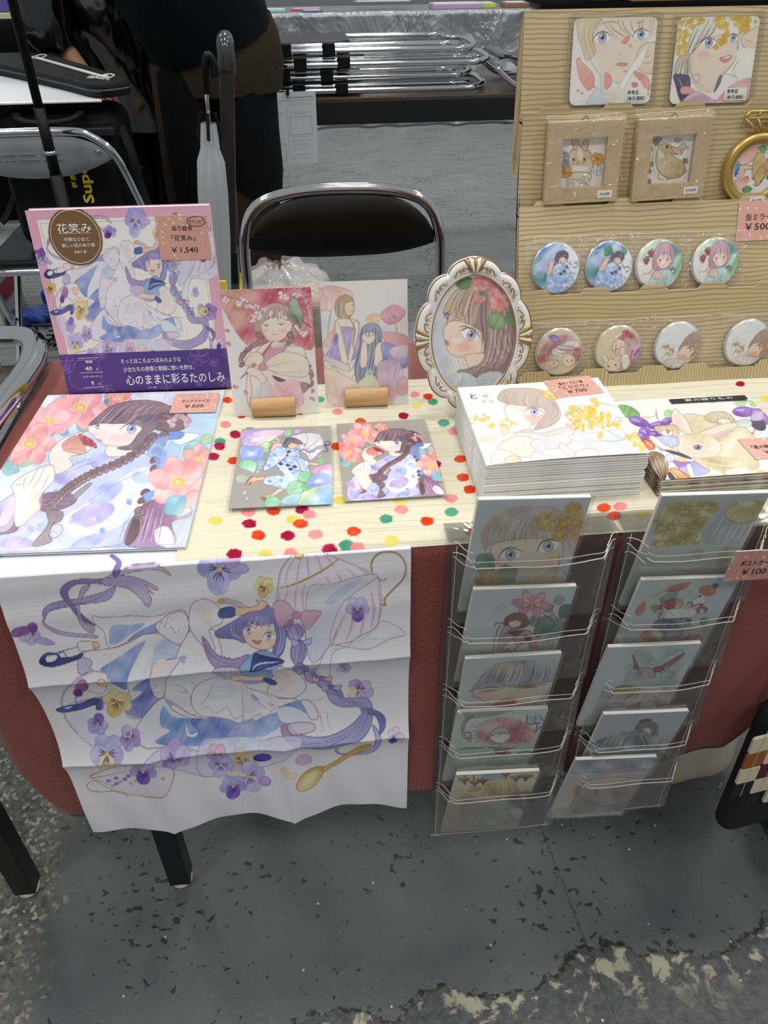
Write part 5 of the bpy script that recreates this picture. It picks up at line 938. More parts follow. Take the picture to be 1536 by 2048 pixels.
def D_p4(A):
 A.c[:] = rgb('#dfe3e2'); A.f('260,780 1180,760 1100,1320 240,1340','#cfdcd4',soft=10); A.f('340,900 380,820 460,780 1130,775 1160,860 1100,970 1000,1040 480,1050 370,980','#e3e4e6')
 A.f('470,960 520,860 640,810 800,800 940,840 1030,920 1040,1010 940,1060 560,1050','#d99aa2',c2='#cf7f8c',wc=.4,soft=22); A.el(560,900,100,60,'#ecdcd4',a=.8,soft=40)
 for i in range(18): t = 2.6+i*.24; A.l([(760+300*math.cos(t),960+150*math.sin(t)),(760+335*math.cos(t),960+172*math.sin(t))],'#7a5a5c',1.6,.7)
 for w,c in ((7,'#8a7678'),(3.5,'#c3b0b0')): A.l('430,780 370,820 332,900 345,980 400,1030',c,w,.9,taper=False)
 A.ls('995,775 990,855 1080,860 1120,855|1080,780 1075,860|1090,860 1085,930 1070,960|1040,930 1080,930 1150,880|1120,780 1160,830|360,945 410,950 415,1000 380,1000','#5c4444',2.4,.85,taper=False); A.f('1005,780 1075,780 1075,850 1000,850','#a9c9d6',a=.8,raw=True); A.f('1095,890 1140,880 1130,925 1090,925','#9fb4e0',a=.8,raw=True); A.f('1100,800 1140,810 1150,850 1100,850','#c9bcd6',a=.8,raw=True); A.f('370,950 410,955 412,995 375,990','#b9dce0',raw=True)
 A.f('630,950 660,910 740,890 800,930 780,980 700,1010 640,990','#cfc6c0',e='#6a5450'); A.hair('640,930 650,970 690,990','790,920 790,960 760,980',8,['#6a5450','#f4eee8'],1.6,.8); A.f('610,990 700,960 810,970 780,1040 720,1060 640,1040','#f4efea',e='#8a6a68'); A.ls('800,905 900,960 960,1030|820,900 920,950 970,1010|690,1000 720,960 760,950','#7a5a5c',2,.8)
 for x,y in ((940,920),(960,990),(520,1010),(460,1020),(640,1040),(780,1050),(880,1040)): A.sprig(x,y,6,34,'#ead0d6',9,'#a55f70')
 A.ls('280,1120 400,1105 520,1110|440,1110 600,1100 760,1120 900,1090|880,1160 1000,1150 1060,1210 920,1180','#6a4a48',3,.8); A.f('640,1150 700,1080 780,1100 820,1170 740,1200','#a98a80',c2='#8a5f5c',a=.8,wc=.4); A.f('480,1240 560,1090 640,1170 720,1190 900,1180 1000,1220 700,1310 520,1320','#cdd6d6',c2='#bccbc6',wc=.3,e='#93a6a4'); A.hair('540,1120 520,1220 500,1310','760,1190 720,1250 640,1320',12,['#9aabac','#eef2f2'],1.6,.6); A.f('760,1290 1100,1210 1090,1320 700,1330','#c3dac9',soft=14)
def D_p5(A):
 A.c[:] = rgb('#d6cdb4'); A.f('280,1370 1110,1370 1100,1500 280,1510','#e0d6bc',soft=6); A.ls('350,1375 350,1420|440,1375 450,1480|770,1375 775,1420','#5a4438',3,.9)
 for x,y,r in ((345,1440,55),(450,1470,50),(535,1450,60),(770,1390,45),(870,1430,55),(970,1420,75)): A.f([(x-r,y-18),(x,y-26),(x+r,y-18),(x+r*.3,y+10),(x,y+40),(x-r*.3,y+10)],'#8a6a4c' if r < 58 else '#5a4438',e='#3f2c24'); A.el(x,y-20,r*.8,12,'#d3a45c',a=.8)
 A.f('540,1390 730,1380 720,1430 560,1430','#b9c3cc',e='#7a848c'); A.f('370,1520 430,1500 530,1520 480,1550 380,1560','#d6a03c',a=.9,wc=.3)
 A.f('540,1500 640,1440 760,1430 850,1460 900,1540 880,1640 760,1600 600,1600 460,1620','#d9c49c',c2='#cbb088',wc=.3); A.hair('620,1450 540,1520 470,1620','820,1450 860,1540 870,1640',22,['#a98a5c','#f0e4c8','#c9a87a'],1.8,.75); A.f('460,1700 560,1620 740,1620 780,1700 700,1790 540,1780 450,1740','#e6ddd0',c2='#d9d2cc',e='#8a7a70'); A.f('450,1720 520,1680 600,1700 560,1730','#d9a09a',a=.8,soft=8); A.ls('640,1630 720,1640|560,1660 640,1650','#5a4a48',2,.8)
 A.f('780,1620 1040,1580 1050,1900 900,1900 860,1760','#5c5a6e',c2='#444258',soft=20,wc=.3); A.hair('860,1540 920,1620 940,1740','960,1520 960,1640 960,1740',8,['#d9c49c','#a98a5c'],1.8,.7); A.f('280,1620 450,1600 450,1900 340,1900 270,1760','#cfc3b6',c2='#c9b09c',soft=16,wc=.4); A.f('340,1760 560,1740 900,1760 920,1840 600,1910 350,1890','#c9ccc6',wc=.4,soft=10,e='#8f948c'); A.f('780,1740 900,1740 920,1840 820,1840','#dce2e6',e='#8f979c'); A.hair('380,1760 500,1820 640,1900','560,1740 700,1800 860,1860',14,['#8f948c','#f0eee6','#b99a7a'],1.6,.6); A.ls('790,1840 880,1870 960,1900|760,1880 900,1860 980,1890','#a9a4c4',2,.7)
def D_q1(A):
 # org (1180,980) k 4.315
 A.c[:] = rgb('#c9cdd0'); rng = A.rng
 A.f('560,420 640,120 1100,110 1000,300 900,470 600,470','#d3c68c',c2='#c9bf8a',soft=10,wc=.4)
 for i in range(30):
  x,y = rng.uniform(560,1020),rng.uniform(130,470)
  if x > 1080-(y-130)*.4: continue
  a = rng.uniform(0,360); r = rng.uniform(45,85); P = [(x,y)]+[(x+r*math.cos(math.radians(a+t)),y+r*.6*math.sin(math.radians(a+t))) for t in np.linspace(-55,55,7)]; A.f(P,('#dccb78','#cdbb62','#d9c08a','#c3c08c')[i % 4],e='#9a844c',raw=True,wc=.2); A.l([(x,y),P[4]],'#b09a5a',1,.6)
 A.f('960,400 1010,300 1100,220 1180,160 1300,120 1440,140 1420,420 1100,470 980,470','#b9bfc8',c2='#c6cacf',wc=.15); A.hair('1120,200 1040,320 960,460','1400,180 1380,320 1300,460',20,['#7f8494','#e6e8ec','#9aa0ae'],1.8,.7)
 A.f('1160,200 1260,110 1500,100 1490,220 1400,260 1260,280','#d6c586',c2='#dccf9c',e='#9a8a58',wc=.2); A.hair('1340,130 1240,200 1200,260','1380,130 1440,200 1400,260',8,['#a9965a','#ece2b8'],1.3,.5); A.f('1280,100 1420,95 1380,140 1330,140','#e9e6d6')
 A.f('480,520 1180,480 1120,740 400,760','#cfd3d2',soft=10); A.l('690,600 680,650 760,690 860,700 880,740','#7f8a8c',2,.7); A.el(930,545,60,40,'#cdb08a',a=.8,soft=12); A.f('880,690 1100,640 1110,740 880,745','#dcc9a8',soft=14,a=.8); A.f('1110,560 1190,480 1180,620 1110,700','#b9a878',a=.7,soft=12)
def D_q2(A):
 A.c[:] = rgb('#ccd3d6'); e = '#6a5458'
 A.f('480,1000 520,880 700,800 880,790 800,860 640,880 560,960 480,1080','#cfd2c2',soft=6,a=.8); A.f('640,870 720,820 870,795 800,860 700,880','#cf8a80',c2='#c97a74',wc=.2); A.f('380,1060 420,990 470,955 480,1020 430,1080','#cf8a84',wc=.2); A.ls('480,940 620,880 700,810','#93a08a',2,.8)
 for x,y,L,a in ((600,930,70,30),(660,940,110,-30),(520,1010,80,10),(650,900,60,80),(940,1150,90,-20)): A.leaf(x,y,L,a,'#8a9f8c',e='#5c7266')
 A.el(1010,870,72,44,'#d6a45c',c2='#c98c48',e='#9a6a34',wc=.2); A.leaf(1050,830,60,-5,'#5f7a64'); A.f('880,960 860,900 870,870 900,950 940,900 990,920 985,980 930,1010 890,990','#e9eaea',e='#8a8a8e'); A.el(945,918,14,8,'#6a3a34',wc=0)
 A.f('700,980 720,950 780,940 800,980 760,1020 710,1010','#c99a78',c2='#e3c6a8',e=e); A.f('640,1010 660,960 720,940 730,1000 690,1030','#9a4a50',e='#5a2c34',wc=.3); A.sprig(640,1000,12,50,'#b0525c',13,'#702c3a'); A.sprig(960,1030,12,45,'#b0525c',11,'#702c3a'); A.sprig(590,1070,10,45,'#c9848c',11,'#8a4450'); A.ls('830,990 860,970 880,1000 850,1010|880,1000 940,985 970,990 930,1010','#a8404c',3.2,.9)
 A.f('640,1080 680,1030 800,1020 900,1030 900,1090 760,1110 640,1110','#eceae6',e='#9a928e'); A.ls('680,1040 720,1090|760,1030 790,1080|840,1030 860,1080','#a9a29e',1.6,.7)
 A.f('530,1180 580,1120 700,1110 860,1110 840,1180 780,1260 700,1290 600,1280 560,1220','#6a687e',c2='#8f8a98',wc=.4,e='#44425a'); A.hair('560,1140 640,1220 700,1280','840,1120 800,1200 760,1270',12,['#e9e6ea','#3f3d54'],1.8,.6); A.f('400,1300 470,1200 560,1190 620,1260 560,1320 420,1340','#c9847c',c2='#d9b48c',wc=.5,soft=8); A.f('600,1310 760,1280 900,1240 960,1290 860,1340 640,1345','#d9a48a',c2='#c98a7c',wc=.4,soft=8); A.el(900,1280,60,36,'#cf8a70',c2='#d6a888',wc=.3,e='#9a5a48'); A.ls('380,1270 470,1200 560,1150','#d6c6a4',3.5,.9); A.sprig(850,1200,12,55,'#b9b49a',18,'#7a765c'); A.f('960,1180 1080,1120 1060,1240 980,1280','#b9c09a',a=.7,soft=12); A.f('280,1350 1000,1330 960,1500 200,1500','#ccd2d2',soft=10)
def D_q3(A):
 # org (1100,1280) k 4.8
 A.c[:] = rgb('#d0d5d8'); A.f('765,110 1280,90 1215,350 1160,460 700,470 720,330','#bccdc8',c2='#b4c6c2',soft=4,wc=.15)
 A.ls('980,110 1040,130 1030,180 960,190 930,220 980,240 1020,220|1100,160 1180,150 1240,180|730,260 760,240 820,250','#7fa0a0',2.2,.7); A.f('960,120 1040,120 1030,190 950,230 1010,210 1000,160','#dce8e6',a=.7); A.f('1120,170 1220,130 1280,120 1220,170','#e3eae8',a=.7,soft=8)
 A.f('790,140 820,200 850,280 820,280 800,220','#b0705c',e='#7a4438'); A.f('990,270 1080,240 1200,170 1285,125 1240,180 1120,270 1000,310','#b56a60',e='#7a4438',wc=.3); A.sprig(1020,300,10,40,'#a84848',10,'#702c2c'); A.sprig(1090,260,8,30,'#b05450',9,'#702c2c'); A.sprig(820,260,6,22,'#b05450',9,'#702c2c')
 A.f('820,340 840,290 920,260 980,290 1000,360 900,360','#b9b9cc',c2='#a5a6bc',e='#5f6078'); A.hair('840,290 830,320 830,360','970,285 985,320 990,360',14,['#5f6078','#e0e0ea'],1.7,.8); A.sprig(1130,310,14,70,'#b4b0bc',16,'#7f7a8c'); A.f('800,360 960,340 960,380 800,380','#d9b48c',a=.7,soft=8)
 A.f('600,480 660,440 760,440 850,470 860,500 760,500 640,500','#b09a60',c2='#c3ae78',e='#7a683c',wc=.2); A.f('480,620 600,500 760,500 1000,450 1200,520 1240,640 1200,690 460,690','#d9cfd6',c2='#d6bcc4',wc=.4,soft=10); A.ls('700,580 740,540 780,520|720,560 800,520 830,530 790,560|540,560 600,520|1000,540 1020,600','#6a4a4c',2,.8); A.f('740,650 860,600 850,680 760,690','#b98a9c',wc=.3,e='#7a4f64'); A.f('1000,620 1180,630 1240,650 1200,690 1030,690','#c39aa8',c2='#b98a9c',e='#7a4f64',wc=.2); A.ls('1050,650 1080,680|1080,650 1110,670|1110,640 1200,650','#6a3444',3,.8); A.f('520,690 560,620 660,620 720,690','#d6dce2',e='#a0a9b4',wc=.2); A.f('860,610 980,600 1010,690 870,690','#dfe3e6',e='#a0a9b4'); A.el(650,600,40,14,'#8f93ac',a=.7,soft=6)
def D_q4(A):
 A.c[:] = rgb('#bcc0c4'); A.f('850,790 880,770 960,765 950,790 890,795','#3f4054',e='#2c2c3c'); A.f('810,860 840,810 920,785 1000,800 1030,850 1010,900 960,940 900,900 830,880','#7f7a78',c2='#6a6462',e='#44403e'); A.hair('850,810 840,860 900,900','1010,810 1020,860 980,930',10,['#44403e','#b4aca6'],1.6,.75); A.f('880,860 950,850 960,900 920,930','#d9cdc4',e='#8a7a74')
 A.f('560,920 680,880 830,870 940,910 1060,960 1020,1080 800,1100 560,1100 300,1100 400,980','#a3a6b0',c2='#8f929e',wc=.4,soft=8); A.hair('580,900 460,1000 340,1090','900,890 960,1000 1000,1090',24,['#5c5f70','#d0d2d8','#787b8a'],1.9,.65); A.ls('980,920 1010,900 1020,930|700,900 860,880 940,910|640,1080 800,1095 1000,1080','#4a4c6a',3,.8); A.f('250,1100 1060,1090 1020,1300 200,1300','#a9acb4',soft=8)
def D_q5(A):
 A.c[:] = rgb('#c3bec2'); A.f('200,1160 1020,1160 1000,1290 200,1290','#a9a6b4',c2='#c0b9bc',wc=.3); A.hair('260,1200 500,1240 980,1200','220,1280 600,1290 960,1280',10,['#6f6c84','#d6d3dc'],2,.6); A.f('470,1280 560,1260 680,1265 720,1290 520,1295','#c9987a',a=.8,soft=8)
 A.f('230,1470 280,1390 400,1340 600,1330 760,1340 860,1400 800,1500 680,1570 480,1580 300,1540','#ded2c6',c2='#d3c3b4',e='#9a7f70'); A.f('90,1560 170,1450 260,1400 250,1480 200,1560','#cda684',a=.8,soft=12,wc=.3); A.l('240,1400 220,1460 280,1540 420,1580','#9a7460',2.4,.8); A.el(415,1465,14,26,'#7a6a64',rot=10); A.f('600,1380 880,1360 860,1560 700,1600 560,1560','#cbb3b0',a=.8,soft=26,wc=.3); A.hair('700,1400 680,1500 740,1580','860,1380 840,1480 800,1600',14,['#8a6a70','#e3d2d0','#a98a8c'],1.8,.65); A.f('70,1600 300,1560 700,1600 760,1660 60,1670','#b9b4c4',c2='#cbc3c8',wc=.4,soft=10); A.ls('380,1600 480,1610 600,1600|640,1560 720,1590 800,1540','#6f6a88',2.4,.7)

# ------------------------------------------------------------------ setting: floor, hall lamps
def floor_mat():
 t = NT('painted_concrete'); v = t.coord(); sx = t.n('ShaderNodeSeparateXYZ'); t.l(v, sx.inputs[0]); X, Y = sx.outputs[0], sx.outputs[1]
 mid = t.noise(5, 4, v); fine = t.noise(130, 2, v)
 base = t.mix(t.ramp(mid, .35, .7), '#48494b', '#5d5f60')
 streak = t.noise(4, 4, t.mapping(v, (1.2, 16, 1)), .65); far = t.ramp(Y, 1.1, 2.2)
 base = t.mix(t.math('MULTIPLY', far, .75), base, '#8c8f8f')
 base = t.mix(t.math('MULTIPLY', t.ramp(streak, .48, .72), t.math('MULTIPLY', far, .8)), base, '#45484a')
 base = t.mix(t.math('MULTIPLY', fine, .2), base, '#77797a')
 # chipped paint: dark flakes gathered in patches
 ch = t.noise(62, 3, t.mapping(v, (1.0, 1.25, 1), (0, 0, .5)), .5, .35); patch = t.noise(4.3, 2, v)
 lim = t.math('SUBTRACT', .728, t.math('MULTIPLY', t.ramp(patch, .36, .64), .145))
 chip = t.ramp(t.math('SUBTRACT', ch, lim), 0, .015)
 base = t.mix(t.math('MULTIPLY', chip, .9), base, '#1c1d1e')
 # bare rough concrete where the paint has worn away: along the near joint and at the left
 wob = t.math('MULTIPLY', t.math('SUBTRACT', t.noise(7, 4, v, .65), .5), .24)
 q = t.math('ADD', t.math('MULTIPLY_ADD', X, -.085, Y), t.math('MULTIPLY', wob, .7)); e1 = t.ramp(q, .424, .414); band = t.math('MULTIPLY', e1, t.ramp(q, .335, .400))
 e2 = t.ramp(t.math('ADD', X, t.math('MULTIPLY', wob, 1.1)), -.43, -.50)
 e2 = t.math('MULTIPLY', e2, t.ramp(Y, 1.25, 1.0)); worn = t.math('MAXIMUM', e1, e2)
 grit = t.n('ShaderNodeTexVoronoi', {'Scale': 170.0, 'Randomness': 1.0}); t.l(v, grit.inputs[0])
 sep = t.n('ShaderNodeSeparateColor'); t.l(grit.outputs['Color'], sep.inputs[0]); rn = t.noise(75, 3, v, .7)
 g = t.mix(t.ramp(rn, .35, .7), '#3a3b3b', '#77786f'); g = t.mix(t.math('MULTIPLY', t.ramp(sep.outputs[0], .80, .92), .7), g, '#b9b6a2')
 g = t.mix(e1, g, t.mix(t.ramp(rn, .3, .75), '#343536', '#585a5a'))
 blob = t.ramp(t.math('ADD', t.noise(26, 4, v, .65, .5), t.math('MULTIPLY', band, .09)), .60, .66); g = t.mix(t.math('MULTIPLY', t.math('MULTIPLY', blob, band), .85), g, '#aaa78e')
 crust = t.math('MULTIPLY', t.ramp(t.math('ABSOLUTE', t.math('SUBTRACT', q, .421)), .009, .003), t.ramp(rn, .42, .5)); worn = t.math('MAXIMUM', worn, crust); g = t.mix(crust, g, '#1a1b1c')
 base = t.mix(worn, base, g)
 spot = t.n('ShaderNodeTexVoronoi', {'Scale': 26.0}); t.l(v, spot.inputs[0]); base = t.mix(t.ramp(spot.outputs['Distance'], .05, .035), base, '#c4c4be')
 # a straight saw-cut joint
 j = t.ramp(t.math('ABSOLUTE', t.math('ADD', t.math('MULTIPLY_ADD', Y, .10, X), t.math('MULTIPLY_ADD', fine, .012, -.383))), .0016, .0007)
 base = t.mix(t.math('MULTIPLY', j, .7), base, '#232527')
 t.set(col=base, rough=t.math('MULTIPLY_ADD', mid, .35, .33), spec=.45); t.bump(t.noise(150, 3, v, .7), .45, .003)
 return t.m
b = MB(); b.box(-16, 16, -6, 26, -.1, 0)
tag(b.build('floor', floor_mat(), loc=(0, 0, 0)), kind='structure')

M_lamp_house = mat('lamp_house', '#c9cbcc', .5)
M_lamp_glow = mat('lamp_diffuser', '#f2f2ee', .5)
def hall_lamps():
 for i, (x, y) in enumerate(LAMPS):
  r = thing('ceiling_lamp', (x, y, LAMP_Z), 'square hall lamp panel high above the sales tables', 'lamp', 'hall ceiling lamps')
  MB().box(x-.42, x+.42, y-.42, y+.42, LAMP_Z+.03, LAMP_Z+.11).build('housing', M_lamp_house, r, bevel=.01)
  MB().box(x-.36, x+.36, y-.36, y+.36, LAMP_Z+.02, LAMP_Z+.031).build('diffuser', M_lamp_glow, r)
  MB().tube([(x, y, LAMP_Z+.11), (x, y, LAMP_Z+1.6)], .012, 6).build('hanging_rod', M_lamp_house, r)
  ld = bpy.data.lights.new('lamp_light', 'AREA'); ld.shape = 'SQUARE'; ld.size = .72; ld.energy = LAMP_W; ld.color = (1, .985, .95)
  lo = bpy.data.objects.new('lamp_light', ld); COL.objects.link(lo); lo.parent = r; lo.location = (0, 0, .015)
hall_lamps()

# ------------------------------------------------------------------ sales tables
M_wood_dark = None
def dark_wood():
 t = NT('dark_wood_laminate'); v = t.coord()
 w = t.n('ShaderNodeTexWave', {'Scale': 9.0, 'Distortion': 5.0, 'Detail': 3.0, 'Detail Scale': 1.5}, bands_direction='Y'); t.l(t.mapping(v, (.25, 1.6, 1)), w.inputs[0])
 t.set(col=t.mix(w.outputs[1], '#2e241f', '#4a3a31'), rough=.35); return t.m
M_wood_dark = dark_wood()
M_black_metal = mat('black_enamel', '#0b0c10', .35)
M_edge_black = mat('black_edge_band', '#0a0a0b', .45)
M_cap = mat('cream_rubber', '#d8cfae', .6)

def sales_table(x0, x1, y0, y1, label, legs, z=.694):
 r = thing('folding_table', ((x0+x1)/2, (y0+y1)/2, 0), label, 'table')
 MB().box(x0, x1, y0, y1, z-.026, z).build('tabletop', [M_wood_dark], r, bevel=.003)
 for (lx, ly) in legs:
  lg = MB().box(lx-.0155, lx+.0155, ly-.0155, ly+.0155, .012, z-.026).build('leg', M_black_metal, r, bevel=.002)
  MB().lathe([(.0, 0.0), (.011, .0), (.014, .004), (.0165, .006), (.0165, .0125), (0, .0125)], (lx, ly, 0), seg=16).build('rubber_foot', M_cap, lg, smooth=False)
 MB().box(x0+.08, x1-.08, y0+.05, y0+.065, z-.075, z-.026).build('apron', M_black_metal, r, bevel=.002)
 MB().box(x0+.08, x1-.08, y1-.065, y1-.05, z-.075, z-.026).build('apron', M_black_metal, r, bevel=.002)
 return r
sales_table(-.372, 1.43, .562, 1.005, 'long folding table under the red and polka-dot cloths', [(-.2585, .631), (-.2585, .94), (1.33, .631), (1.33, .94)])
sales_table(-1.95, -.398, .562, 1.005, 'neighbouring dark wood folding table with chrome chair lying on it', [(-.489, .640), (-.489, .94), (-1.85, .64), (-1.85, .94)])

# red cloth with the fine dotted-scale pattern
def vecattr(me, name, data):
 at = me.attributes.new(name, 'FLOAT_VECTOR', 'POINT'); at.data.foreach_set('vector', np.asarray(data, np.float32).ravel())

def red_mat():
 t = NT('red_patterned_cloth'); a = t.n('ShaderNodeAttribute', attribute_name='cuv'); s = t.n('ShaderNodeSeparateXYZ'); t.l(a.outputs['Vector'], s.inputs[0])
 R, h = .0100, .0050; X, Y = s.outputs[0], s.outputs[1]
 k = t.math('FLOOR', t.math('DIVIDE', Y, h)); res = None
 for j in (1, 0, -1):
  kj = t.math('ADD', k, float(j)); dy = t.math('SUBTRACT', Y, t.math('MULTIPLY', kj, h))
  par = t.math('MULTIPLY', t.math('FLOORED_MODULO', kj, 2.0), R)
  xx = t.math('SUBTRACT', t.math('FLOORED_MODULO', t.math('ADD', X, par), 2*R), R)
  d = t.math('SQRT', t.math('ADD', t.math('MULTIPLY', xx, xx), t.math('MULTIPLY', dy, dy)))
  ring = t.math('SINE', t.math('MULTIPLY', d, 2*math.pi/.0017))
  an = t.math('ARCTAN2', dy, xx); rn = t.math('ADD', t.math('FLOOR', t.math('DIVIDE', d, .0017)), 1.0)
  dots = t.math('SINE', t.math('MULTIPLY', an, t.math('MULTIPLY', rn, 6.0)))
  val = t.math('ADD', ring, t.math('MULTIPLY', dots, .45))
  ins = t.math('LESS_THAN', d, R)
  if res is None: res = val
  else:
   res = t.math('ADD', t.math('MULTIPLY', val, ins), t.math('MULTIPLY', res, t.math('SUBTRACT', 1.0, ins)))
 f = t.ramp(res, .35, 1.1)
 t.set(col=t.mix(f, '#651719', '#cf8a78'), rough=.62, spec=.3, sheen=.15); t.bump(f, .25, .0006)
 return t.m
M_red = red_mat()

def red_cloth():
 # rows run from the back edge over the top, round the front edge and down to the hem
 xs = np.linspace(-.362, .522, 120); rows = []; arc = []
 ztop = .6975
 prof = [(1.012, .60), (1.011, .66), (1.008, .69)] + [(y, ztop) for y in np.linspace(1.0, .572, 10)] + [(.562, ztop-.0004), (.5555, .6945), (.5530, .688)]
 s = 0; last = None
 for y, z in prof:
  if last: s += math.hypot(y-last[0], z-last[1])
  last = (y, z); rows.append([(x+.06*max(0, (x-.25)/.272), y, z) for x in xs]); arc.append(s)
 nd = 34
 for i in range(1, nd+1):
  t = i/nd; row = []
  for x in xs:
   u = (x+.362)/.884
   hem = .306+.004*math.sin(x*9)+(.10*max(0, 1-(u/.045))**1.6 if u < .045 else 0)+(.10*((u-.955)/.045)**1.3 if u > .955 else 0)
   if .87 < u: hem += .03*((u-.87)/.13)
   z = .688+(hem-.688)*t
   wave = (.006*math.sin(x*31+1)+.004*math.sin(x*57))*t*t-.010*t*math.exp(-((x-.10)/.05)**2)*.6
   xx = x-.018*t*max(0, 1-u/.2)*(1-t*.6)+.06*max(0, (x-.25)/.272)*(1-t)**2
   row.append((xx, .5530+.006*t+wave, z))
  rows.append(row); arc.append(s+.38*t)
 G = np.array(rows); b = MB(); b.grid(G, flip=False)
 me = b.mesh('red_tablecloth', True)
 uv = np.zeros((G.shape[0]*G.shape[1], 3)); uv[:, 0] = G[..., 0].ravel(); uv[:, 1] = -np.repeat(np.array(arc), G.shape[1])
 vecattr(me, 'cuv', uv)
 o = link('tablecloth', me, M_red); so = o.modifiers.new('thick', 'SOLIDIFY'); so.thickness = .0012; so.offset = -1
 tag(o, 'dark red cloth with fine dotted wave pattern, draped over the table front', 'tablecloth')
red_cloth()

# cream runner with ikat polka dots
def runner():
 x0, x1, y0, y1 = -.142, .600, .5525, .886
 U, V = uvgrid(560, 250)
 A = Art(U, V, RUNNER_Q, '#e3dcc4')
 n = A.noise(A.x0*.3, A.y0*3.2, .05, 2.0); A.c += (n*.016)[..., None]
 rng = np.random.default_rng(3)
 for i in range(150):                                   # slubs of the weave
  y = rng.uniform(0, 1); xa = rng.uniform(0, 1); L = rng.uniform(.05, .35)
  i0 = int(y*249); j0 = int(xa*559); j1 = min(559, int((xa+L)*559)); A.c[i0, j0:j1] *= rng.uniform(.88, .96)
 cols = {'r': '#d8431f', 'm': '#a5123f', 'p': '#e78f93', 'g': '#4f9c7c', 'y': '#dfd069'}
 for q in RUNNER_DOTS.split():
  x, y, c = q.split(','); x, y = float(x), float(y); rr = 11.5*(.75+.5*(y-740)/360); m = 26
  th = np.arange(m)*2*math.pi/m
  px = x+rr*(1.05+.16*rng.uniform(-1, 1, m))*np.cos(th); py = y+rr*.68*(1+.09*rng.uniform(-1, 1, m))*np.sin(th)
  A.f(np.stack([px, py], 1), cols[c[0]], raw=True, wc=.08)
 def bend(U, V):
  x = x0+U*(x1-x0); y = y1-V*(y1-y0)
  w = .0006+.0012*np.exp(-((y-.80)/.03)**2)*(1+np.sin(x*40))+.0012*np.exp(-((y-.60)/.08)**2)*(1+np.sin(x*23+1))
  drop = -np.clip((V-.975)/.025, 0, 1)**2*.004
  return w+drop
 G = planar((x0, y1, .6998), (1, 0, 0), (0, 1, 0), x1-x0, y1-y0, U, V, bend)
 G[..., 1] += -.004*np.sin(U*9+1)*np.clip((V-.9)/.1, 0, 1)*.5
 o = sheetmesh('table_runner', G, A, printmat('runner_cloth', .85, .15, weave=.35, wscale=260))
 tag(o, 'cream woven runner with red, green, pink and yellow polka dots', 'table runner')
RUNNER_Q = [(412.6, 781.9), (1536.6, 721.7), (1870.6, 1019.4), (350.7, 1125.3)]
RUNNER_DOTS = '455,801,r 482,833,m 451,853,p 471,871,m 500,864,g 441,885,g 439,894,m 427,914,m 467,922,r 431,1042,y 499,1049,m 497,1026,p 547,1024,r 587,1042,y 601,1051,r 605,1023,m 619,1033,p 517,1072,r 576,1074,m 469,1107,m 531,1109,y 582,1107,p 631,1072,p 659,1100,m 694,1093,g 715,1098,p 707,1067,r 782,1084,y 772,1042,g 803,1023,p 854,1045,r 902,998,p 903,1026,g 946,1067,r 921,919,r 926,956,r 940,980,r 907,864,p 886,847,g 807,833,m 721,847,r 675,827,p 571,861,y 599,824,m 680,1005,y 673,894,r 833,812,y 866,805,g 856,794,r 888,847,g 908,864,p 1207,1020,r 1228,1036,r 1284,1035,y 1240,1018,p 760,870,g 830,790,p 640,800,g 560,800,r 800,1005,y 870,930,m 600,940,g 1010,900,r 1100,980,g 1320,1040,g 1420,1000,m 1480,1030,r 990,1060,p 1060,1050,m 1130,1040,y 1480,770,m 1530,800,y 1590,840,r 1560,900,p 1640,880,g 1610,950,m 1690,930,y 1660,1000,r 1740,980,p 1780,1010,g 1450,740,r 1550,745,g 1500,850,p 1590,1000,y'
runner()

# ------------------------------------------------------------------ things on and at the sales table
X3, Y3, Z3 = np.array([1., 0, 0]), np.array([0, 1., 0]), np.array([0, 0, 1.])
M_paper = mat('white_paper', '#eeece6', .6)
M_paper_edge = mat('page_edges', '#dcd9d0', .7, noise=.08, nscale=300)
P_gloss = printmat('glossy_print', .22, .5)
P_satin = printmat('satin_print', .42, .4)
P_matte = printmat('matte_print', .7, .25)
P_cloth = printmat('printed_cloth', .8, .15, weave=.18, wscale=400)
P_tin = printmat('tin_print', .12, .6, coat=.6)
F_sleeve = film('clear_sleeve', base=.025, edge=.4, rough=.04, bump=.25, bscale=18)
F_bag = film('crinkled_bag', base=.05, edge=.6, rough=.045, bump=1.0, bscale=75, bdist=.010, cloud=.03)
F_glass = film('picture_glass', base=.05, edge=.5, rough=.01)
F_pvc = film('pvc_film', tint='#b4b2ae', base=.05, edge=.45, rough=.1, bump=.6, bscale=22, bdist=.004, cloud=.05)
F_pocket = film('pocket_film', tint='#e9e9e6', base=.045, edge=.4, rough=.1, bump=.5, bscale=22, bdist=.004, cloud=.07)
F_acryl = film('acrylic', tint='#fafbfb', base=.04, edge=.35, rough=.03)

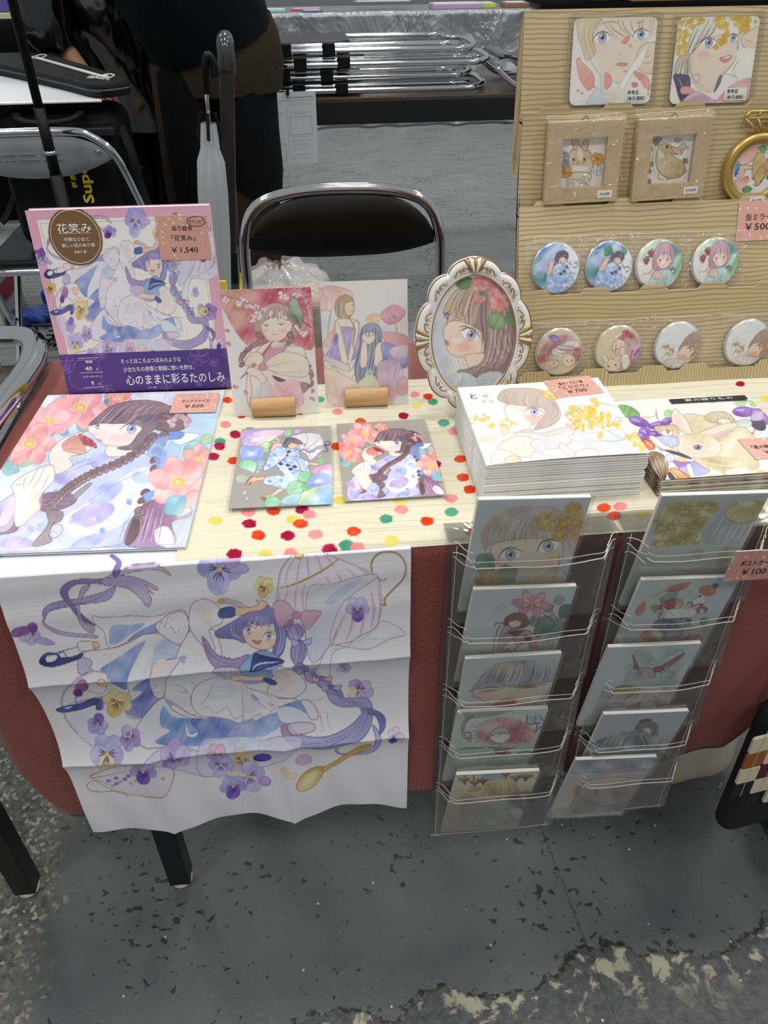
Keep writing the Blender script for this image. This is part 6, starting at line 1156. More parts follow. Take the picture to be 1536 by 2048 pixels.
def price_card(c, ux, uy, w, h, lines, label, heights=None, rise=.0006, seed=1, cols='#4a3a34', tilt=None, base='#dfa79c', h2='#f0dcae'):
 """small pink card with a pale petal pattern and lettering; c = centre on the surface it lies on"""
 c, ux, uy = np.asarray(c, float), unit(ux), unit(uy); n = np.cross(ux, uy)
 r = thing('price_card', c, label, 'price card')
 b = MB(); b.prism(rrect(w, h, .0006, 1), c, ux, uy, n, rise); b.build('card', M_paper, r)
 U, V = uvgrid(90, 66); A = Art(U, V, [(0, 0), (100, 0), (100, 100*h/w), (0, 100*h/w)], base)
 rng = np.random.default_rng(seed); hh = 100*h/w
 for i in range(26):
  x, y = rng.uniform(0, 100), rng.uniform(0, hh)
  if 16 < x < 84 and hh*.25 < y < hh*.75 and i % 3: continue
  q = rng.uniform(2.2, 3.6); a = rng.uniform(0, 90)
  A.el(x, y, q, q*.8, h2, rot=a, n=5, wc=.03)
 for i in range(160):
  x, y = rng.uniform(0, 100), rng.uniform(0, hh); A.el(x, y, .8, .8, '#eec3a4', n=6, wc=0)
 sheetmesh('print', planar(c-ux*w/2+uy*h/2, ux, uy, w, h, U, V, lift=rise+.0001), A, P_satin, r)
 k = len(lines)
 for i, (s, wd, hgt, off) in enumerate(lines):
  text(s, hgt*h, c+uy*off*h, ux, uy, cols, r, w=wd*w, eps=rise+.0004, bold=.008)
 return r

# illustrated cloth hanging over the front edge
def hung_cloth():
 x0, x1, zt, zb = -.306, .076, .700, .268; W = x1-x0; H = zt-zb
 nu, nv = 520, 400; U, V = uvgrid(nu, nv); V = V*1.12-.12          # v<0 lies on the table top
 A = Art(U, V, CLOTH_Q, '#e9e7ea'); D_cloth(A)
 cz = [.0, .318, .63, 1.0]
 ridge = np.exp(-np.abs(V-.318)/.055)*.010+np.exp(-np.abs(V-.63)/.05)*.011
 sag = .004*np.sin(np.clip(V, 0, 1)*math.pi*3)
 vert = np.exp(-np.abs(U-.245)/.05)*.006+np.exp(-np.abs(U-.63)/.045)*.006-.003*np.exp(-((U-.45)/.12)**2)
 tt = np.clip(V, 0, 1)
 rip = .0012*np.sin(U*21+V*7)*tt+.0009*np.sin(U*47-V*13)*tt+.0008*np.sin(V*60+U*5)*np.exp(-((V-.1)/.1)**2)
 hem = .020*(np.abs(np.sin((U-.245)/.385*math.pi)))*np.where(tt > .6, ((tt-.6)/.4)**2, 0)*np.clip(.8+U*.3, 0, 1.1)
 d = ridge+sag*.6+vert*(.2+.8*tt)+rip
 S = (V)*H; Yf = .5490
 X = x0+U*W-.010*(U < .5)*(1-U*2)*tt*.5
 Z = np.where(S > 0, zt-S+hem, zt-.0012); Yv = np.where(S > 0, Yf-d, Yf+.006-S)
 edge = np.exp(-(S/.006)**2); Z = Z+.0*edge; Yv = Yv
 G = np.stack([X, Yv, Z], -1)
 o = sheetmesh('illustrated_cloth', G, A, P_cloth)
 so = o.modifiers.new('thick', 'SOLIDIFY'); so.thickness = .0006; so.offset = -1
 tag(o, 'large white cloth printed with lilac-haired girl and teapot, hanging from table front', 'cloth')
CLOTH_Q = [(-25.7, 1167.8), (824.2, 1107.9), (814.8, 1629.5), (198.6, 1688.4)]
hung_cloth()

# A4 clear file
def clear_file():
 a = -.0518; ux = np.array([math.cos(a), math.sin(a), 0]); uy = np.array([-math.sin(a), math.cos(a), 0]); TL = np.array([-.3376, .8905, .7022]); w, h = .22, .31
 c = TL+ux*w/2-uy*h/2
 r = thing('clear_file', c, 'large clear folder with a brown-braided girl eating pomegranate among camellias', 'clear file')
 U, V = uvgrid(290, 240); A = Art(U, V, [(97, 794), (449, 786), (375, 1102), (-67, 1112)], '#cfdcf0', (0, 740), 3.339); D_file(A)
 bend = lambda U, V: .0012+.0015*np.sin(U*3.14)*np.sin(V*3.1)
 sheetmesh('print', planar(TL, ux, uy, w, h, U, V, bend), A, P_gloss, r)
 U, V = uvgrid(30, 40); b = MB(); b.grid(planar(TL+ux*.0-uy*0, ux, uy, w+.004, h+.002, U, V, lambda U, V: bend(U, V)+.0006)[::-1]); b.build('cover_film', F_sleeve, r, smooth=True)
 b = MB(); b.prism([(0, 0), (w, 0), (w, -h), (0, -h)][::-1], TL, ux, uy, np.cross(ux, uy), -.0012); b.build('back_sheet', mat('file_back', '#d9dfe8', .4), r)
 return ux, uy, TL
fux, fuy, fTL = clear_file()
price_card((-.151, .8455, .7052), fux, fuy, .0545, .047, [('クリアファイル', .62, .15, .08), ('￥500', .42, .17, -.18)], 'pink price card reading 500 yen on the clear folder', seed=3)

# colouring book with a purple paper band, propped upright
def colouring_book():
 lean = .12; d = np.array([0, math.sin(lean), math.cos(lean)]); ux = unit((.201, -.005, 0)); n = np.cross(ux, d)
 BL = np.array([-.3125, .893, .7025]); w, h = .2025, .2165; t = .013
 r = thing('colouring_book', BL+ux*w/2, 'upright colouring book with pink striped cover, brown oval title and purple band', 'book')
 MB().obox(BL-n*t+ux*.001, ux*(w-.002), d*(h-.001), n*(t-.0008)).build('pages', M_paper, r)
 MB().obox(BL-n*(t+.0006), ux*w, d*h, n*.0006).build('back_cover', mat('pink_cover', '#e3aec0', .4), r)
 U, V = uvgrid(330, 340); A = Art(U, V, [(57, 425), (428, 412), (459, 777), (143, 790)], '#f3efe9', (0, 380), 3.2); D_book(A)
 TL = BL+d*h
 sheetmesh('front_cover', planar(TL, ux, d, w, h, U, V), A, P_satin, r)
 hb = .0505
 U, V = uvgrid(240, 60); A = Art(U, V, [(121, 703), (447, 696), (459, 777), (143, 790)], '#59408e', (0, 380), 3.2); D_band(A)
 bd = sheetmesh('paper_band', planar(BL+d*hb, ux, d, w, hb, U, V, lift=.0006), A, P_satin, r)
 P = lambda u, v: TL+ux*w*u-d*h*v           # v measured down the cover
 wh = '#f6f2f8'; e = .0011
 text('心のままに彩るたのしみ', .0135, P(.665, .932), ux, d, wh, bd, eps=e, w=.122, bold=.012)
 text('そっとほころぶつぼみのような', .0062, P(.535, .818), ux, d, wh, bd, eps=e, w=.073, bold=.01)
 text('少女たちの表情と物語に想いを馳せ、', .0066, P(.575, .867), ux, d, wh, bd, eps=e, w=.087, bold=.01)
 text('ナツメ社', .003, P(.515, .981), ux, d, wh, bd, eps=e, w=.011, bold=.01)
 text('線画', .0036, P(.165, .812), ux, d, wh, bd, eps=e, w=.0085, bold=.01)
 text('40', .0052, P(.155, .852), ux, d, wh, bd, eps=e, w=.0085, bold=.015); text('点', .0030, P(.205, .858), ux, d, wh, bd, eps=e)
 text('カラーギャラリー', .0032, P(.17, .9), ux, d, wh, bd, eps=e, w=.023, bold=.01)
 text('9', .0052, P(.16, .94), ux, d, wh, bd, eps=e, bold=.015); text('点', .0030, P(.2, .945), ux, d, wh, bd, eps=e)
 for (a, b_, c_, e_) in ((.085, .79, .245, .79), (.085, .965, .245, .965)):
  MB().tube([P(a+.02, b_)+n*e, P(c_-.02, e_)+n*e], .00022, 4).build('rule', mat('ink_f6f2f8', wh), bd)
 MB().tube([P(.10, .876)+n*e, P(.235, .876)+n*e], .00022, 4).build('rule', mat('ink_f6f2f8', wh), bd)
 # brown title medallion
 cx, cy = P(.243, .135), None; c0 = P(.243, .137)
 poly = [(.0295*math.cos(q), .0315*math.sin(q)) for q in np.linspace(0, 2*math.pi, 48, endpoint=False)]
 lim = (P(0, 0)-c0)@d-.0004
 poly = [(x, min(y, lim)) for x, y in poly]
 md = MB(); md.prism(poly, c0, ux, d, n, .0005); md = md.build('title_medallion', mat('brown_print', '#80603f', .45), r)
 ring = [c0+ux*.0270*math.cos(q)+d*min(.0290*math.sin(q), lim)+n*.0007 for q in np.linspace(0, 2*math.pi, 64, endpoint=False)]
 MB().tube(ring, .0003, 4, closed=True).build('medallion_rule', mat('ink_f4ead8', '#f4ead8'), md)
 tc = '#f7f0e2'
 text('花笑み', .0105, P(.245, .092), ux, d, tc, md, eps=.0012, w=.038, bold=.008)
 text('可憐な少女と', .0045, P(.247, .148), ux, d, tc, md, eps=.0012, w=.028, bold=.008)
 text('美しい花のぬり絵', .0045, P(.25, .178), ux, d, tc, md, eps=.0012, w=.037, bold=.008)
 text('友風子 著', .0032, P(.252, .212), ux, d, tc, md, eps=.0012, w=.014, bold=.008)
 MB().tube([P(.16, .118)+n*.001, P(.33, .118)+n*.001], .0002, 4).build('rule', mat('ink_f4ead8', '#f4ead8'), md)
 return P, ux, d, n
bkP, bux, bd_, bn = colouring_book()
def book_price():
 c = bkP(.837, .1575)+bn*.0005
 r = price_card(c, unit(bux-.02*bd_), unit(bd_+.02*bux), .0575, .0485, [('ぬり絵本', .40, .13, .22), ('「花笑み」', .46, .13, .0), ('￥1,540', .52, .15, -.28)], 'pink handwritten card reading 1,540 yen stuck on the colouring book', seed=8, cols='#2c2522', base='#d9a394')
 q = c+bux*.017+bd_*.0175+bn*.0012
 sp = [q+bux*.0105*math.cos(a)+bd_*.0052*math.sin(a) for a in np.linspace(0, 2*math.pi, 30, endpoint=False)]
 MB().tube(sp, .0003, 4, closed=True).build('speech_bubble', mat('ink_2c2522', '#2c2522'), r)
 text('サイン入り', .0042, q, bux, bd_, '#2c2522', r, w=.017, bold=.008)
book_price()
def backing_board():
 lean = .16; d = np.array([0, math.sin(lean), math.cos(lean)]); ux = unit((.2, -.005, 0)); n = np.cross(ux, d)
 b = MB(); b.obox(np.array([-.3170, .9235, .7]), ux*.213, d*.124, n*.006)
 tag(b.build('backing_board', mat('yellow_board', '#d8c93a', .5), bevel=.001), 'yellow plastic backing board behind the upright colouring book', 'board')
backing_board()

# postcards standing in split wooden dowels
def wood_dowel():
 t = NT('beech_wood'); v = t.coord()
 w = t.noise(90, 4, t.mapping(v, (.12, 1, 1)), .6); t.set(col=t.mix(t.ramp(w, .3, .7), '#b58552', '#d8b283'), rough=.5); t.bump(w, .08); return t.m
M_beech = wood_dowel()
def standing_card(base, ux, draw, quad, org, k, label, hlabel, hc):
 lean = .15; d = np.array([0, math.sin(lean), math.cos(lean)]); ux = unit(ux); n = np.cross(ux, d); w, h = .100, .148
 BL = np.asarray(base, float)
 r = thing('standing_postcard', BL+ux*w/2, label, 'postcard')
 MB().obox(BL-n*.0004, ux*w, d*h, n*.0004).build('card_stock', M_paper, r)
 U, V = uvgrid(150, 200); A = Art(U, V, quad, '#efebe6', org, k); draw(A)
 sheetmesh('print', planar(BL+d*h, ux, d, w, h, U, V, lift=.0003), A, P_gloss, r)
 MB().obox(BL-ux*.0045-n*.0009, ux*.1085, d*.154, n*.0002).build('sleeve_back', F_sleeve, r)
 b = MB(); G = planar(BL-ux*.0045+d*.154, ux, d, .1085, .154, *uvgrid(4, 6), lift=.0010); b.grid(G[::-1]); b.build('sleeve', F_sleeve, r)
 hx, L, R = hc, .0515, .0128
 dr = thing('wooden_card_stand', (hx, BL[1]+.0015, .70), hlabel, 'card stand')
 # dowel with a slot cut along its top: cross-section polygon extruded along the card
 sec = [(R*math.cos(a), R*math.sin(a)) for a in np.linspace(math.radians(100), math.radians(440), 28)]
 sec = [(x, max(y, -R*.94)) for x, y in sec]+[(.0012, -.006), (-.0012, -.006)]
 o = np.array([hx, BL[1]+.0030, .70+R*.96])-ux*L/2
 yv = np.cross(Z3, ux)
 b = MB(); b.prism([(-x, y) for x, y in sec][::-1], o, -yv, Z3, ux, L); b.build('dowel', M_beech, dr, bevel=.0006)
standing_card((-.1015, .8125, .7022), (1, -.02, 0), lambda A: D_cardA(A), [(436, 572), (618, 568), (634, 829), (471, 836)], (420, 380), 3.491,
 'standing postcard of girl under red paper umbrella with green bird', 'beech dowel holding the postcard with the red umbrella', -.0545)
standing_card((.0075, .8235, .7022), (1, -.02, 0), lambda A: D_cardB(A), [(633, 567), (812, 564), (814, 810), (650, 816)], (420, 380), 3.491,
 'standing postcard of two girls sitting among giant pink poppies', 'beech dowel holding the postcard with the poppies', .0565)

# two packets of clear postcards lying flat
def packet(TL, a, draw, quad, org, k, label):
 ux = np.array([math.cos(a), math.sin(a), 0]); uy = np.array([-math.sin(a), math.cos(a), 0]); TL = np.array([*TL, .7008]); w, h, t = .1031, .1534, .0045
 r = thing('postcard_packet', TL+ux*w/2-uy*h/2, label, 'postcard packet')
 MB().obox(TL-uy*(h-.003)+ux*.003, ux*(w-.006), uy*(h-.006), Z3*t).build('card_stack', mat('frosted_cards', '#b4b2ac', .35, noise=.05), r, bevel=.0008)
 U, V = uvgrid(170, 150); A = Art(U, V, quad, '#aeaba6', org, k); draw(A)
 sheetmesh('print', planar(TL+Z3*t, ux, uy, w, h, U, V, lift=.0003), A, P_gloss, r)
 b = MB(); o = TL-uy*h; b.add([o, o+ux*w, o+ux*w+uy*h, o+uy*h]+[q+Z3*(t+.0009)+dv for q, dv in ((o, (ux+uy)*.001), (o+ux*w, (-ux+uy)*.001), (o+ux*w+uy*h, (-ux-uy)*.001), (o+uy*h, (ux-uy)*.001))],
  [(4, 5, 6, 7), (0, 1, 5, 4), (1, 2, 6, 5), (2, 3, 7, 6), (3, 0, 4, 7)]); b.build('sleeve', F_sleeve, r)
packet((-.0916, .777), -.0399, lambda A: D_packet1(A), [(483, 866), (664, 861), (664, 1016), (457, 1026)], (450, 850), 6.982, 'clear postcard packet of girl in blue checked kimono with white umbrella')
packet((.0177, .7759), .0016, lambda A: D_packet2(A), [(676, 861), (849, 840.5), (888, 996), (689, 1016)], (420, 780), 2.844, 'clear postcard packet of the pomegranate girl in small size')
price_card((.0095, .5985, .7006), (1, -.04, 0), (.04, 1, 0), .0545, .0395, [('クリアポストカード', .82, .19, .10), ('￥200', .42, .20, -.22)], 'pink price card reading 200 yen on the polka-dot runner', seed=5)

# stacks of booklets
def booklet_stack(x0, x1, y0, y1, n, t, draw, quad, org, k, kind, grp, z0=.7006, inner='#e8e5df', skew=.0, spine=None, edgecol=None):
 w, h = x1-x0, y1-y0; proto = None
 rng = np.random.default_rng(int(x0*1000)); z = z0
 ec = MATS.get('edge_'+kind) or edgecol
 names = {0: 'lowest', 1: 'second from bottom'}
 for i in range(n):
  top = i == n-1
  dx, dy = rng.uniform(-.0012, .0012)+skew*i, rng.uniform(-.0015, .0015)
  lab = ('%s booklet on top of its stack' % kind) if top else ('%s booklet within its stack under the top one' % kind)
  if top or proto is None:
   r = thing('booklet', (x0+w/2+dx, y0+h/2+dy, z), lab, 'booklet', None if top else grp)
   nu = 15
   prof = []
   # rounded fold on the left (spine) side, loose pages on the right
   sec = [(0, t*.5), (.0004, t*.15), (.002, .0002), (w, .0002), (w-.0008, t*.3), (w, t*.5), (w-.0008, t*.7), (w, t-.0002), (.002, t-.0002), (.0004, t*.85)]
   m = MB(); m.prism([(a, b_) for a, b_ in sec], (x0+dx, y0+dy+h-.0006, z), X3, Z3, -Y3, h-.0012); m.build('pages', ec, r)
   cv = MB()
   lo = [(x0+dx+w, z), (x0+dx+.0022, z), (x0+dx+.0004, z+t*.12), (x0+dx-.0003, z+t*.5), (x0+dx+.0004, z+t*.88), (x0+dx+.0022, z+t), (x0+dx+w, z+t)]
   cv.grid(np.array([[(px, y0+dy, pz) for px, pz in lo], [(px, y0+dy+h, pz) for px, pz in lo]])); c = cv.build('cover', spine or M_paper, r, auto=40)
   so = c.modifiers.new('t', 'SOLIDIFY'); so.thickness = .0003; so.offset = 0
   if top:
    U, V = uvgrid(230, 170); A = Art(U, V, quad, '#f4f2ef', org, k); draw(A)
    G = planar((x0+dx, y0+dy+h, z+t+.0004), X3, Y3, w, h, U, V, lambda U, V: TOPBEND[kind](U, V))
    sheetmesh('cover_print', G, A, P_gloss, r)
    if kind in TOPTXT: TOPTXT[kind](r, lambda u, v: np.array([x0+dx+u*w, y0+dy+h-v*h, z+t+.0012+TOPBEND[kind](np.array(u), np.array(v))]))
   else: proto = r
  else:
   r = proto.copy(); COL.objects.link(r); r.location = (x0+w/2+dx, y0+h/2+dy, z); r['label'] = lab; r['group'] = grp
   for ch in proto.children:
    c = ch.copy(); COL.objects.link(c); c.parent = r
  z += t+.0001
 return z
def edge_mat(name, cols, spots):
 t = NT(name); v = t.coord(); f = t.noise(900, 2, t.mapping(v, (.02, .02, 1))); base = t.mix(t.ramp(f, .35, .65), cols[0], cols[1])
 g = t.ramp(t.noise(120, 3, t.mapping(v, (1, 1, .4))), .58, .68); t.set(col=t.mix(t.math('MULTIPLY', g, .35), base, spots), rough=.6); MATS['x'+name] = t.m; return t.m
E_a = edge_mat('booklet_edges_a', ('#c9c6bf', '#f1efe9'), '#d9c06a'); E_b = edge_mat('booklet_edges_b', ('#bcb8ae', '#e9e6dd'), '#8f6a5a')
S_a = edge_mat('booklet_spine_a', ('#e9e7e2', '#f6f5f1'), '#c9a94e')
def spine_b():
 t = NT('booklet_spine_b'); v = t.coord(); f = t.noise(60, 4, v, .6); t.set(col=t.mix(t.ramp(f, .4, .62), '#4a3a2c', '#b59f7c'), rough=.5); return t.m
S_b = spine_b()
TOPBEND = {'white yellow-flower': lambda U, V: .0045*np.sin(np.clip(V*1.05, 0, 1)*math.pi*.5)*np.sin(U*math.pi)*.55+.0035*np.clip(1-U*2.2, 0, 1)*0+.003*U*U,
     'brown rabbit': lambda U, V: .0010*np.sin(U*math.pi)}
def txt_a(r, P):
 text('と', .0105, P(.085, .155), X3, Y3, '#3a3634', r, eps=.0008); text('り', .0065, P(.165, .165), X3, Y3, '#6a6460', r, eps=.0008)
 text('ど', .0058, P(.145, .235), X3, Y3, '#8a8480', r, eps=.0008); text('り', .0058, P(.19, .245), X3, Y3, '#8a8480', r, eps=.0008)
def txt_b(r, P):
 b = MB(); a, c = P(.42, .035), P(.97, .095); b.box(a[0], c[0], c[1], a[1], a[2]+.0004, a[2]+.0006); s = b.build('title_bar', mat('title_black', '#2b2525', .4), r)
 text('夏の贈りもの', .0055, (a+c)/2+Z3*.001, X3, Y3, '#e6ded4', s, w=.058, bold=.006)
TOPTXT = {'white yellow-flower': txt_a, 'brown rabbit': txt_b}
zt1 = booklet_stack(.1555, .3175, .6055, .7655, 16, .0030, lambda A: D_bookletA(A), [(921.6, 775), (1198, 757), (1290, 912), (966, 928)], (900, 750), 3.938, 'white yellow-flower', 'white booklets in the tall stack', skew=.00003, spine=S_a, edgecol=E_a)
zt2 = booklet_stack(.3335, .5005, .600, .7605, 7, .0030, lambda A: D_bookletB(A), [(1219, 807), (1504, 801), (1629, 955), (1310, 967)], (1220, 790), 4.861, 'brown rabbit', 'rabbit booklets in the low stack', spine=S_b, edgecol=E_b)
price_card((.2835, .7455, zt1+.0030), (1, .10, .02), (-.10, 1, 0), .0545, .0415, [('鳥付イラスト集', .52, .15, .22), ('「とりどり」', .6, .17, .0), ('￥700', .42, .17, -.24)], 'pink price card reading 700 yen on the tall white booklet stack', seed=11)
price_card((.4690, .6440, zt2+.0016), (1, .02, 0), (-.02, 1, 0), .052, .0395, [('「夏の贈りもの」', .75, .17, .05), ('￥700', .42, .17, -.22)], 'pink price card on the low rabbit booklet stack', seed=13)

# ornate oval picture frame
def oval_frame():
 lean = .22; base = np.array([.178, .782, .7015]); d = np.array([0, math.sin(lean), math.cos(lean)]); ux = unit((1, -.03, 0)); n = np.cross(ux, d)
 C = base+d*.0945; ax, ay = .0475, .0675
 r = thing('oval_picture_frame', base, 'white and gold scrolled oval frame with a profile portrait of girl', 'picture frame')
 wm = NT('antique_white'); v = wm.coord(); f = wm.noise(60, 4, v, .6); wm.set(col=wm.mix(wm.ramp(f, .55, .75), '#e4e2de', '#b59f72'), rough=.4)
 gold = mat('antique_gold', '#a07f45', .38, metal=.65, noise=.25, nscale=90)
 # moulding: ring with a wavy outer outline
 N = 240; T = np.linspace(0, 2*math.pi, N, endpoint=False); rows = []
 cart = lambda t: sum(math.exp(-((math.atan2(math.sin(t-q), math.cos(t-q)))/.17)**2) for q in (0, math.pi/2, math.pi, -math.pi/2))
 def outer(t): return .0120+.0062*abs(math.sin(t*6))**.75*(1-.75*min(1, cart(t)))+.0075*min(1, cart(t))
 prof = [(0.0, -.004), (0.0, .0035), (.07, .0052), (.16, .0045), (.35, .0062), (.60, .0078), (.82, .0066), (.96, .004), (1.0, 0), (1.0, -.004)]
 for (f_, z) in prof:
  row = []
  for t in T:
   e = outer(t)*f_; x = (ax+e)*math.cos(t); y = (ay+e)*math.sin(t); row.append(C+ux*x+d*y+n*(z+.001))
  rows.append(row+[row[0]])
 b = MB(); b.grid(np.array(rows), flip=True); b.build('moulding', wm.m, r, smooth=True)
 # gold inner lip and beading
 E = lambda k, q, z: C+ux*(ax+k)*math.cos(q)+d*(ay+k)*math.sin(q)+n*z
 MB().tube([E(.0006, q, .0052) for q in T], .0010, 6, closed=True).build('inner_lip', gold, r, smooth=True)
 bd = MB()
 for q in np.linspace(0, 2*math.pi, 110, endpoint=False):
  p = E(.0042, q, .0064); bd.lathe([(0, -.0004), (.00055, -.0002), (.0004, .0004), (0, .0006)], p, n, 6)
 bd.build('beading', gold, r)
 # gold scrolls: each lobe of the rim is edged and curls inwards at both ends
 for i in range(12):
  qa, qb = i*math.pi/6, (i+1)*math.pi/6; P = []
  if i % 3 == 1:
   ends = (1, 1)
  for sgn, q0 in ((1, qa), (-1, qb)):
   for a in np.linspace(4.6, 0, 13):
    rr = .0008+.0026*(1-a/4.6); cq = q0+sgn*.078
    P.append(E(outer(q0+sgn*.05)-.0045+rr*math.cos(a+2.2), cq+sgn*rr/.06*math.sin(a+2.2)*-1, .0072)) if sgn > 0 else None
   if sgn > 0:
    for q in np.linspace(qa+.03, qb-.03, 18): P.append(E(outer(q)-.0006, q, .0050))
   else:
    for a in np.linspace(0, 4.6, 13):
     rr = .0008+.0026*(1-a/4.6); cq = q0-.078
     P.append(E(outer(q0-.05)-.0045+rr*math.cos(a+2.2), cq+rr/.06*math.sin(a+2.2), .0072))
  MB().tube(P, .00085, 6).build('scroll', gold, r, smooth=True)
  qm = (qa+qb)/2
  for sg in (-1, 1): MB().tube(crs([E(.0052, qm+sg*.16, .0078), E(.0090, qm+sg*.10, .0086), E(.0100, qm+sg*.035, .0086), E(.0075, qm+sg*.02, .0084), E(.0066, qm+sg*.06, .0082)], 5), .0006, 5).build('flourish', gold, r, smooth=True)
 for z in (0, math.pi/2, math.pi, -math.pi/2):      # shell cartouches
  for k in (-2, -1, 0, 1, 2):
   P = [E(.004+.0145*tt, z+k*.058*(.35+tt*.8)*(1 if z % math.pi == 0 else 1.3), .0088-.003*tt*tt) for tt in np.linspace(0, 1, 8)]
   MB().tube(P, [.0008+.0016*math.sin(math.pi*(.1+.75*q)) for q in np.linspace(0, 1, 8)], 8).build('shell_rib', wm.m if k % 2 else gold, r, smooth=True)
 # picture and glass
 R, T2, U, V = discgrid(60, 150); A = Art(U, V, [(860.5, 560), (1019.7, 553), (1019.7, 786), (860.5, 790)], '#ece6dc', (800, 480), 5.12); D_oval(A)
 G = C+ux*((U-.5)*2*ax)[..., None]*1+d*(-(V-.5)*2*ay)[..., None]+n*.0016
 sheetmesh('picture', G, A, P_satin, r)
 G = C+ux*((U-.5)*2*ax)[..., None]+d*(-(V-.5)*2*ay)[..., None]+n*((.0042+.0035*(1-R**2))[..., None])
 b = MB(); b.grid(G[::4, ::3]); b.build('glass', F_glass, r, smooth=True)
 q = np.array([C+d*.02-n*.005, C-d*.02-n*.005]); b = MB(); b.obox(C-ux*.012-n*.006+d*.03, ux*.024, np.array([0, .045, -.0945-.025]), n*.0025); b.build('easel_leg', gold, r)
oval_frame()

# ------------------------------------------------------------------ tiered cardboard display stand and what it carries
def grain(name, bands, a='#a98c5c', b='#c9ae7c', sc=1.0):
 t = NT(name); v = t.coord()
 m = t.mapping(v, (.35, 1, 1) if bands == 'Z' else (1, 1, .3)); n = t.noise(9, 3, m, .5)
 w = t.n('ShaderNodeTexWave', {'Scale': 62.0*sc, 'Distortion': 9.0, 'Detail': 2.0, 'Detail Scale': .35, 'Detail Roughness': .5}, bands_direction=bands); t.l(m, w.inputs[0])
 f = t.ramp(w.outputs[1], .06, .30); base = t.mix(t.ramp(n, .3, .7), '#c3ad82', '#d1bf96')
 t.set(col=t.mix(t.math('MULTIPLY', t.math('SUBTRACT', 1.0, f), .6), base, '#88724c'), rough=.55, spec=.3); return t.m
G_h = grain('woodgrain_card', 'Z'); G_v = grain('woodgrain_card_upright', 'X', sc=1.3)
M_board_edge = mat('cardboard_edge', '#e2cf9f', .7); M_board_in = mat('cardboard_inside', '#9a7d4f', .7, noise=.1)
SX0, SX1 = .2495, .640
LIP = [(.842, .716), (.875, .808), (.920, .900), (.942, .997), (.975, 1.092)]
def face(k):
 a = np.array([0, LIP[k][0]+.010, LIP[k][1]-.008]); b = np.array([0, *LIP[k+1]]); d = unit(b-a); return a, d, np.cross(X3, d), np.linalg.norm(b-a)
def display_stand():
 r = thing('display_stand', ((SX0+SX1)/2, .93, .70), 'tiered wood-grain cardboard display stand at the right of the table', 'display stand')
 tabs = {0: (.27, .345, .42, .475, .575), 1: (.268, .342, .415, .49, .565), 2: (.285, .375, .455, .54), 3: (.286, .36, .445, .53)}
 def outline(w, h, cuts):
  P = [(0, 0), (w, 0), (w, h)]
  for c in sorted(cuts, reverse=True): P += [(c+.020-SX0, h), (c+.013-SX0, h+.0075), (c-.013-SX0, h+.0075), (c-.020-SX0, h)]
  return P+[(0, h)]
 w = SX1-SX0; t = .0024
 for k in range(4):
  a, d, n, h = face(k)
  o = np.array([SX0, a[1], a[2]]); b = MB(); b.prism(outline(w, h, tabs.get(k+1, ())), o, X3, d, n, -t)
  p = b.build('tier_panel', [G_h], r)
  b = MB(); e = o+d*(h+.0001)-n*t; b.obox(e, X3*w, d*.0005, n*t)
  b.build('cut_edge', M_board_edge, p)
  if k < 3:
   b = MB(); lp = LIP[k+1]; b.box(SX0, SX1, lp[0]-.001, lp[0]+.014, lp[1]-.012, lp[1]-.010); b.build('ledge', M_board_in, r)
 a0 = np.array([SX0, LIP[0][0]-.003, .7008]); dd = unit((0, .003, LIP[0][1]-.7008)); b = MB(); b.prism(outline(w, .0155, tabs[0]), a0, X3, dd, np.cross(X3, dd), -t); b.build('front_lip', G_v, r)
 b = MB(); b.box(SX0, SX1, LIP[0][0], LIP[0][0]+.012, .7008, .7075); b.build('ledge', M_board_in, r)
 for sx in (SX0, SX1-.0024):
  prof = [(LIP[0][0], .7008), (LIP[0][0]+.002, LIP[0][1]-.004), (LIP[0][0]+.012, LIP[0][1]-.006)]
  for k in (1, 2, 3): prof += [(LIP[k][0]+.0015, LIP[k][1]-.002), (LIP[k][0]+.0115, LIP[k][1]-.009)]
  prof += [(LIP[4][0]+.0015, LIP[4][1]-.001), (LIP[4][0]+.016, LIP[4][1]-.02), (.974, .928), (.945, .928), (.918, .86), (.898, .79), (.868, .7008)]
  b = MB(); b.prism([(q[0], q[1]) for q in prof], (sx, 0, 0), Y3, Z3, X3, .0024); b.build('side_panel', G_v, r)
 b = MB(); b.obox(np.array([SX0+.05, 1.045, .7008]), X3*(w-.1), np.array([0, -.066, .30]), np.array([0, -.0024, -.0005])); b.build('back_strut', M_board_in, r)
display_stand()

def onface(k, x, s, off): a, d, n, h = face(k); return np.array([x, a[1], a[2]])+d*s+n*off, d, n

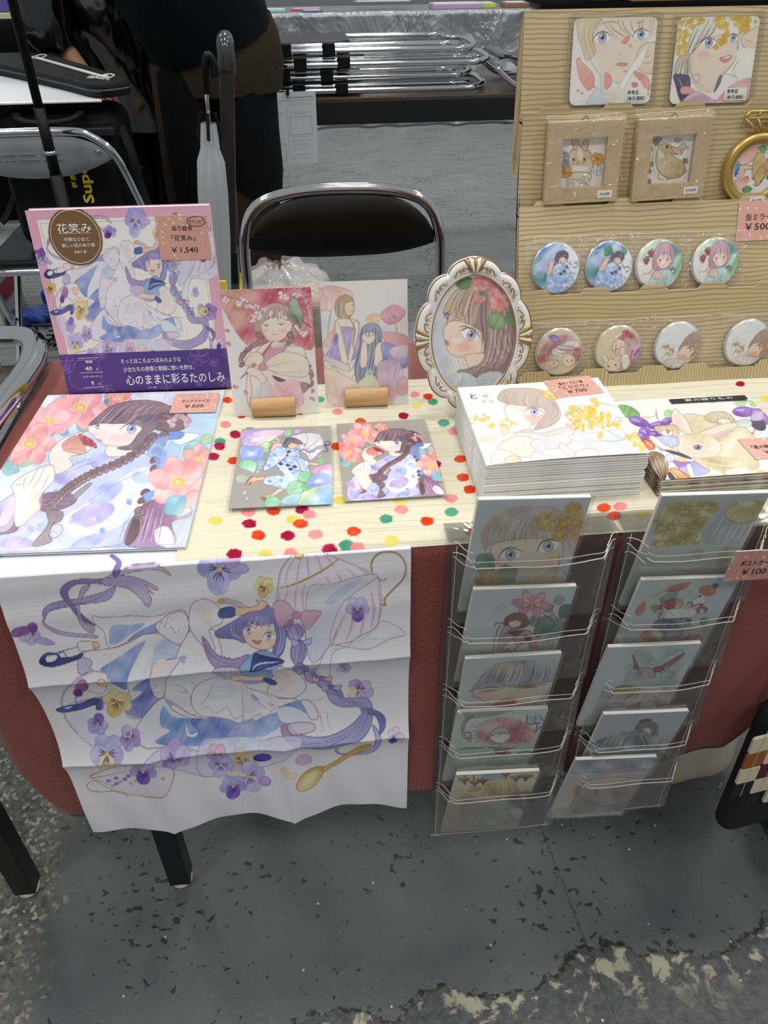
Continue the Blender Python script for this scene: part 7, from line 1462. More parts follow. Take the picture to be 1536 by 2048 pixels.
def tin_mirror(k, x, s, draw, quad, org, kk, label, rad=.0300, bagw=.077, bagh=.074):
 c, d, n = onface(k, x, s, .0026)
 tilt = .10; d2 = unit(d-n*tilt*0); r = thing('tin_mirror', c-d*rad, label, 'tin mirror')
 b = MB(); b.lathe([(rad*.9, 0), (rad*.985, .0006), (rad, .0020), (rad*.985, .0036), (rad*.96, .0046)], c, n, 40); b.build('tin_back', mat('tin', '#c9c9c6', .3, metal=.7), r, smooth=True)
 R, T, U, V = discgrid(26, 84); A = Art(U, V, quad, '#eef0f0', org, kk); draw(A)
 z = .0046+.0022*(1-R**2)-.0016*np.clip((R-.92)/.08, 0, 1)**2
 G = c+X3*((U-.5)*2*rad)[..., None]+d*(-(V-.5)*2*rad)[..., None]+n*z[..., None]
 sheetmesh('print', G, A, P_tin, r)
 U, V = uvgrid(26, 24); rng = np.random.default_rng(int(x*1e4)); ph = rng.uniform(0, 6, 6)
 rr = np.hypot((U-.5)*bagw, (V-.47)*bagh)/rad
 z = np.clip(.0082-.0075*np.clip(rr-.85, 0, 1), .0008, 1)+.0006*np.sin(U*23+ph[0])*np.sin(V*19+ph[1])+.0005*np.sin((U+V)*37+ph[2])
 G = c+X3*((U-.5)*bagw)[..., None]+d*((.47-V)*bagh+.002)[..., None]+n*z[..., None]
 b = MB(); b.grid(G[::-1]); b.build('plastic_bag', F_bag, r, smooth=True)
 cr = MB(); M_cr = mat('film_crease', '#f2f2f0', .12, alpha=.6, spec=.8)  # whitish crease ridges: glints of the bag film put into colour and shape
 cr.tube([G[0, j]+n*.0006+d*rng.uniform(-.0008, .0008) for j in range(0, 26, 2)], .00030, 4)
 for q in range(16):
  i, j = int(rng.integers(0, 23)), int(rng.choice([0, 1, 2, 22, 23, 24])) if q < 11 else int(rng.integers(0, 25))
  if q >= 11: i = int(rng.choice([1, 2, 20, 21, 22]))
  p0 = G[i, min(j, 25)]+n*.0007; e = X3*rng.uniform(-.004, .004)+d*rng.uniform(-.004, .004); cr.tube([p0, p0+e*.5+n*.0003, p0+e], [.00015, .0004, .00012], 4)
 cr.build('glint_creases', M_cr, r)
def mq(cx, cy, R=48.5): return [(cx-R, cy-R), (cx+R, cy-R), (cx+R, cy+R), (cx-R, cy+R)]
O4, K4 = (1020, 380), 2.977
for x, s, fn, q, lab in [
 (.2992, .0353, 'D_m_red1', (1118, 706), 'tin mirror of pink-haired girl lying sideways with rabbit, lower row, leftmost'),
 (.3745, .0352, 'D_m_red2', (1236, 700), 'tin mirror of pink-haired girl and rabbit on beige, beside the leftmost lower one'),
 (.4512, .0358, 'D_m_yel1', (1355, 693), 'tin mirror of brown-haired girl with yellow sprig, lower row, third'),
 (.5425, .0345, 'D_m_yel2', (1494, 690), 'tin mirror of brown-haired girl with yellow sprig, lower row, rightmost')]:
 tin_mirror(0, x, s, lambda A, fn=fn: globals()[fn](A), mq(*q), O4, K4, lab)
for x, s, fn, q, lab in [
 (.2939, .0362, 'D_m_blu1', (1112, 537), 'tin mirror of girl in blue checked kimono, upper row, leftmost'),
 (.3596, .0355, 'D_m_blu2', (1218, 534), 'tin mirror of girl in blue checked kimono, upper row, second'),
 (.4222, .0350, 'D_m_gre1', (1318, 531), 'tin mirror of smiling girl with strawberries, upper row, third'),
 (.4932, .0345, 'D_m_gre2', (1430, 528), 'tin mirror of smiling girl with strawberries, upper row, rightmost')]:
 tin_mirror(1, x, s, lambda A, fn=fn: globals()[fn](A), mq(*q), O4, K4, lab)
_c, _d, _n = onface(1, .5455, .0812, .0008)
price_card(_c, X3, _d, .052, .0455, [('缶ミラー', .62, .17, .10), ('￥500', .62, .17, -.14)], 'pink price card reading 500 yen taped to the display stand', seed=21, cols='#2b2422')

# two sheets in rigid clear sleeves on the top tier
def illust_card(x, s, w, h, draw, quad, label):
 a, d, n = onface(3, x, s, .0016)      # bottom-left corner
 r = thing('illustration_card', a+X3*w/2, label, 'art card')
 mx = .0055
 b = MB(); b.prism(rrect(w, h, .008, 5, w/2, h/2), a, X3, d, n, .0012); b.build('board', M_paper, r)
 # rounded sheet: squeeze the grid rows near the corners
 U, V = uvgrid(130, 120); rc = .08
 yy = np.minimum(V, 1-V)/rc; inset = np.where(yy < 1, rc*(1-np.sqrt(np.clip(1-(1-yy)**2, 0, 1))), 0)*h/w
 Ux = inset+U*(1-2*inset)
 A = Art(Ux, V, quad, '#f4efe6', (1000, 0), 2.866); draw(A)
 sheetmesh('print', planar(a+d*h, X3, d, w, h, Ux, V, lift=.0014), A, P_satin, r)
 for z, nm in ((-.0012, 'sleeve_back'), (.0030, 'sleeve')):
  P = rrect(w+2*mx, h+2*mx-.002, .003, 3, w/2, h/2); b = MB(); b.add([a+X3*p[0]+d*p[1]+n*z for p in P], [tuple(range(len(P)))]); b.build(nm, F_acryl, r)
 rim = [a+X3*p[0]+d*p[1]+n*.0024 for p in rrect(w+2*mx-.001, h+2*mx-.003, .003, 3, w/2, h/2)]
 MB().tube(rim, .0007, 6, closed=True).build('sleeve_rim', mat('clear_rim', '#b9a88c', .2, alpha=.5), r)
 q = a+X3*(w-.017)+d*.0085+n*.0018
 st = MB(); st.prism(rrect(.026, .0125, .001, 2), q, X3, d, n, .0002); st = st.build('sticker', mat('sticker_white', '#f3f1ea', .5), r)
 text('参考品', .0042, q+d*.003-X3*.004, X3, d, '#1d1b1b', st, w=.013, eps=.0005, bold=.01); text('（後日通販）', .0042, q-d*.003, X3, d, '#1d1b1b', st, w=.022, eps=.0005, bold=.01)
illust_card(.3047, .0125, .0945, .0845, lambda A: D_shikA(A), [(1144, 37), (1308, 37), (1308, 209), (1145, 209)], 'sleeved art card of blond face with floating pink petals')
illust_card(.4227, .0110, .0945, .0850, lambda A: D_shikB(A), [(1350, 36), (1510, 36), (1510, 205), (1350, 206)], 'sleeved art card of laughing face under yellow blossoms')

# little wooden picture frames in cellophane
def maple():
 t = NT('pale_maple'); v = t.coord(); w = t.noise(70, 4, t.mapping(v, (1, 1, .15)), .6); t.set(col=t.mix(t.ramp(w, .3, .7), '#bfa47c', '#cfb791'), rough=.6); return t.m
M_maple = maple(); M_maple_in = mat('maple_bevel', '#dcc193', .6, noise=.05)
def wood_frame(x, s, w, h, rot, draw, quad, label, price, plabel=None):
 a, d0, n = onface(2, x, s, .002); ca, sa = math.cos(rot), math.sin(rot); ux = X3*ca+d0*sa; d = d0*ca-X3*sa
 r = thing('wooden_picture_frame', a+ux*w/2, label, 'picture frame')
 t, m, bv = .012, .0175, .0035; P = lambda u, v, z: a+ux*u+d*v+n*z
 iw0, iw1, ih0, ih1 = m, w-m, m, h-m
 for (o0, o1, i1, i0) in (((0, 0), (w, 0), (iw1, ih0), (iw0, ih0)), ((w, 0), (w, h), (iw1, ih1), (iw1, ih0)), ((w, h), (0, h), (iw0, ih1), (iw1, ih1)), ((0, h), (0, 0), (iw0, ih0), (iw0, ih1))):
  b = MB(); q = [P(*o0, 0), P(*o1, 0), P(*i1, 0), P(*i0, 0), P(*o0, t), P(*o1, t), P(*i1, t), P(*i0, t)]
  b.add(q, [(0, 3, 2, 1), (4, 5, 6, 7), (0, 1, 5, 4), (1, 2, 6, 5), (2, 3, 7, 6), (3, 0, 4, 7)]); b.build('frame_rail', M_maple, r, bevel=.0004)
 U, V = uvgrid(80, 86); A = Art(U, V, quad, '#ebe7da', (1000, 0), 2.866); draw(A)
 sheetmesh('picture', planar(P(iw0-.001, ih1+.001, 0), ux, d, iw1-iw0+.002, ih1-ih0+.002, U, V, lift=.0048), A, P_matte, r)
 MB().tube([P(w/2-.006, h-.002, t*.4), P(w/2, h+.005, t*.4), P(w/2+.006, h-.002, t*.4)], .0007, 6).build('hanging_loop', mat('black_cord', '#151515', .5), r)
 q = P(w-.0155, .0085, t+.0004); st = MB(); st.prism(rrect(.0175, .0085, .001, 2), q, ux, d, n, .0002); st = st.build('price_sticker', mat('sticker_white', '#f3f1ea', .5), r)
 text(price, .0036, q, ux, d, '#22201f', st, w=.0125, eps=.0005, bold=.006)
 U, V = uvgrid(22, 22); G = planar(P(-.002, h+.006, 0), ux, d, w+.004, h+.006, U, V, lambda U, V: t+.0009+.0006*np.sin(U*17+x*50)*np.sin(V*15)-(t)*np.clip((V-.985)/.015, 0, 1)-(t*.75)*np.clip((.05-V)/.05, 0, 1))
 b = MB(); b.grid(G[::-1]); b.build('cellophane', F_bag, r, smooth=True)
 cr = MB(); rng = np.random.default_rng(int(x*900))
 for k in range(2): cr.tube([G[k, j]+n*.0006+d*rng.uniform(-.0006, .0006) for j in range(0, 22, 2)], .00035, 4)
 for q in range(14): p0 = G[int(rng.integers(0, 22)), int(rng.choice([0, 1, 20, 21]))]+n*.0007; e = X3*rng.uniform(-.003, .003)+d*rng.uniform(-.005, .005); cr.tube([p0, p0+e], [.0003, .00012], 4)
 cr.build('glint_creases', mat('film_crease', '#f2f2f0', .12, alpha=.6, spec=.8), r)  # pale ridges along the cellophane edges stand in for its glints
wood_frame(.2790, .0095, .0865, .0865, .02, lambda A: D_rabA(A), [(1130, 281), (1211, 271), (1203, 365), (1124, 374)], 'small pale wooden frame with a facing rabbit and flowers', '￥4,000')
wood_frame(.3840, .0095, .0865, .0865, .03, lambda A: D_rabB(A), [(1304, 277), (1386, 267), (1378, 362), (1296, 371)], 'small pale wooden frame with a rabbit looking back', '￥4,000')

def ring_frame():
 c, d, n = onface(2, .5355, .0390, .003); r = thing('ring_shaped_frame', c-d*.036, 'golden ring-shaped frame with diamond top and curled rabbit picture', 'picture frame')
 gold = mat('satin_gold', '#c6a85e', .36, metal=.7); ax, ay = .0405, .0400
 prof = [(.70, 0), (.70, .004), (.76, .0068), (.95, .0078), (1.0, .005), (1.0, 0)]
 T = np.linspace(0, 2*math.pi, 73); b = MB(); b.grid(np.array([[c+X3*ax*k*math.cos(t)+d*ay*k*math.sin(t)+n*z for t in T] for k, z in prof]), flip=True); b.build('ring_moulding', gold, r, smooth=True)
 bd = MB()
 for t in np.linspace(0, 2*math.pi, 70, endpoint=False): bd.lathe([(0, 0), (.0007, .0002), (0, .0009)], c+X3*ax*.73*math.cos(t)+d*ay*.73*math.sin(t)+n*.0058, n, 5)
 bd.build('beading', gold, r)
 R, T2, U, V = discgrid(34, 90); A = Art(U, V, [(1447, 282), (1552, 274), (1548, 384), (1447, 388)], '#eceae6', (1380, 200), 6.827); D_ring(A)
 G = c+X3*((U-.5)*2*ax*.71)[..., None]+d*(-(V-.5)*2*ay*.71)[..., None]+n*.0025
 sheetmesh('picture', G, A, P_satin, r)
 P = lambda u, v: c+X3*u+d*v+n*.0015
 bars = [((-.0215, .0620), (.0215, .0620)), ((-.0265, .0555), (.0265, .0555)), ((-.0215, .0620), (-.0265, .0555)), ((.0215, .0620), (.0265, .0555)), ((-.0265, .0555), (-.003, .0385)), ((.0265, .0555), (.003, .0385)), ((-.0115, .0555), (0, .0390)), ((.0115, .0555), (0, .0390)), ((-.0115, .0555), (-.0085, .0620)), ((.0115, .0555), (.0085, .0620))]
 for (p, q) in bars: MB().tube([P(*p)+n*.002, P(*q)+n*.002], .0017, 6).build('diamond_bar', gold, r, smooth=True)
 q = c-d*.0335+X3*.006+n*.0085; st = MB(); st.prism(rrect(.0185, .0085, .0008, 2), q, X3, d, n, .0002); st = st.build('price_sticker', mat('sticker_white', '#f3f1ea', .5), r); text('￥6,000', .0036, q, X3, d, '#22201f', st, w=.013, eps=.0005, bold=.006)
ring_frame()

# ------------------------------------------------------------------ clear pocket hangers full of postcards
M_thread = mat('white_thread', '#d9d6cc', .5)
def hanger(x0, x1, zb, lips, cards, label, name_l, seed):
 rng = np.random.default_rng(seed); W = x1-x0
 r = thing('pocket_hanger', ((x0+x1)/2, .545, zb), label, 'pocket hanger')
 wav = lambda x, z: .0010*math.sin(x*45+z*11+seed)+.0012*math.sin(z*38+seed)
 skw = lambda z: -.010*(0.70-z)*(1 if seed == 1 else 1.2)
 n, m = 46, 14; G = np.zeros((n, m, 3))
 for i in range(n):
  z = .704+(zb-.704)*i/(n-1)
  for j in range(m): x = x0+W*j/(m-1); G[i, j] = (x+skw(z), .5455+wav(x, z)*.4, z)
 b = MB(); b.grid(G[::-1]); b.build('back_film', F_pvc, r, smooth=True)
 b = MB(); b.grid(np.array([[(x0+W*j/13, .5455+.03*k/3, .7065+.0004*math.sin(j*2+k)) for j in range(14)] for k in range(3, -1, -1)])[::-1]); b.build('top_flap', F_pvc, r, smooth=True)
 mg = .0235
 for xi in (x0+.008, x1-.008):                      # side seams
  P = [(xi+skw(z)+rng.uniform(-.0002, .0002), .5440, z) for z in np.linspace(.703, zb+.004, 60)]
  MB().tube(P, .00042, 5).build('side_stitching', M_thread, r)
 MB().tube([(x0+.002+W*q+skw(zb), .5440, zb+.005+.0012*math.sin(q*7+seed)) for q in np.linspace(0, .97, 30)], .00045, 5).build('bottom_stitching', M_thread, r)
 for i, zl in enumerate(lips):
  zn = lips[i+1] if i+1 < len(lips) else zb+.004
  ph = rng.uniform(0, 6); cx0, cx1, yt = cards[i][0], cards[i][1], .5245
  sag = lambda q: -.0045*math.sin(math.pi*q)+.0010*math.sin(q*11+ph)
  bul = lambda q: .5200-.0012*math.sin(q*9+ph) if .12 < q < .88 else .5200+.022*min(1, max(0, (.12-q)/.10, (q-.88)/.10))
  px = lambda q: x0+.004+(W-.008)*q+skw(zl)
  U = np.linspace(0, 1, 28); rows = []
  for k, tt in enumerate(np.linspace(0, 1, 8)):
   z0 = zl+(zn+.010-zl)*tt
   rows.append([(px(q)+0*tt, bul(q)*(1-tt)+.5370*tt, z0+sag(q)*(1-tt)) for q in U])
  b = MB(); b.grid(np.array(rows)[::-1]); pk = b.build('pocket', F_pocket, r, smooth=True)
  for dz, nm, amp in ((.0, 'lip_stitching', 1), (.0065, 'hem_stitching', .7)):
   P = [(px(q), bul(q)-.0006, zl+dz+sag(q)*amp+rng.uniform(-.0002, .0002)) for q in np.linspace(.10, .93, 46)]
   MB().tube(P, .00050 if amp == 1 else .00030, 5).build(nm, M_thread, pk)
  for (qa, qb) in ((0, .10), (.90, 1.0)):
   for dz in (.012, .002, -.006):
    P = [(px(q), bul(q)-.0004, zl+dz+.0015*math.sin(q*60+ph+dz*300)) for q in np.linspace(qa, qb, 10)]
    MB().tube(P, .00035, 5).build('seam_wrinkle', M_thread, pk)
  # the cards in this pocket
  c0, c1, zt, dz_r, draw, quad, org, kk, lab = cards[i]
  w = c1-c0; h = .148; d = unit((.0, -.105, 1)); ux = unit((1, 0, dz_r)); d = unit(d-ux*(ux@d)); nn = np.cross(ux, d)
  TLc = np.array([c0, yt, zt]); o = TLc-d*h
  q = thing('postcard_set', o+ux*w/2, lab, 'postcards', name_l)
  t = .0045
  b = MB(); b.obox(o-nn*t, ux*w, d*h, nn*t); b.build('card_stock', M_paper, q, bevel=.0004)
  U2, V2 = uvgrid(150, 190); A = Art(U2, V2, quad, '#e9eae8', org, kk); draw(A)
  sheetmesh('print', planar(TLc, ux, d, w, h, U2, V2, lift=.0003), A, P_satin, q)
  U2, V2 = uvgrid(5, 8); b = MB(); b.grid(planar(TLc+d*.003-ux*.003, ux, d, w+.006, h+.004, U2, V2, lambda U, V: .0012+.0006*np.sin(U*3.1))[::-1]); b.build('sleeve', film('milky_sleeve', tint='#eef0ee', base=.05, edge=.4, rough=.12, cloud=.07, bump=.3, bscale=20), q)
 return r
def sheetq(c0, c1, zt, tilt=0, yt=.5245, h=.148):
 return None

# ------------------------------------------------------------------ pocket hangers (placed)
hanger(.1105, .2745, .203, [.697, .598, .501, .410, .320], [
 (.1305, .2315, .7696, -.05, lambda A: D_p1(A), [(957, 1000), (1183, 995), (1113, 1214), (916, 1222)], (850, 980), 3.938, 'postcard set with a big-eyed face and yellow flowers, topmost in the left hanger'),
 (.1328, .2338, .6645, -.055, lambda A: D_p2(A), [(947, 1180), (1153, 1175), (1088, 1356), (906, 1363)], (850, 980), 3.938, 'postcard set with a large pink rose and reading girl, second in the left hanger'),
 (.1305, .2315, .5689, -.03, lambda A: D_p3(A), [(931, 1318), (1124, 1305), (1078, 1460), (906, 1473)], (860, 1280), 5.121, 'postcard set with lavender fringe and red lips, third in the left hanger'),
 (.1272, .2282, .4839, -.06, lambda A: D_p4(A), [(916, 1425), (1096, 1418), (1044, 1553), (883, 1561)], (860, 1280), 5.121, 'postcard set with a pink parasol before round window, fourth in the left hanger'),
 (.1313, .2323, .3688, -.07, lambda A: D_p5(A), [(913, 1550), (1079, 1545), (1025, 1658), (875, 1664)], (860, 1280), 5.121, 'postcard set with hanging lamps and fair hair, lowest in the left hanger')],
 'clear stitched pocket hanger with five postcard sets, left of the pair', 'postcard sets in the left hanger', 1)
hanger(.2785, .4265, .222, [.690, .599, .502, .397, .326], [
 (.2962, .3972, .7608, -.045, lambda A: D_q1(A), [(1324, 992), (1540, 985), (1430, 1201), (1240, 1210)], (1180, 980), 4.315, 'postcard set with golden ginkgo leaves, topmost in the right hanger'),
 (.2975, .3985, .6607, -.055, lambda A: D_q2(A), [(1284, 1160), (1481, 1155), (1380, 1335), (1204, 1342)], (1180, 980), 4.315, 'postcard set with an orange and white rabbit, second in the right hanger'),
 (.2805, .3815, .5686, -.05, lambda A: D_q3(A), [(1217, 1295), (1402, 1288), (1317, 1443), (1151, 1451)], (1100, 1280), 4.8, 'postcard set with pale green picture and red branches, third in the right hanger'),
 (.2941, .3951, .4582, -.07, lambda A: D_q4(A), [(1208, 1429), (1377, 1425), (1293, 1555), (1140, 1561)], (1100, 1280), 4.8, 'postcard set of a grey girl with bow, fourth in the right hanger'),
 (.2740, .3750, .3767, -.08, lambda A: D_q5(A), [(1152, 1520), (1311, 1518), (1230, 1633), (1085, 1637)], (1100, 1280), 4.8, 'postcard set with a pale oval face, lowest in the right hanger')],
 'clear stitched pocket hanger with five postcard sets, right of the pair', 'postcard sets in the right hanger', 2)
price_card((.4020, .5145, .6790), (1, 0, -.02), (.01, -.08, 1), .0545, .0400, [('ポストカード', .62, .19, .10), ('￥100', .45, .20, -.2)], 'pink price card reading 100 yen on the right pocket hanger', seed=17, cols='#2b2422', base='#c9938a')

# ------------------------------------------------------------------ folding chairs
M_chrome = mat('chrome', '#d6d8da', .09, metal=1.0)
M_vinyl = mat('black_vinyl', '#0c0b0e', .34, bump=.25, bscale=260, bdist=.0006)
M_grey_plate = mat('grey_plate', '#8b8e90', .42, metal=.3)
M_blk = mat('black_plastic', '#080809', .5, spec=.25)
def smooth_tube(P, r, name, m, parent, n=6, seg=10, flat=None): return MB().tube(crs(np.array(P, float), n), r, seg, flat=flat).build(name, m, parent, smooth=True)
def pad(name, m, parent, left, right, top, bottom, depth, bulge, thick=.018, nu=24, nv=12):
 """upholstered panel bounded by curves given as functions of u in 0..1"""
 F = np.zeros((nv, nu, 3)); B = np.zeros((nv, nu, 3))
 for i in range(nv):
  for j in range(nu):
   u, v = j/(nu-1), i/(nv-1); z = top(u)*(1-v)+bottom(u)*v; x = left+(right-left)*u
   k = (1-(2*u-1)**4)*(1-(2*v-1)**4)
   F[i, j] = (x, depth-bulge*k, z); B[i, j] = (x, depth+thick*.4, z)
 b = MB(); b.grid(F[::-1]); b.grid(B[::-1], flip=True)
 for a, c in ((F[0], B[0]), (F[-1], B[-1])): b.grid(np.array([a, c]), flip=(a is F[-1]))
 for j in (0, -1): b.grid(np.array([F[:, j], B[:, j]]), flip=(j == 0))
 return b.build(name, m, parent, smooth=True)
def seat_pad(parent, x0, x1, y0, y1, z, m):
 P = rrect(x1-x0, y1-y0, .06, 6, (x0+x1)/2, (y0+y1)/2)
 b = MB(); b.prism(P, (0, 0, z-.03), X3, Y3, Z3, .03); b.build('seat', m, parent, bevel=.008)
 ring = [(px, py, z-.03) for px, py in rrect(x1-x0+.01, y1-y0+.01, .062, 6, (x0+x1)/2, (y0+y1)/2)]
 MB().tube(ring, .010, 8, closed=True).build('seat_rim', M_chrome, parent, smooth=True)
def folding_chair():
 r = thing('folding_chair', (.066, 1.36, 0), 'black padded folding chair with chrome frame behind the standing postcards', 'chair')
 smooth_tube([(-.140, 1.38, .30), (-.131, 1.47, .52), (-.127, 1.495, .60), (-.122, 1.505, .695), (-.096, 1.508, .752), (-.03, 1.51, .775), (.066, 1.51, .780), (.165, 1.51, .773), (.228, 1.508, .748), (.254, 1.505, .69), (.258, 1.495, .60), (.262, 1.47, .52), (.272, 1.38, .30)], .0108, 'back_frame', M_chrome, r)
 for s, x in ((-1, -.140), (1, .272)):
  smooth_tube([(x, 1.38, .30), (x, 1.25, .02), (x, 1.24, .0105)], .0108, 'leg', M_chrome, r)
  smooth_tube([(x-s*.016, 1.14, .41), (x-s*.016, 1.40, .20), (x-s*.016, 1.55, .0105)], .0108, 'leg', M_chrome, r)
 sh = lambda u: (1-abs(2*u-1)**3.0)
 pad('backrest', M_vinyl, r, -.112, .244, lambda u: .693+.078*(1-abs(2*u-1)**3.2)**.8, lambda u: .677-.021*sh(u)-.002, 1.507, .010)
 seat_pad(r, -.11, .245, 1.08, 1.44, .435, M_vinyl)
folding_chair()

def grey_back_chair():
 cx = -.668; r = thing('folding_chair', (cx, 2.3, 0), 'folding chair with grey metal back panel carrying the black backpack', 'chair')
 hw = .205; Yb = 2.15
 smooth_tube([(cx-hw-.05, 2.23, .44), (cx-hw-.02, Yb+.03, .60), (cx-hw+.01, Yb, .715), (cx-hw+.06, Yb, .762), (cx-.09, Yb, .774), (cx+.09, Yb, .774), (cx+hw-.06, Yb, .762), (cx+hw-.01, Yb, .715), (cx+hw+.02, Yb+.03, .60), (cx+hw+.05, 2.23, .44)], .0108, 'back_frame', M_chrome, r)
 for s in (-1, 1):
  x = cx+s*(hw+.05); smooth_tube([(x, 2.23, .44), (x-s*.0, 2.35, .2), (x, 2.50, .0105)], .0108, 'leg', M_chrome, r)
  smooth_tube([(x-s*.018, 2.52, .42), (x-s*.018, 2.33, .2), (x-s*.018, 2.12, .0105)], .0108, 'leg', M_chrome, r)
 p = pad('back_panel', M_grey_plate, r, cx-hw+.012, cx+hw-.012, lambda u: .705+.062*(1-abs(2*u-1)**3.5)**.8, lambda u: .713-.045*(1-abs(2*u-1)**2.2), Yb-.004, .006, .01)
 for x in (cx-.12, cx+.155): MB().lathe([(0, 0), (.007, 0), (.005, .003), (0, .0035)], (x, Yb-.012, .728), (0, -1, 0), 12).build('screw', M_chrome, p)
 for z, segs in ((.7255, ((-.098, -.066), (-.052, -.015), (.0, .045))), (.7125, ((-.108, -.102), (-.094, -.084), (-.076, -.064), (-.056, -.008), (.002, .052)))):
  for xa, xb in segs: MB().box(cx+.018+xa, cx+.018+xb, Yb-.0118, Yb-.0095, z, z+.0016).build('embossed_mark', M_chrome, p)
 seat_pad(r, cx-.215, cx+.215, 2.17, 2.56, .455, M_vinyl)
grey_back_chair()

def backpack():
 r = thing('backpack', (-.645, 2.37, .456), 'black backpack standing on the grey-backed chair', 'backpack')
 M = mat('black_nylon', '#070709', .7, spec=.2, bump=.3, bscale=180)
 MB().box(-.80, -.475, 2.25, 2.47, .456, .80).build('body', M, r, bevel=.045, bseg=4)
 MB().box(-.775, -.50, 2.215, 2.26, .50, .70).build('front_pocket', M, r, bevel=.018, bseg=3)
 MB().box(-.79, -.485, 2.238, 2.252, .745, .765).build('zip_band', mat('zip', '#23232a', .4), r, bevel=.003)
 smooth_tube([(-.72, 2.25, .80), (-.70, 2.215, .79), (-.64, 2.205, .785), (-.58, 2.215, .79), (-.56, 2.25, .80)], .011, 'handle', M, r, flat=.5)
 for P in ([(-.48, 2.30, .76), (-.455, 2.26, .70), (-.445, 2.25, .62), (-.43, 2.24, .56), (-.395, 2.235, .535)], [(-.79, 2.30, .60), (-.815, 2.26, .555), (-.835, 2.25, .535)], [(-.48, 2.32, .70), (-.46, 2.28, .66), (-.44, 2.27, .655)]):
  smooth_tube(P, .013, 'strap', M, r, flat=.35)
 text('Super', .036, (-.575, 2.2125, .648), Z3, -X3, '#d6bd22', r, w=.12, bold=.03, eps=.001, name='printed_logo')
 text('極度乾燥', .014, (-.607, 2.2125, .665), Z3, -X3, '#d6bd22', r, w=.075, bold=.02, eps=.001, name='printed_logo')
backpack()
def board_and_case():
 b = MB(); b.obox(np.array([-1.05, 2.235, .822]), np.array([.55, .01, 0]), np.array([-.20, .62, .0]), Z3*.006)
 tag(b.build('white_board', mat('gloss_white', '#e9ebee', .25), bevel=.002), 'flat white board lying on top of the backpack', 'board')
 r = thing('instrument_case', (-.70, 2.45, .829), 'flat black zipped case with white cord, lying on the white board', 'case')
 M = mat('case_nylon', '#101112', .7, spec=.25, bump=.3, bscale=300)
 P = [(-1.05, 2.86), (-.89, 2.72), (-.63, 2.405), (-.52, 2.265), (-.455, 2.285), (-.45, 2.36), (-.62, 2.66), (-.80, 2.93), (-.95, 2.98)]
 P = [tuple(q) for q in crs(P, 5, True)]
 b = MB(); b.prism(P, (0, 0, .829), X3, Y3, Z3, .032); b.build('case_body', M, r, bevel=.008)
 ring = [(x, y, .846) for x, y in P]; MB().tube([(-.72+(x+.72)*1.004, 2.4+(y-2.4)*1.004, z) for x, y, z in ring], .003, 5, closed=True).build('zip', mat('zip', '#23232a', .4), r)
 MB().tube([(-.785, 2.78, .8655), (-.505, 2.345, .8655)], .0042, 8).build('white_rod', mat('white_plastic', '#e6e6e2', .35), r)
 for (x, y) in ((-.80, 2.81), (-.515, 2.35)):
  L = [(x+.03*math.cos(a)*(1+.3*math.sin(3*a)), y+.022*math.sin(a), .8655+.004*math.sin(2*a)) for a in np.linspace(0, 2*math.pi, 18, endpoint=False)]
  MB().tube(L, .0016, 5, closed=True).build('cord_loop', mat('white_plastic', '#e6e6e2', .35), r)
 MB().lathe([(0, -.012), (.006, -.011), (.006, .011), (0, .012)], (-.497, 2.33, .867), (.5, -.8, 0), 10).build('toggle', mat('white_plastic', '#e6e6e2', .35), r)
board_and_case()
def pole():
 r = thing('stand_pole', (-.60, 2.05, 0), 'thin black telescopic pole standing before the grey-backed chair', 'pole')
 x, y = -.60, 2.045
 MB().tube([(x, y, .0), (x, y, .70)], .0155, 12).build('lower_tube', M_blk, r, smooth=True)
 MB().tube([(x, y, .70), (x, y, .845)], .0130, 12).build('middle_tube', M_blk, r, smooth=True)
 MB().tube([(x, y, .845), (x, y, 1.75)], .0108, 12).build('upper_tube', M_blk, r, smooth=True)
 MB().tube([(x, y, .745), (x, y, .753)], .0140, 12).build('collar', M_chrome, r, smooth=True)
 for a in (0, 2.1, 4.2): smooth_tube([(x, y, .25), (x+.09*math.cos(a), y+.09*math.sin(a), .12), (x+.17*math.cos(a), y+.17*math.sin(a), .008)], .008, 'tripod_leg', M_blk, r)
pole()
def neighbour_chair():
 r = thing('folded_chair', (-.56, .87, .694), 'chrome folded chair lying on the neighbouring dark wood table', 'chair')
 z = .722
 MB().tube(crs([(-.80, 1.035, z), (-.50, 1.035, z), (-.42, 1.030, z+.004), (-.382, 1.008, z+.006), (-.367, .965, z+.004), (-.368, .90, z), (-.385, .70, z), (-.40, .58, z)], 8), .0165, 14, flat=.72).build('back_frame', M_chrome, r, smooth=True)
 MB().tube(crs([(-.80, .985, z), (-.50, .985, z), (-.445, .975, z+.004), (-.418, .945, z+.004), (-.412, .90, z), (-.425, .72, z), (-.44, .60, z)], 8), .0125, 12).build('leg_frame', M_chrome, r, smooth=True)
 b = MB(); b.prism(rrect(.34, .20, .05, 6, -.66, .87), (0, 0, .700), X3, Y3, Z3, .02); b.build('seat', M_vinyl, r, bevel=.006)
neighbour_chair()

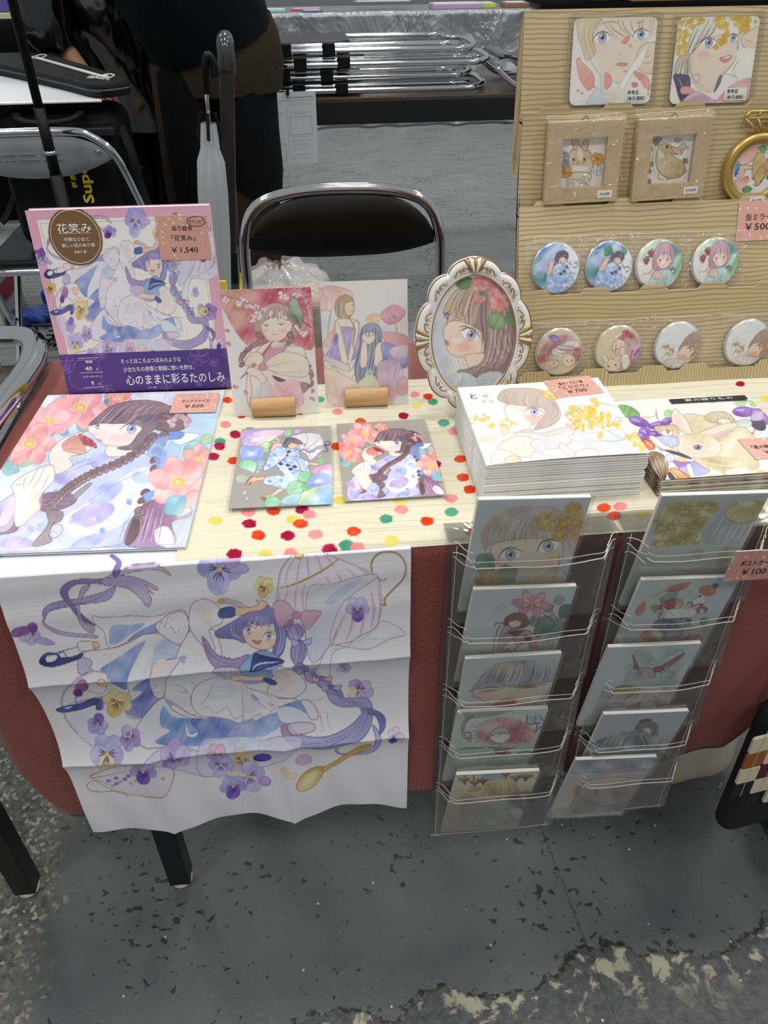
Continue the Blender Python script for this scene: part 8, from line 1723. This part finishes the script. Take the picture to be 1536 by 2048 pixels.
# ------------------------------------------------------------------ hand cart, umbrella, bagged carton
def hand_cart():
 r = thing('hand_cart', (-.19, 1.9, 0), 'dark folding hand cart standing upright beside the black chair', 'hand cart')
 M = mat('cart_brown', '#2a2526', .35)
 def post(x0, z0, x1, z1, y, w, t, nm, m): b = MB(); b.obox((x0-w/2, y, z0), (w, 0, 0), (0, t, 0), (x1-x0, 0, z1-z0)); b.build(nm, m, r, bevel=.004)
 post(-.190, .54, -.146, .955, 1.85, .030, .022, 'upper_post', M)
 post(-.222, .10, -.192, .565, 1.835, .044, .05, 'lower_post', mat('cart_black', '#121214', .3))
 post(-.208, .10, -.160, .92, 1.915, .022, .02, 'rear_post', M)
 MB().tube(crs([(-.150, 1.862, .935), (-.147, 1.862, .965), (-.147, 1.872, .982), (-.147, 1.90, .985), (-.148, 1.92, .96), (-.15, 1.925, .92)], 6), .017, 12).build('handle', mat('smoked_handle', '#3c3c3e', .15), r, smooth=True)
 for z in (.455, .415):
  P = crs([(-.250, 1.86, z+.012), (-.232, 1.83, z-.006), (-.205, 1.826, z-.012), (-.182, 1.835, z), (-.168, 1.87, z+.045)], 5)
  MB().tube(P, .0075, 8, flat=.5).build('yellow_band', mat('safety_yellow', '#d9d21c', .5), r, smooth=True)
 MB().box(-.42, -.06, 1.72, 2.05, .06, .085).build('base_plate', mat('cart_black', '#121214', .3), r, bevel=.006)
 for x in (-.38, -.10):
  for y in (1.76, 2.01): MB().lathe([(0, -.012), (.028, -.012), (.031, -.008), (.031, .008), (.028, .012), (0, .012)], (x, y, .031), (1, 0, 0), 18).build('wheel', M_blk, r)
hand_cart()
def umbrella():
 r = thing('umbrella', (-.21, 1.80, .35), 'folded clear plastic umbrella hooked on the hand cart', 'umbrella')
 MB().tube(crs([(-.190, 1.81, .90), (-.186, 1.80, .945), (-.178, 1.80, .968), (-.168, 1.80, .955), (-.166, 1.80, .93)], 6), .008, 10).build('handle', M_blk, r, smooth=True)
 MB().tube([(-.190, 1.81, .90), (-.232, 1.80, .35)], .004, 8).build('shaft', M_chrome, r)
 pf = [(.006, 0), (.016, .02), (.020, .12), (.030, .20), (.030, .30), (.024, .40), (.020, .47), (.024, .485)]
 ax = unit((-.042, -.01, -.55)); o = np.array([-.1935, 1.805, .845])
 b = MB(); ref = np.cross(ax, Y3); ref = unit(ref); oth = np.cross(ax, ref); rows = []
 for rr, hh in [(.016, 0), (.018, .05), (.026, .075), (.029, .14), (.029, .24), (.026, .34), (.022, .44), (.008, .49)]:
  rows.append([o+ax*hh+(rr*(1+.14*math.cos(8*a)))*(math.cos(a)*ref+math.sin(a)*oth) for a in np.linspace(0, 2*math.pi, 49)])
 b.grid(np.array(rows)); c = b.build('canopy', mat('milky_plastic', '#c6cbd0', .25, alpha=.7, spec=.6), r, smooth=True)
 for k in range(4):
  a = k*1.57; P = [o+ax*.03+.025*(math.cos(a)*ref+math.sin(a)*oth), o-ax*.02+.014*(math.cos(a)*ref+math.sin(a)*oth)]; MB().tube(P, .004, 6).build('rib_tip', M_blk, r)
umbrella()
def bagged_carton():
 r = thing('bagged_carton', (-.10, 2.355, 0), 'brown carton inside a crumpled clear plastic bag on the floor', 'carton')
 M = mat('kraft', '#a37a4c', .7, noise=.08)
 MB().box(-.225, .025, 2.25, 2.46, .002, .25).build('carton', M, r, bevel=.003)
 MB().box(-.22, .02, 2.255, 2.455, .2505, .2525).build('lid_flap', mat('kraft_light', '#b98f5e', .7), r)
 rng = np.random.default_rng(4); n, m = 30, 44; G = np.zeros((n, m, 3))
 for i in range(n):
  for j in range(m):
   v = i/(n-1); a = 2*math.pi*j/(m-1); sx, sy = math.cos(a), math.sin(a); q = max(abs(sx), abs(sy)); sx, sy = sx/q, sy/q
   k = .145 if v < .7 else .145*(1-(v-.7)/.3*.8)
   crum = .012*math.sin(9*a+7*v)+.010*math.sin(17*a-11*v)+.006*math.sin(31*a+23*v)
   G[i, j] = (-.10+sx*(k+crum), 2.355+sy*(k*.85+crum), .004+(v/.7*.29 if v < .7 else .29+(v-.7)/.3*.06)+.008*math.sin(13*a+5*v)*v)
 G[:, -1] = G[:, 0]; b = MB(); b.grid(G); b.build('plastic_bag', film('bag_film', base=.08, edge=.7, rough=.12, bump=1, bscale=30, bdist=.02, cloud=.28), r, smooth=True)
bagged_carton()

# ------------------------------------------------------------------ table with stacked folded chairs behind
def chair_table():
 r = thing('folding_table', (.6, 3.25, 0), 'dark folding table carrying the pile of folded chairs', 'table')
 MB().box(-.25, 1.55, 3.02, 3.47, .672, .70).build('tabletop', M_wood_dark, r, bevel=.003)
 MB().box(-.25, 1.55, 3.015, 3.03, .615, .69).build('apron', M_edge_black, r, bevel=.002)
 for x in (-.16, 1.46):
  for y in (3.07, 3.42): MB().box(x-.0155, x+.0155, y-.0155, y+.0155, 0, .672).build('leg', M_black_metal, r, bevel=.002)
 rng = np.random.default_rng(2)
 pos = ['lowest', 'second from below', 'third from below', 'topmost']
 for k in range(4):
  z = .716+k*.040; dx = (.03, -.02, .04, -.01)[k]; dy = (.0, .015, .0, .01)[k]
  c = thing('folded_chair', (.30+dx, 3.24+dy, z-.016), 'chrome folded chair, %s in the pile on the dark table' % pos[k], 'chair')
  P = crs([(-.15+dx, 3.06+dy, z), (.50+dx, 3.06+dy, z), (.60+dx, 3.08+dy, z), (.64+dx, 3.14+dy, z+.003), (.645+dx, 3.24+dy, z+.004), (.64+dx, 3.34+dy, z+.003), (.60+dx, 3.40+dy, z), (.50+dx, 3.42+dy, z), (-.15+dx, 3.42+dy, z)], 6)
  MB().tube(P, .0105, 10).build('back_frame', M_chrome, c, smooth=True)
  P = crs([(.58+dx, 3.095+dy, z+.012), (-.10+dx, 3.09+dy, z+.012), (-.16+dx, 3.12+dy, z+.012), (-.17+dx, 3.24+dy, z+.012), (-.16+dx, 3.36+dy, z+.012), (-.10+dx, 3.39+dy, z+.012), (.58+dx, 3.385+dy, z+.012)], 6)
  MB().tube(P, .0100, 10).build('leg_frame', M_chrome, c, smooth=True)
  b = MB(); b.prism(rrect(.34, .27, .05, 5, .03+dx, 3.24+dy), (0, 0, z+.004), X3, Y3, Z3, .022); b.build('seat', mat('brown_vinyl', '#231f22', .4), c, bevel=.006)
  for x in (-.03, .12): MB().box(x+dx-.022, x+dx+.022, 3.045+dy, 3.075+dy, z-.012, z+.026).build('hinge_bracket', M_blk, c, bevel=.004)
 c = thing('folded_chair', (.86, 3.24, .70), 'chrome folded chair with shiny curved backrest lying right of the pile', 'chair')
 P = crs([(.70, 3.05, .775), (.73, 3.05, .75), (.78, 3.05, .72), (.86, 3.05, .714), (1.30, 3.05, .712)], 6); MB().tube(P, .0105, 10).build('frame_rail', M_chrome, c, smooth=True)
 P = P+np.array([0, .36, 0]); MB().tube(P, .0105, 10).build('frame_rail', M_chrome, c, smooth=True)
 G = np.array([[(x, y, .735+.075*math.sin((x-.62)/.22*math.pi*.9)+.0*y) for x in np.linspace(.715, .85, 14)] for y in np.linspace(3.08, 3.38, 8)])
 b = MB(); b.grid(G); o = b.build('backrest', mat('dark_shell', '#1c1d20', .15), c, smooth=True); so = o.modifiers.new('t', 'SOLIDIFY'); so.thickness = .008
chair_table()
def notice():
 ux = unit((.181, 0, .004)); d = unit((.012, .01, 1)); TL = np.array([-.122, 3.008, .722]); w, h = .178, .232
 r = thing('notice_sheet', TL+ux*w/2-d*h, 'white printed form hanging from the edge of the dark table', 'paper')
 MB().obox(TL-d*h, ux*w, d*h, np.array([0, .0008, 0])).build('sheet', mat('sheet_white', '#c9ccd0', .6), r)
 U, V = uvgrid(110, 140); A = Art(U, V, [(0, 0), (100, 0), (100, 130), (0, 130)], '#cdd0d4'); g = '#8f9397'
 A.f('6,2 16,2 16,10 6,10', '#5aa7d8', raw=True); A.l('44,10 94,10', g, 2, taper=False); A.l('4,15 96,15', g, 1, taper=False)
 A.l('42,20 42,120', g, .8, taper=False); A.ls('47,44 90,44 90,76 47,76 47,44', g, 1, taper=False, raw=True); A.ls('6,92 36,92 36,122 6,122 6,92', g, 1, taper=False, raw=True)
 for y in (19, 22, 36, 39, 82, 88): A.l([(8, y), (34, y)], g, .9, .6, taper=False)
 for y in (19, 22, 36, 39, 80, 86, 90, 94, 98, 104, 112, 116, 120): A.l([(47, y), (92-(y % 7)*3, y)], g, .9, .7, taper=False)
 sheetmesh('print', planar(TL, ux, d, w, h, U, V, lift=.0005), A, P_matte, r)
 MB().box(-.045, -.035, 3.000, 3.014, .715, .735).build('clip', M_blk, r)
notice()

# ------------------------------------------------------------------ far tables
def silver_mat():
 t = NT('silver_foil'); v = t.coord(); n = t.noise(2.2, 4, t.mapping(v, (1, 1, .6), (0, .7, 0)), .55, 1.5)
 t.set(col='#9a9d9e', rough=.38, metal=.6); t.bump(n, .55, .16); return t.m
def silver_table():
 x0, x1, y = -.36, 1.66, 6.30; G = []
 for i in range(26):
  v = i/25; row = []
  for j in range(90):
   u = j/89; x = x0+(x1-x0)*u
   w = (.020*math.sin(u*37+v*4+1)+.018*math.sin(u*61-v*6)+.012*math.sin(u*23+v*9))*v
   row.append((x+.03*v*(u-.5), y-.03*v-w, .722-.705*v))
  G.append(row)
 top = [[(x0+(x1-x0)*j/89, y+.62*(1-k/4), .722) for j in range(90)] for k in range(4)]
 b = MB(); b.grid(np.array(top+G), flip=False)
 o = b.build('silver_tablecloth', silver_mat(), smooth=True); tag(o, 'crinkled silver cloth covering the far table to the floor', 'tablecloth')
 r = thing('folding_table', (.65, 6.62, 0), 'far table hidden under the crinkled silver cloth', 'table')
 MB().box(x0+.02, x1-.02, 6.33, 6.90, .685, .712).build('tabletop', M_wood_dark, r)
 for x in (x0+.1, x1-.1):
  for yy in (6.40, 6.85): MB().box(x-.016, x+.016, yy-.016, yy+.016, 0, .685).build('leg', M_black_metal, r)
 rng = np.random.default_rng(6)
 for (x, w, yy, dpt, h, col, lab, film_) in [(-.22, .16, 6.40, .12, .018, '#9fd0c9', 'mint packet at the left end of the silver table', 0), (-.02, .22, 6.50, .10, .012, '#c45a7a', 'pink leaflet on the silver table', 0), (.05, .15, 6.36, .10, .010, '#3f6db0', 'blue leaflet near the front of the silver table', 0),
   (.42, .42, 6.42, .18, .05, '#d9dcdf', 'long clear tray on the silver table', 1), (.98, .36, 6.42, .22, .03, '#b79bc6', 'lilac print packs on the silver table', 0), (1.30, .14, 6.46, .16, .03, '#b7cf6a', 'green packet on the silver table', 0), (1.50, .18, 6.44, .18, .03, '#8c6a55', 'brown packet at the right end of the silver table', 0)]:
  t = thing('sales_item', (x+w/2, yy+dpt/2, .7225), lab, 'goods')
  MB().box(x, x+w, yy, yy+dpt, .7225, .7225+h).build('wrapper', F_acryl if film_ else mat('goods_'+col[1:], col, .35), t, bevel=.004)
  MB().box(x+.02, x+w-.02, yy+.02, yy+dpt-.02, .7227+h, .7240+h).build('top_print', mat('goods_top_'+col[1:], '#e6e2e4' if not film_ else '#c9cdd2', .4), t)
silver_table()
def black_booth():
 M = mat('black_drape', '#040405', .9, spec=.1)
 G = np.array([[(-2.4+2.1*j/40, 4.15+.02*math.sin(j*1.7)*i/5, .86-.84*i/5) for j in range(41)] for i in range(6)]); G = np.concatenate([np.array([[(-2.4+2.1*j/40, 4.75, .86) for j in range(41)]]), G])
 b = MB(); b.grid(G, flip=False); tag(b.build('black_tablecloth', M, smooth=True), 'black cloth over the far table behind the shiny-jacketed person', 'tablecloth')
 r = thing('folding_table', (-1.4, 4.45, 0), 'far table hidden under the black cloth', 'table')
 MB().box(-2.35, -.35, 4.2, 4.72, .82, .85).build('tabletop', M_wood_dark, r)
 for x in (-2.25, -.45):
  for y in (4.25, 4.67): MB().box(x-.016, x+.016, y-.016, y+.016, 0, .82).build('leg', M_black_metal, r)
 r = thing('menu_card', (-1.12, 4.22, .862), 'white card with a small grey picture on the black table', 'card')
 MB().obox((-1.175, 4.22, .862), (.115, 0, 0), (0, .003, 0), (0, .03, .19)).build('card', M_paper, r); MB().obox((-1.14, 4.227, .925), (.05, 0, 0), (0, .003, 0), (0, .01, .06)).build('picture', mat('grey_pic', '#b9b9b6', .6), r)
 r = thing('white_stand', (-1.205, 4.2, .862), 'white ball-footed holder beside the menu card', 'holder')
 MB().lathe([(0, 0), (.02, .004), (.024, .02), (.018, .036), (0, .042)], (-1.205, 4.2, .862), seg=14).build('ball_foot', mat('white_plastic', '#e6e6e2', .35), r, smooth=True); MB().tube([(-1.205, 4.2, .90), (-1.22, 4.2, 1.2)], .005, 6).build('rod', mat('white_plastic', '#e6e6e2', .35), r)
 r = thing('purple_print', (-1.26, 4.3, .862), 'purple print standing on the black table', 'print')
 MB().obox((-1.34, 4.3, .89), (.12, 0, 0), (0, .004, 0), (0, .03, .25)).build('board', mat('purple_print', '#5a4fa0', .4), r); MB().obox((-1.35, 4.28, .862), (.14, 0, 0), (0, .06, 0), (0, 0, .02)).build('base', mat('base_cream', '#cfcfae', .5), r)
 # black table at the right, behind the display stand
 b = MB(); G = np.array([[(1.72+2.2*j/20, 6.9, .75) for j in range(21)]]+[[(1.72+2.2*j/20, 6.28+.02*math.sin(j)*i/4, .75-.72*i/4) for j in range(21)] for i in range(5)]); b.grid(G, flip=False)
 tag(b.build('black_tablecloth', M, smooth=True), 'black cloth over the far table right of the silver one', 'tablecloth')
 r = thing('folding_table', (2.8, 6.6, 0), 'far table hidden under the right black cloth', 'table'); MB().box(1.75, 3.9, 6.31, 6.88, .71, .74).build('tabletop', M_wood_dark, r)
 for x in (1.85, 3.8):
  for y in (6.36, 6.83): MB().box(x-.016, x+.016, y-.016, y+.016, 0, .71).build('leg', M_black_metal, r)
 r = thing('cardboard_box', (2.62, 6.45, .752), 'tan cardboard box on the far black table', 'box'); MB().box(2.40, 2.85, 6.36, 6.62, .752, .98).build('carton', mat('kraft', '#a37a4c', .7), r, bevel=.004); MB().box(2.41, 2.84, 6.37, 6.61, .9805, .984).build('lid_flap', mat('kraft_light', '#b98f5e', .7), r)
 r = thing('plastic_bag', (2.25, 6.4, .752), 'grey plastic bag slumped on the far black table', 'bag')
 G = np.array([[(2.19+(.15+.02*math.sin(5*a+9*v))*math.cos(a)*math.sin(math.pi*(.15+.8*v)), 6.45+.13*math.sin(a)*math.sin(math.pi*(.15+.8*v)), .752+.18*v) for a in np.linspace(0, 2*math.pi, 25)] for v in np.linspace(0, 1, 10)]); b = MB(); b.grid(G); b.build('bag_body', mat('grey_bag', '#8c8f90', .3), r, smooth=True)
 MB().tube(crs([(2.14, 6.45, .92), (2.16, 6.45, .99), (2.22, 6.45, .99), (2.24, 6.45, .92)], 5), .008, 8, flat=.4).build('bag_handle', mat('grey_bag', '#8c8f90', .3), r, smooth=True)
black_booth()

# ------------------------------------------------------------------ people
M_skin = mat('skin', '#a5765a', .5, noise=.06, nscale=30)
M_hair = mat('dark_hair', '#15110f', .45)
def skin_body(name, verts, edges, radii, m, parent, sub=2):
 me = bpy.data.meshes.new(name); off = worldloc(parent); me.from_pydata([Vector(v)-off for v in verts], edges, []); me.update()
 o = bpy.data.objects.new(name, me); COL.objects.link(o); o.parent = parent
 sk = o.modifiers.new('skin', 'SKIN'); sk.use_smooth_shade = True; s = o.modifiers.new('sub', 'SUBSURF'); s.levels = sub; s.render_levels = sub
 for i, sv in enumerate(me.skin_vertices[0].data): sv.radius = (radii[i], radii[i]) if np.isscalar(radii[i]) else radii[i]
 me.skin_vertices[0].data[0].use_root = True; me.materials.append(m)
 return o
def figure(root, pel, chest, neck, head, armL, armR, legL, legR):
 """one continuous body: pelvis-chest-neck-head with jointed arms (with five fingers) and legs"""
 V = [pel, tuple((np.array(pel)+np.array(chest))/2), chest, neck, head]; R = [.125, .115, .135, .055, .088]; E = [(0, 1), (1, 2), (2, 3), (3, 4)]
 top = tuple(np.array(head)+unit(np.array(head)-np.array(neck))*.10); V.append(top); R.append(.075); E.append((4, 5))
 for arm in (armL, armR):
  k = len(V); V += arm; R += [.055, .042, .030]; E += [(2, k), (k, k+1), (k+1, k+2)]
  w, e = np.array(arm[2]), np.array(arm[1]); dr = unit(w-e); side = unit(np.cross(dr, (0, 1, 0.2))); kk = len(V)
  V.append(tuple(w+dr*.06)); R.append((.036, .018)); E.append((k+2, kk))
  for f in range(5):
   s = (f-1.5)*.018 if f < 4 else -.042; L = (.07, .08, .076, .06, .05)[f]; b0 = w+dr*(.085 if f < 4 else .03)+side*s; q = len(V)
   V += [tuple(b0), tuple(b0+dr*L*.5+side*s*.15), tuple(b0+dr*L*.9+np.array((0, .012, -.012)))]; R += [.010, .0085, .0075]; E += [(kk if f < 4 else k+2, q), (q, q+1), (q+1, q+2)]
 for leg in (legL, legR):
  k = len(V); V += leg; R += [.092, .062, .042, .034][:len(leg)]; E += [(0, k)]+[(k+i, k+i+1) for i in range(len(leg)-1)]
 return skin_body('body', V, E, R, M_skin, root)
def loft(name, m, parent, rings, seg=28, cap=True, sub=0):
 """rings: (centre, axis-x half, axis-y half, normal tilt vector)"""
 rows = []
 for (c, a, b_, ax) in rings:
  ax = unit(ax); u = unit(np.cross((0, 1, 0), ax)) if abs(ax[1]) < .9 else X3; w = np.cross(ax, u)
  rows.append([np.asarray(c)+a*math.cos(t)*u+b_*math.sin(t)*w for t in np.linspace(0, 2*math.pi, seg+1)])
 b = MB(); b.grid(np.array(rows)); return b.build(name, m, parent, smooth=True, sub=sub)
def bending_person():
 r = thing('person', (-.22, 2.70, 0), 'person in black shirt and brown and black trousers bending over', 'person')
 figure(r, (-.235, 2.70, .90), (-.33, 2.62, 1.17), (-.43, 2.52, 1.36), (-.49, 2.44, 1.45), [(-.50, 2.70, 1.22), (-.50, 2.84, 1.08), (-.42, 2.88, .98)], [(-.26, 2.72, 1.26), (-.24, 2.86, 1.12), (-.26, 2.90, 1.00)],
     [(-.33, 2.70, .84), (-.345, 2.66, .48), (-.345, 2.72, .09), (-.345, 2.62, .04)], [(-.19, 2.70, .84), (-.185, 2.67, .48), (-.185, 2.73, .09), (-.185, 2.63, .04)])
 sh = mat('black_tee', '#070b0d', .85, spec=.15, bump=.4, bscale=14, bdist=.01); br = mat('brown_cotton', '#33291d', .85, spec=.15, bump=.4, bscale=18, bdist=.012, noise=.12, nscale=8); bk = mat('black_cotton', '#06070a', .85, spec=.15, bump=.4, bscale=16, bdist=.012)
 loft('shirt', sh, r, [((-.245, 2.685, .90), .185, .165, (-.30, -.15, 1)), ((-.265, 2.67, .96), .19, .17, (-.3, -.2, 1)), ((-.305, 2.64, 1.06), .195, .165, (-.35, -.3, 1)), ((-.345, 2.61, 1.18), .20, .155, (-.4, -.4, 1)), ((-.395, 2.565, 1.28), .17, .13, (-.45, -.5, 1)), ((-.43, 2.53, 1.35), .075, .07, (-.5, -.5, 1))])
 for a, b_ in (((-.46, 2.66, 1.24), (-.50, 2.80, 1.14)), ((-.27, 2.68, 1.26), (-.25, 2.82, 1.16))):
  loft('sleeve', sh, r, [(a, .085, .085, np.array(b_)-np.array(a)), ((np.array(a)+np.array(b_))/2, .078, .078, np.array(b_)-np.array(a)), (b_, .078, .078, np.array(b_)-np.array(a))])
 loft('trousers_hip', br, r, [((-.235, 2.705, .98), .165, .15, Z3), ((-.235, 2.705, .93), .185, .165, Z3), ((-.235, 2.70, .86), .195, .17, Z3), ((-.235, 2.70, .78), .185, .16, Z3)])
 for s, x, x2, m2 in ((-1, -.335, -.350, bk), (1, -.195, -.185, br)):
  loft('trouser_leg', br, r, [((x, 2.70, .86), .105, .13, Z3), ((x, 2.69, .70), .110, .125, Z3), ((x2, 2.675, .50), .100, .112, Z3), ((x2, 2.69, .30), .088, .10, Z3), ((x2, 2.71, .10), .075, .085, Z3)])
  loft('black_overpanel', bk, r, [((x+.012, 2.70, .885), .110, .14, Z3), ((x+.012, 2.695, .78), .114, .145, Z3), ((x+.010, 2.69, .66), .114, .145, (-.0*s, 0, 1)), ((x2+.010, 2.685, .575 if s > 0 else .42), .110, .138, (.25*s, 0, 1)), ((x2+.008, 2.685, .50 if s > 0 else .30), .106, .130, (.45*s, 0, 1))])
  f = MB(); f.prism(rrect(.10, .27, .045, 6, x2, 2.655), (0, 0, 0), X3, Y3, Z3, .075); f.build('shoe', M_blk, r, bevel=.02, bseg=3)
 h = MB(); h.lathe([(0, .115), (.05, .108), (.09, .07), (.105, .01), (.098, -.04), (.06, -.075), (0, -.08)], (-.50, 2.45, 1.47), unit((-.3, -.25, 1)), 24); h.build('hair', M_hair, r, smooth=True)
bending_person()
def shiny_person():
 r = thing('person', (-.62, 3.15, 0), 'person in shiny black jacket with rolled sleeve leaning over', 'person')
 figure(r, (-.52, 3.25, .86), (-.60, 3.12, 1.12), (-.68, 3.05, 1.32), (-.72, 3.00, 1.42), [(-.78, 3.10, 1.14), (-.80, 3.02, .92), (-.705, 2.98, .80)], [(-.50, 3.22, 1.18), (-.54, 3.40, 1.05), (-.56, 3.48, .92)],
     [(-.62, 3.25, .80), (-.64, 3.15, .46), (-.63, 3.22, .09), (-.64, 3.12, .04)], [(-.47, 3.25, .80), (-.47, 3.15, .46), (-.47, 3.22, .09), (-.47, 3.12, .04)])
 t = NT('shiny_black_jacket'); t.set(col='#08080a', rough=.16, spec=.8); t.bump(t.noise(7, 2, t.mapping(t.coord(), (1, 1, .5), (.4, .3, .5)), .45, .3), 1.0, .06); M = t.m
 loft('jacket', M, r, [((-.52, 3.20, .60), .155, .15, Z3), ((-.52, 3.20, .72), .16, .16, Z3), ((-.53, 3.17, .86), .17, .165, (-.2, -.3, 1)), ((-.57, 3.13, 1.0), .19, .165, (-.3, -.4, 1)), ((-.62, 3.09, 1.16), .20, .15, (-.35, -.4, 1)), ((-.66, 3.06, 1.27), .15, .12, (-.4, -.4, 1)), ((-.68, 3.05, 1.33), .07, .065, (-.4, -.4, 1))])
 loft('sleeve', M, r, [((-.73, 3.09, 1.19), .10, .10, (-.1, -.05, -.3)), ((-.78, 3.06, 1.06), .105, .105, (-.05, -.1, -.3)), ((-.795, 3.02, .94), .098, .098, (.1, -.1, -.3)), ((-.765, 3.005, .875), .075, .075, (.3, -.1, -.3)), ((-.745, 2.995, .85), .045, .045, (.3, -.1, -.3))])
 loft('sleeve', M, r, [((-.48, 3.18, 1.20), .095, .095, (.0, .3, -.2)), ((-.51, 3.30, 1.12), .09, .09, (0, .3, -.15)), ((-.535, 3.39, 1.05), .085, .085, (0, .2, -.25)), ((-.55, 3.44, .98), .05, .05, (0, .1, -.3))])
 for x in (-.63, -.47):
  loft('trouser_leg', mat('black_cotton', '#0b0d12', .8), r, [((x, 3.25, .84), .10, .12, Z3), ((x, 3.20, .6), .09, .11, Z3), ((x, 3.16, .44), .075, .085, Z3), ((x, 3.21, .1), .06, .07, Z3)])
  f = MB(); f.prism(rrect(.10, .26, .045, 6, x, 3.15), (0, 0, 0), X3, Y3, Z3, .075); f.build('shoe', M_blk, r, bevel=.02, bseg=3)
 h = MB(); h.lathe([(0, .115), (.05, .108), (.09, .07), (.105, .01), (.098, -.06), (.07, -.10), (0, -.11)], (-.73, 3.01, 1.44), unit((-.2, -.2, 1)), 24); h.build('hair', M_hair, r, smooth=True)
shiny_person()

# ------------------------------------------------------------------ clutter at the left and bags at the right
def clutter():
 r = thing('carton', (-1.28, 2.9, 0), 'red and white carton on the floor at the left edge', 'box')
 MB().box(-1.42, -1.13, 2.78, 3.05, .0, .22).build('box_body', mat('carton_white', '#b9b6b2', .6), r, bevel=.004)
 MB().box(-1.424, -1.126, 2.776, 3.054, .09, .15).build('red_band', mat('carton_red', '#9a1f25', .5), r)
 MB().box(-1.41, -1.14, 2.79, 3.04, .2205, .225).build('lid', mat('carton_tan', '#b59a6a', .6), r)
 for k, (x, y, a, lab) in enumerate(((-1.09, 2.84, .2, 'blue work glove on the floor beside the red carton'), (-1.01, 3.06, .5, 'blue work glove lying behind the nearer one'))):
  g = thing('work_glove', (x, y, 0), lab, 'glove'); m = mat('blue_rubber', '#123a8c', .5)
  palm = [(x+.05*math.cos(a+q)*(1+.2*math.cos(2*q)), y+.05*math.sin(a+q)) for q in np.linspace(0, 2*math.pi, 16, endpoint=False)]
  b = MB(); b.prism(palm, (0, 0, .002), X3, Y3, Z3, .045); b.build('palm', m, g, bevel=.015, bseg=3)
  for f in range(5):
   an = a-.6+f*.3; P = [(x+.03*math.cos(an), y+.03*math.sin(an), .028), (x+.09*math.cos(an), y+.09*math.sin(an), .034), (x+(.13-.012*abs(f-2))*math.cos(an), y+(.13-.012*abs(f-2))*math.sin(an), .02)]
   MB().tube(crs(P, 5), .014, 10).build('finger', m, g, smooth=True)
 r = thing('wire_crate', (-.79, 2.75, 0), 'dark wire crate of crossed bars on the floor behind the colouring book', 'crate')
 m = mat('dark_wire', '#26282a', .35, metal=.6)
 for k in range(9):
  x = -.95+.035*k; MB().tube([(x, 2.60, .012), (x+.05, 2.92, .012)], .004, 6).build('wire', m, r)
 for k in range(9):
  y = 2.61+.038*k; MB().tube([(-.96, y, .019), (-.62, y, .019)], .004, 6).build('wire', m, r)
 for k in range(5):
  x = -.95+.08*k; MB().tube([(x, 2.60, .012), (x, 2.585, .10)], .004, 6).build('wire', m, r)
 MB().tube([(-.96, 2.585, .10), (-.61, 2.585, .10)], .006, 6).build('rim', m, r)
clutter()
def bags():
 r = thing('canvas_bag', (.545, .775, 0), 'cream canvas bag pushed under the table at the right', 'bag')
 U = np.linspace(0, 1, 30); rows = []
 for v in np.linspace(0, 1, 14):
  row = []
  for a in np.linspace(0, 2*math.pi, 49):
   cx, cy = math.cos(a), math.sin(a); q = (abs(cx)**3.5+abs(cy)**3.5)**(1/3.5); cx, cy = cx/q, cy/q
   w = 1+.05*math.sin(3*a+4*v)*v+.04*math.sin(7*a-6*v); lip = .008 if v == 0 else 0
   row.append((.545+cx*(.120*w-lip)*(1-.1*v), .775+cy*(.070*w-lip)*(1-.15*v), .004+.28*v))
  rows.append(row)
 b = MB(); b.grid(np.array(rows)); b.build('bag_body', mat('canvas', '#b5ad9b', .8, bump=.3, bscale=300, noise=.06, nscale=12), r, smooth=True)
 smooth_tube([(.50, .73, .28), (.50, .72, .36), (.54, .72, .38), (.58, .72, .36), (.59, .73, .28)], .008, 'bag_handle', mat('canvas', '#b5ad9b', .8), r, flat=.4)
 # patchwork tote: cream, rust, wine and black squares, each a piece
 t = thing('patchwork_tote', (.55, .50, .20), 'patchwork tote bag of cream, rust and wine squares at the right edge', 'bag')
 col = {'c': '#c2b89a', 'o': '#8a4d1c', 'w': '#4a1418', 'k': '#0c0b0c'}
 pat = ['kcocw', 'cockc', 'ocwco', 'cwcoc', 'kcock', 'wkcwc']
 d = unit((.05, .08, 1)); ux = unit((1, .12, .07)); n = np.cross(ux, d); o = np.array([.477, .505, .452]); s = .0262
 mz = {k: mat('patch_'+k, v, .85, bump=.3, bscale=500) for k, v in col.items()}
 for i, rw in enumerate(pat):
  for j, ch in enumerate(rw):
   p = o+ux*s*(j-.35)-d*s*(i+1)*1.02
   if i == 5 and j < 2 or (i == 0 and j < 1): continue
   b = MB(); b.prism(rrect(s*.98, s*.98, .003, 3, s/2, s/2), p, ux, d, n, .004); b.build('patch', mz[ch], t, bevel=.001)
 for k in (1, 2, 3, 4):
  p = o+ux*s*(k-.85)+n*.0045; MB().tube([p, p-d*s*5], .0004, 4).build('stitching', mat('cream_thread', '#d0c6a4', .6), t)
 b = MB(); b.obox(o+ux*s*.35-d*s*8.5-n*.035, ux*s*5, d*s*8.4, n*.034); b.build('bag_body', mz['k'], t, bevel=.03, bseg=3)
 for k in (1.2, 4.4): q = o+ux*s*k-n*.018; smooth_tube([q-d*.03, q+d*.05+Y3*.01, (.575+.01*k, .545, .66), (.58+.01*k, .556, .703), (.585+.01*k, .60, .7045)], .007, 'strap', mz['k'], t, flat=.4)
 f = thing('black_pouch', (.76, .59, 0), 'black bag lying on the floor under the patchwork tote', 'bag')
 b = MB(); b.box(.665, .86, .50, .68, .0, .11); b.build('pouch_body', mz['k'], f, bevel=.035, bseg=4); MB().tube(crs([(.70, .515, .10), (.73, .50, .125), (.79, .50, .125), (.82, .515, .10)], 5), .006, 8).build('pouch_handle', mz['k'], f, smooth=True)
bags()
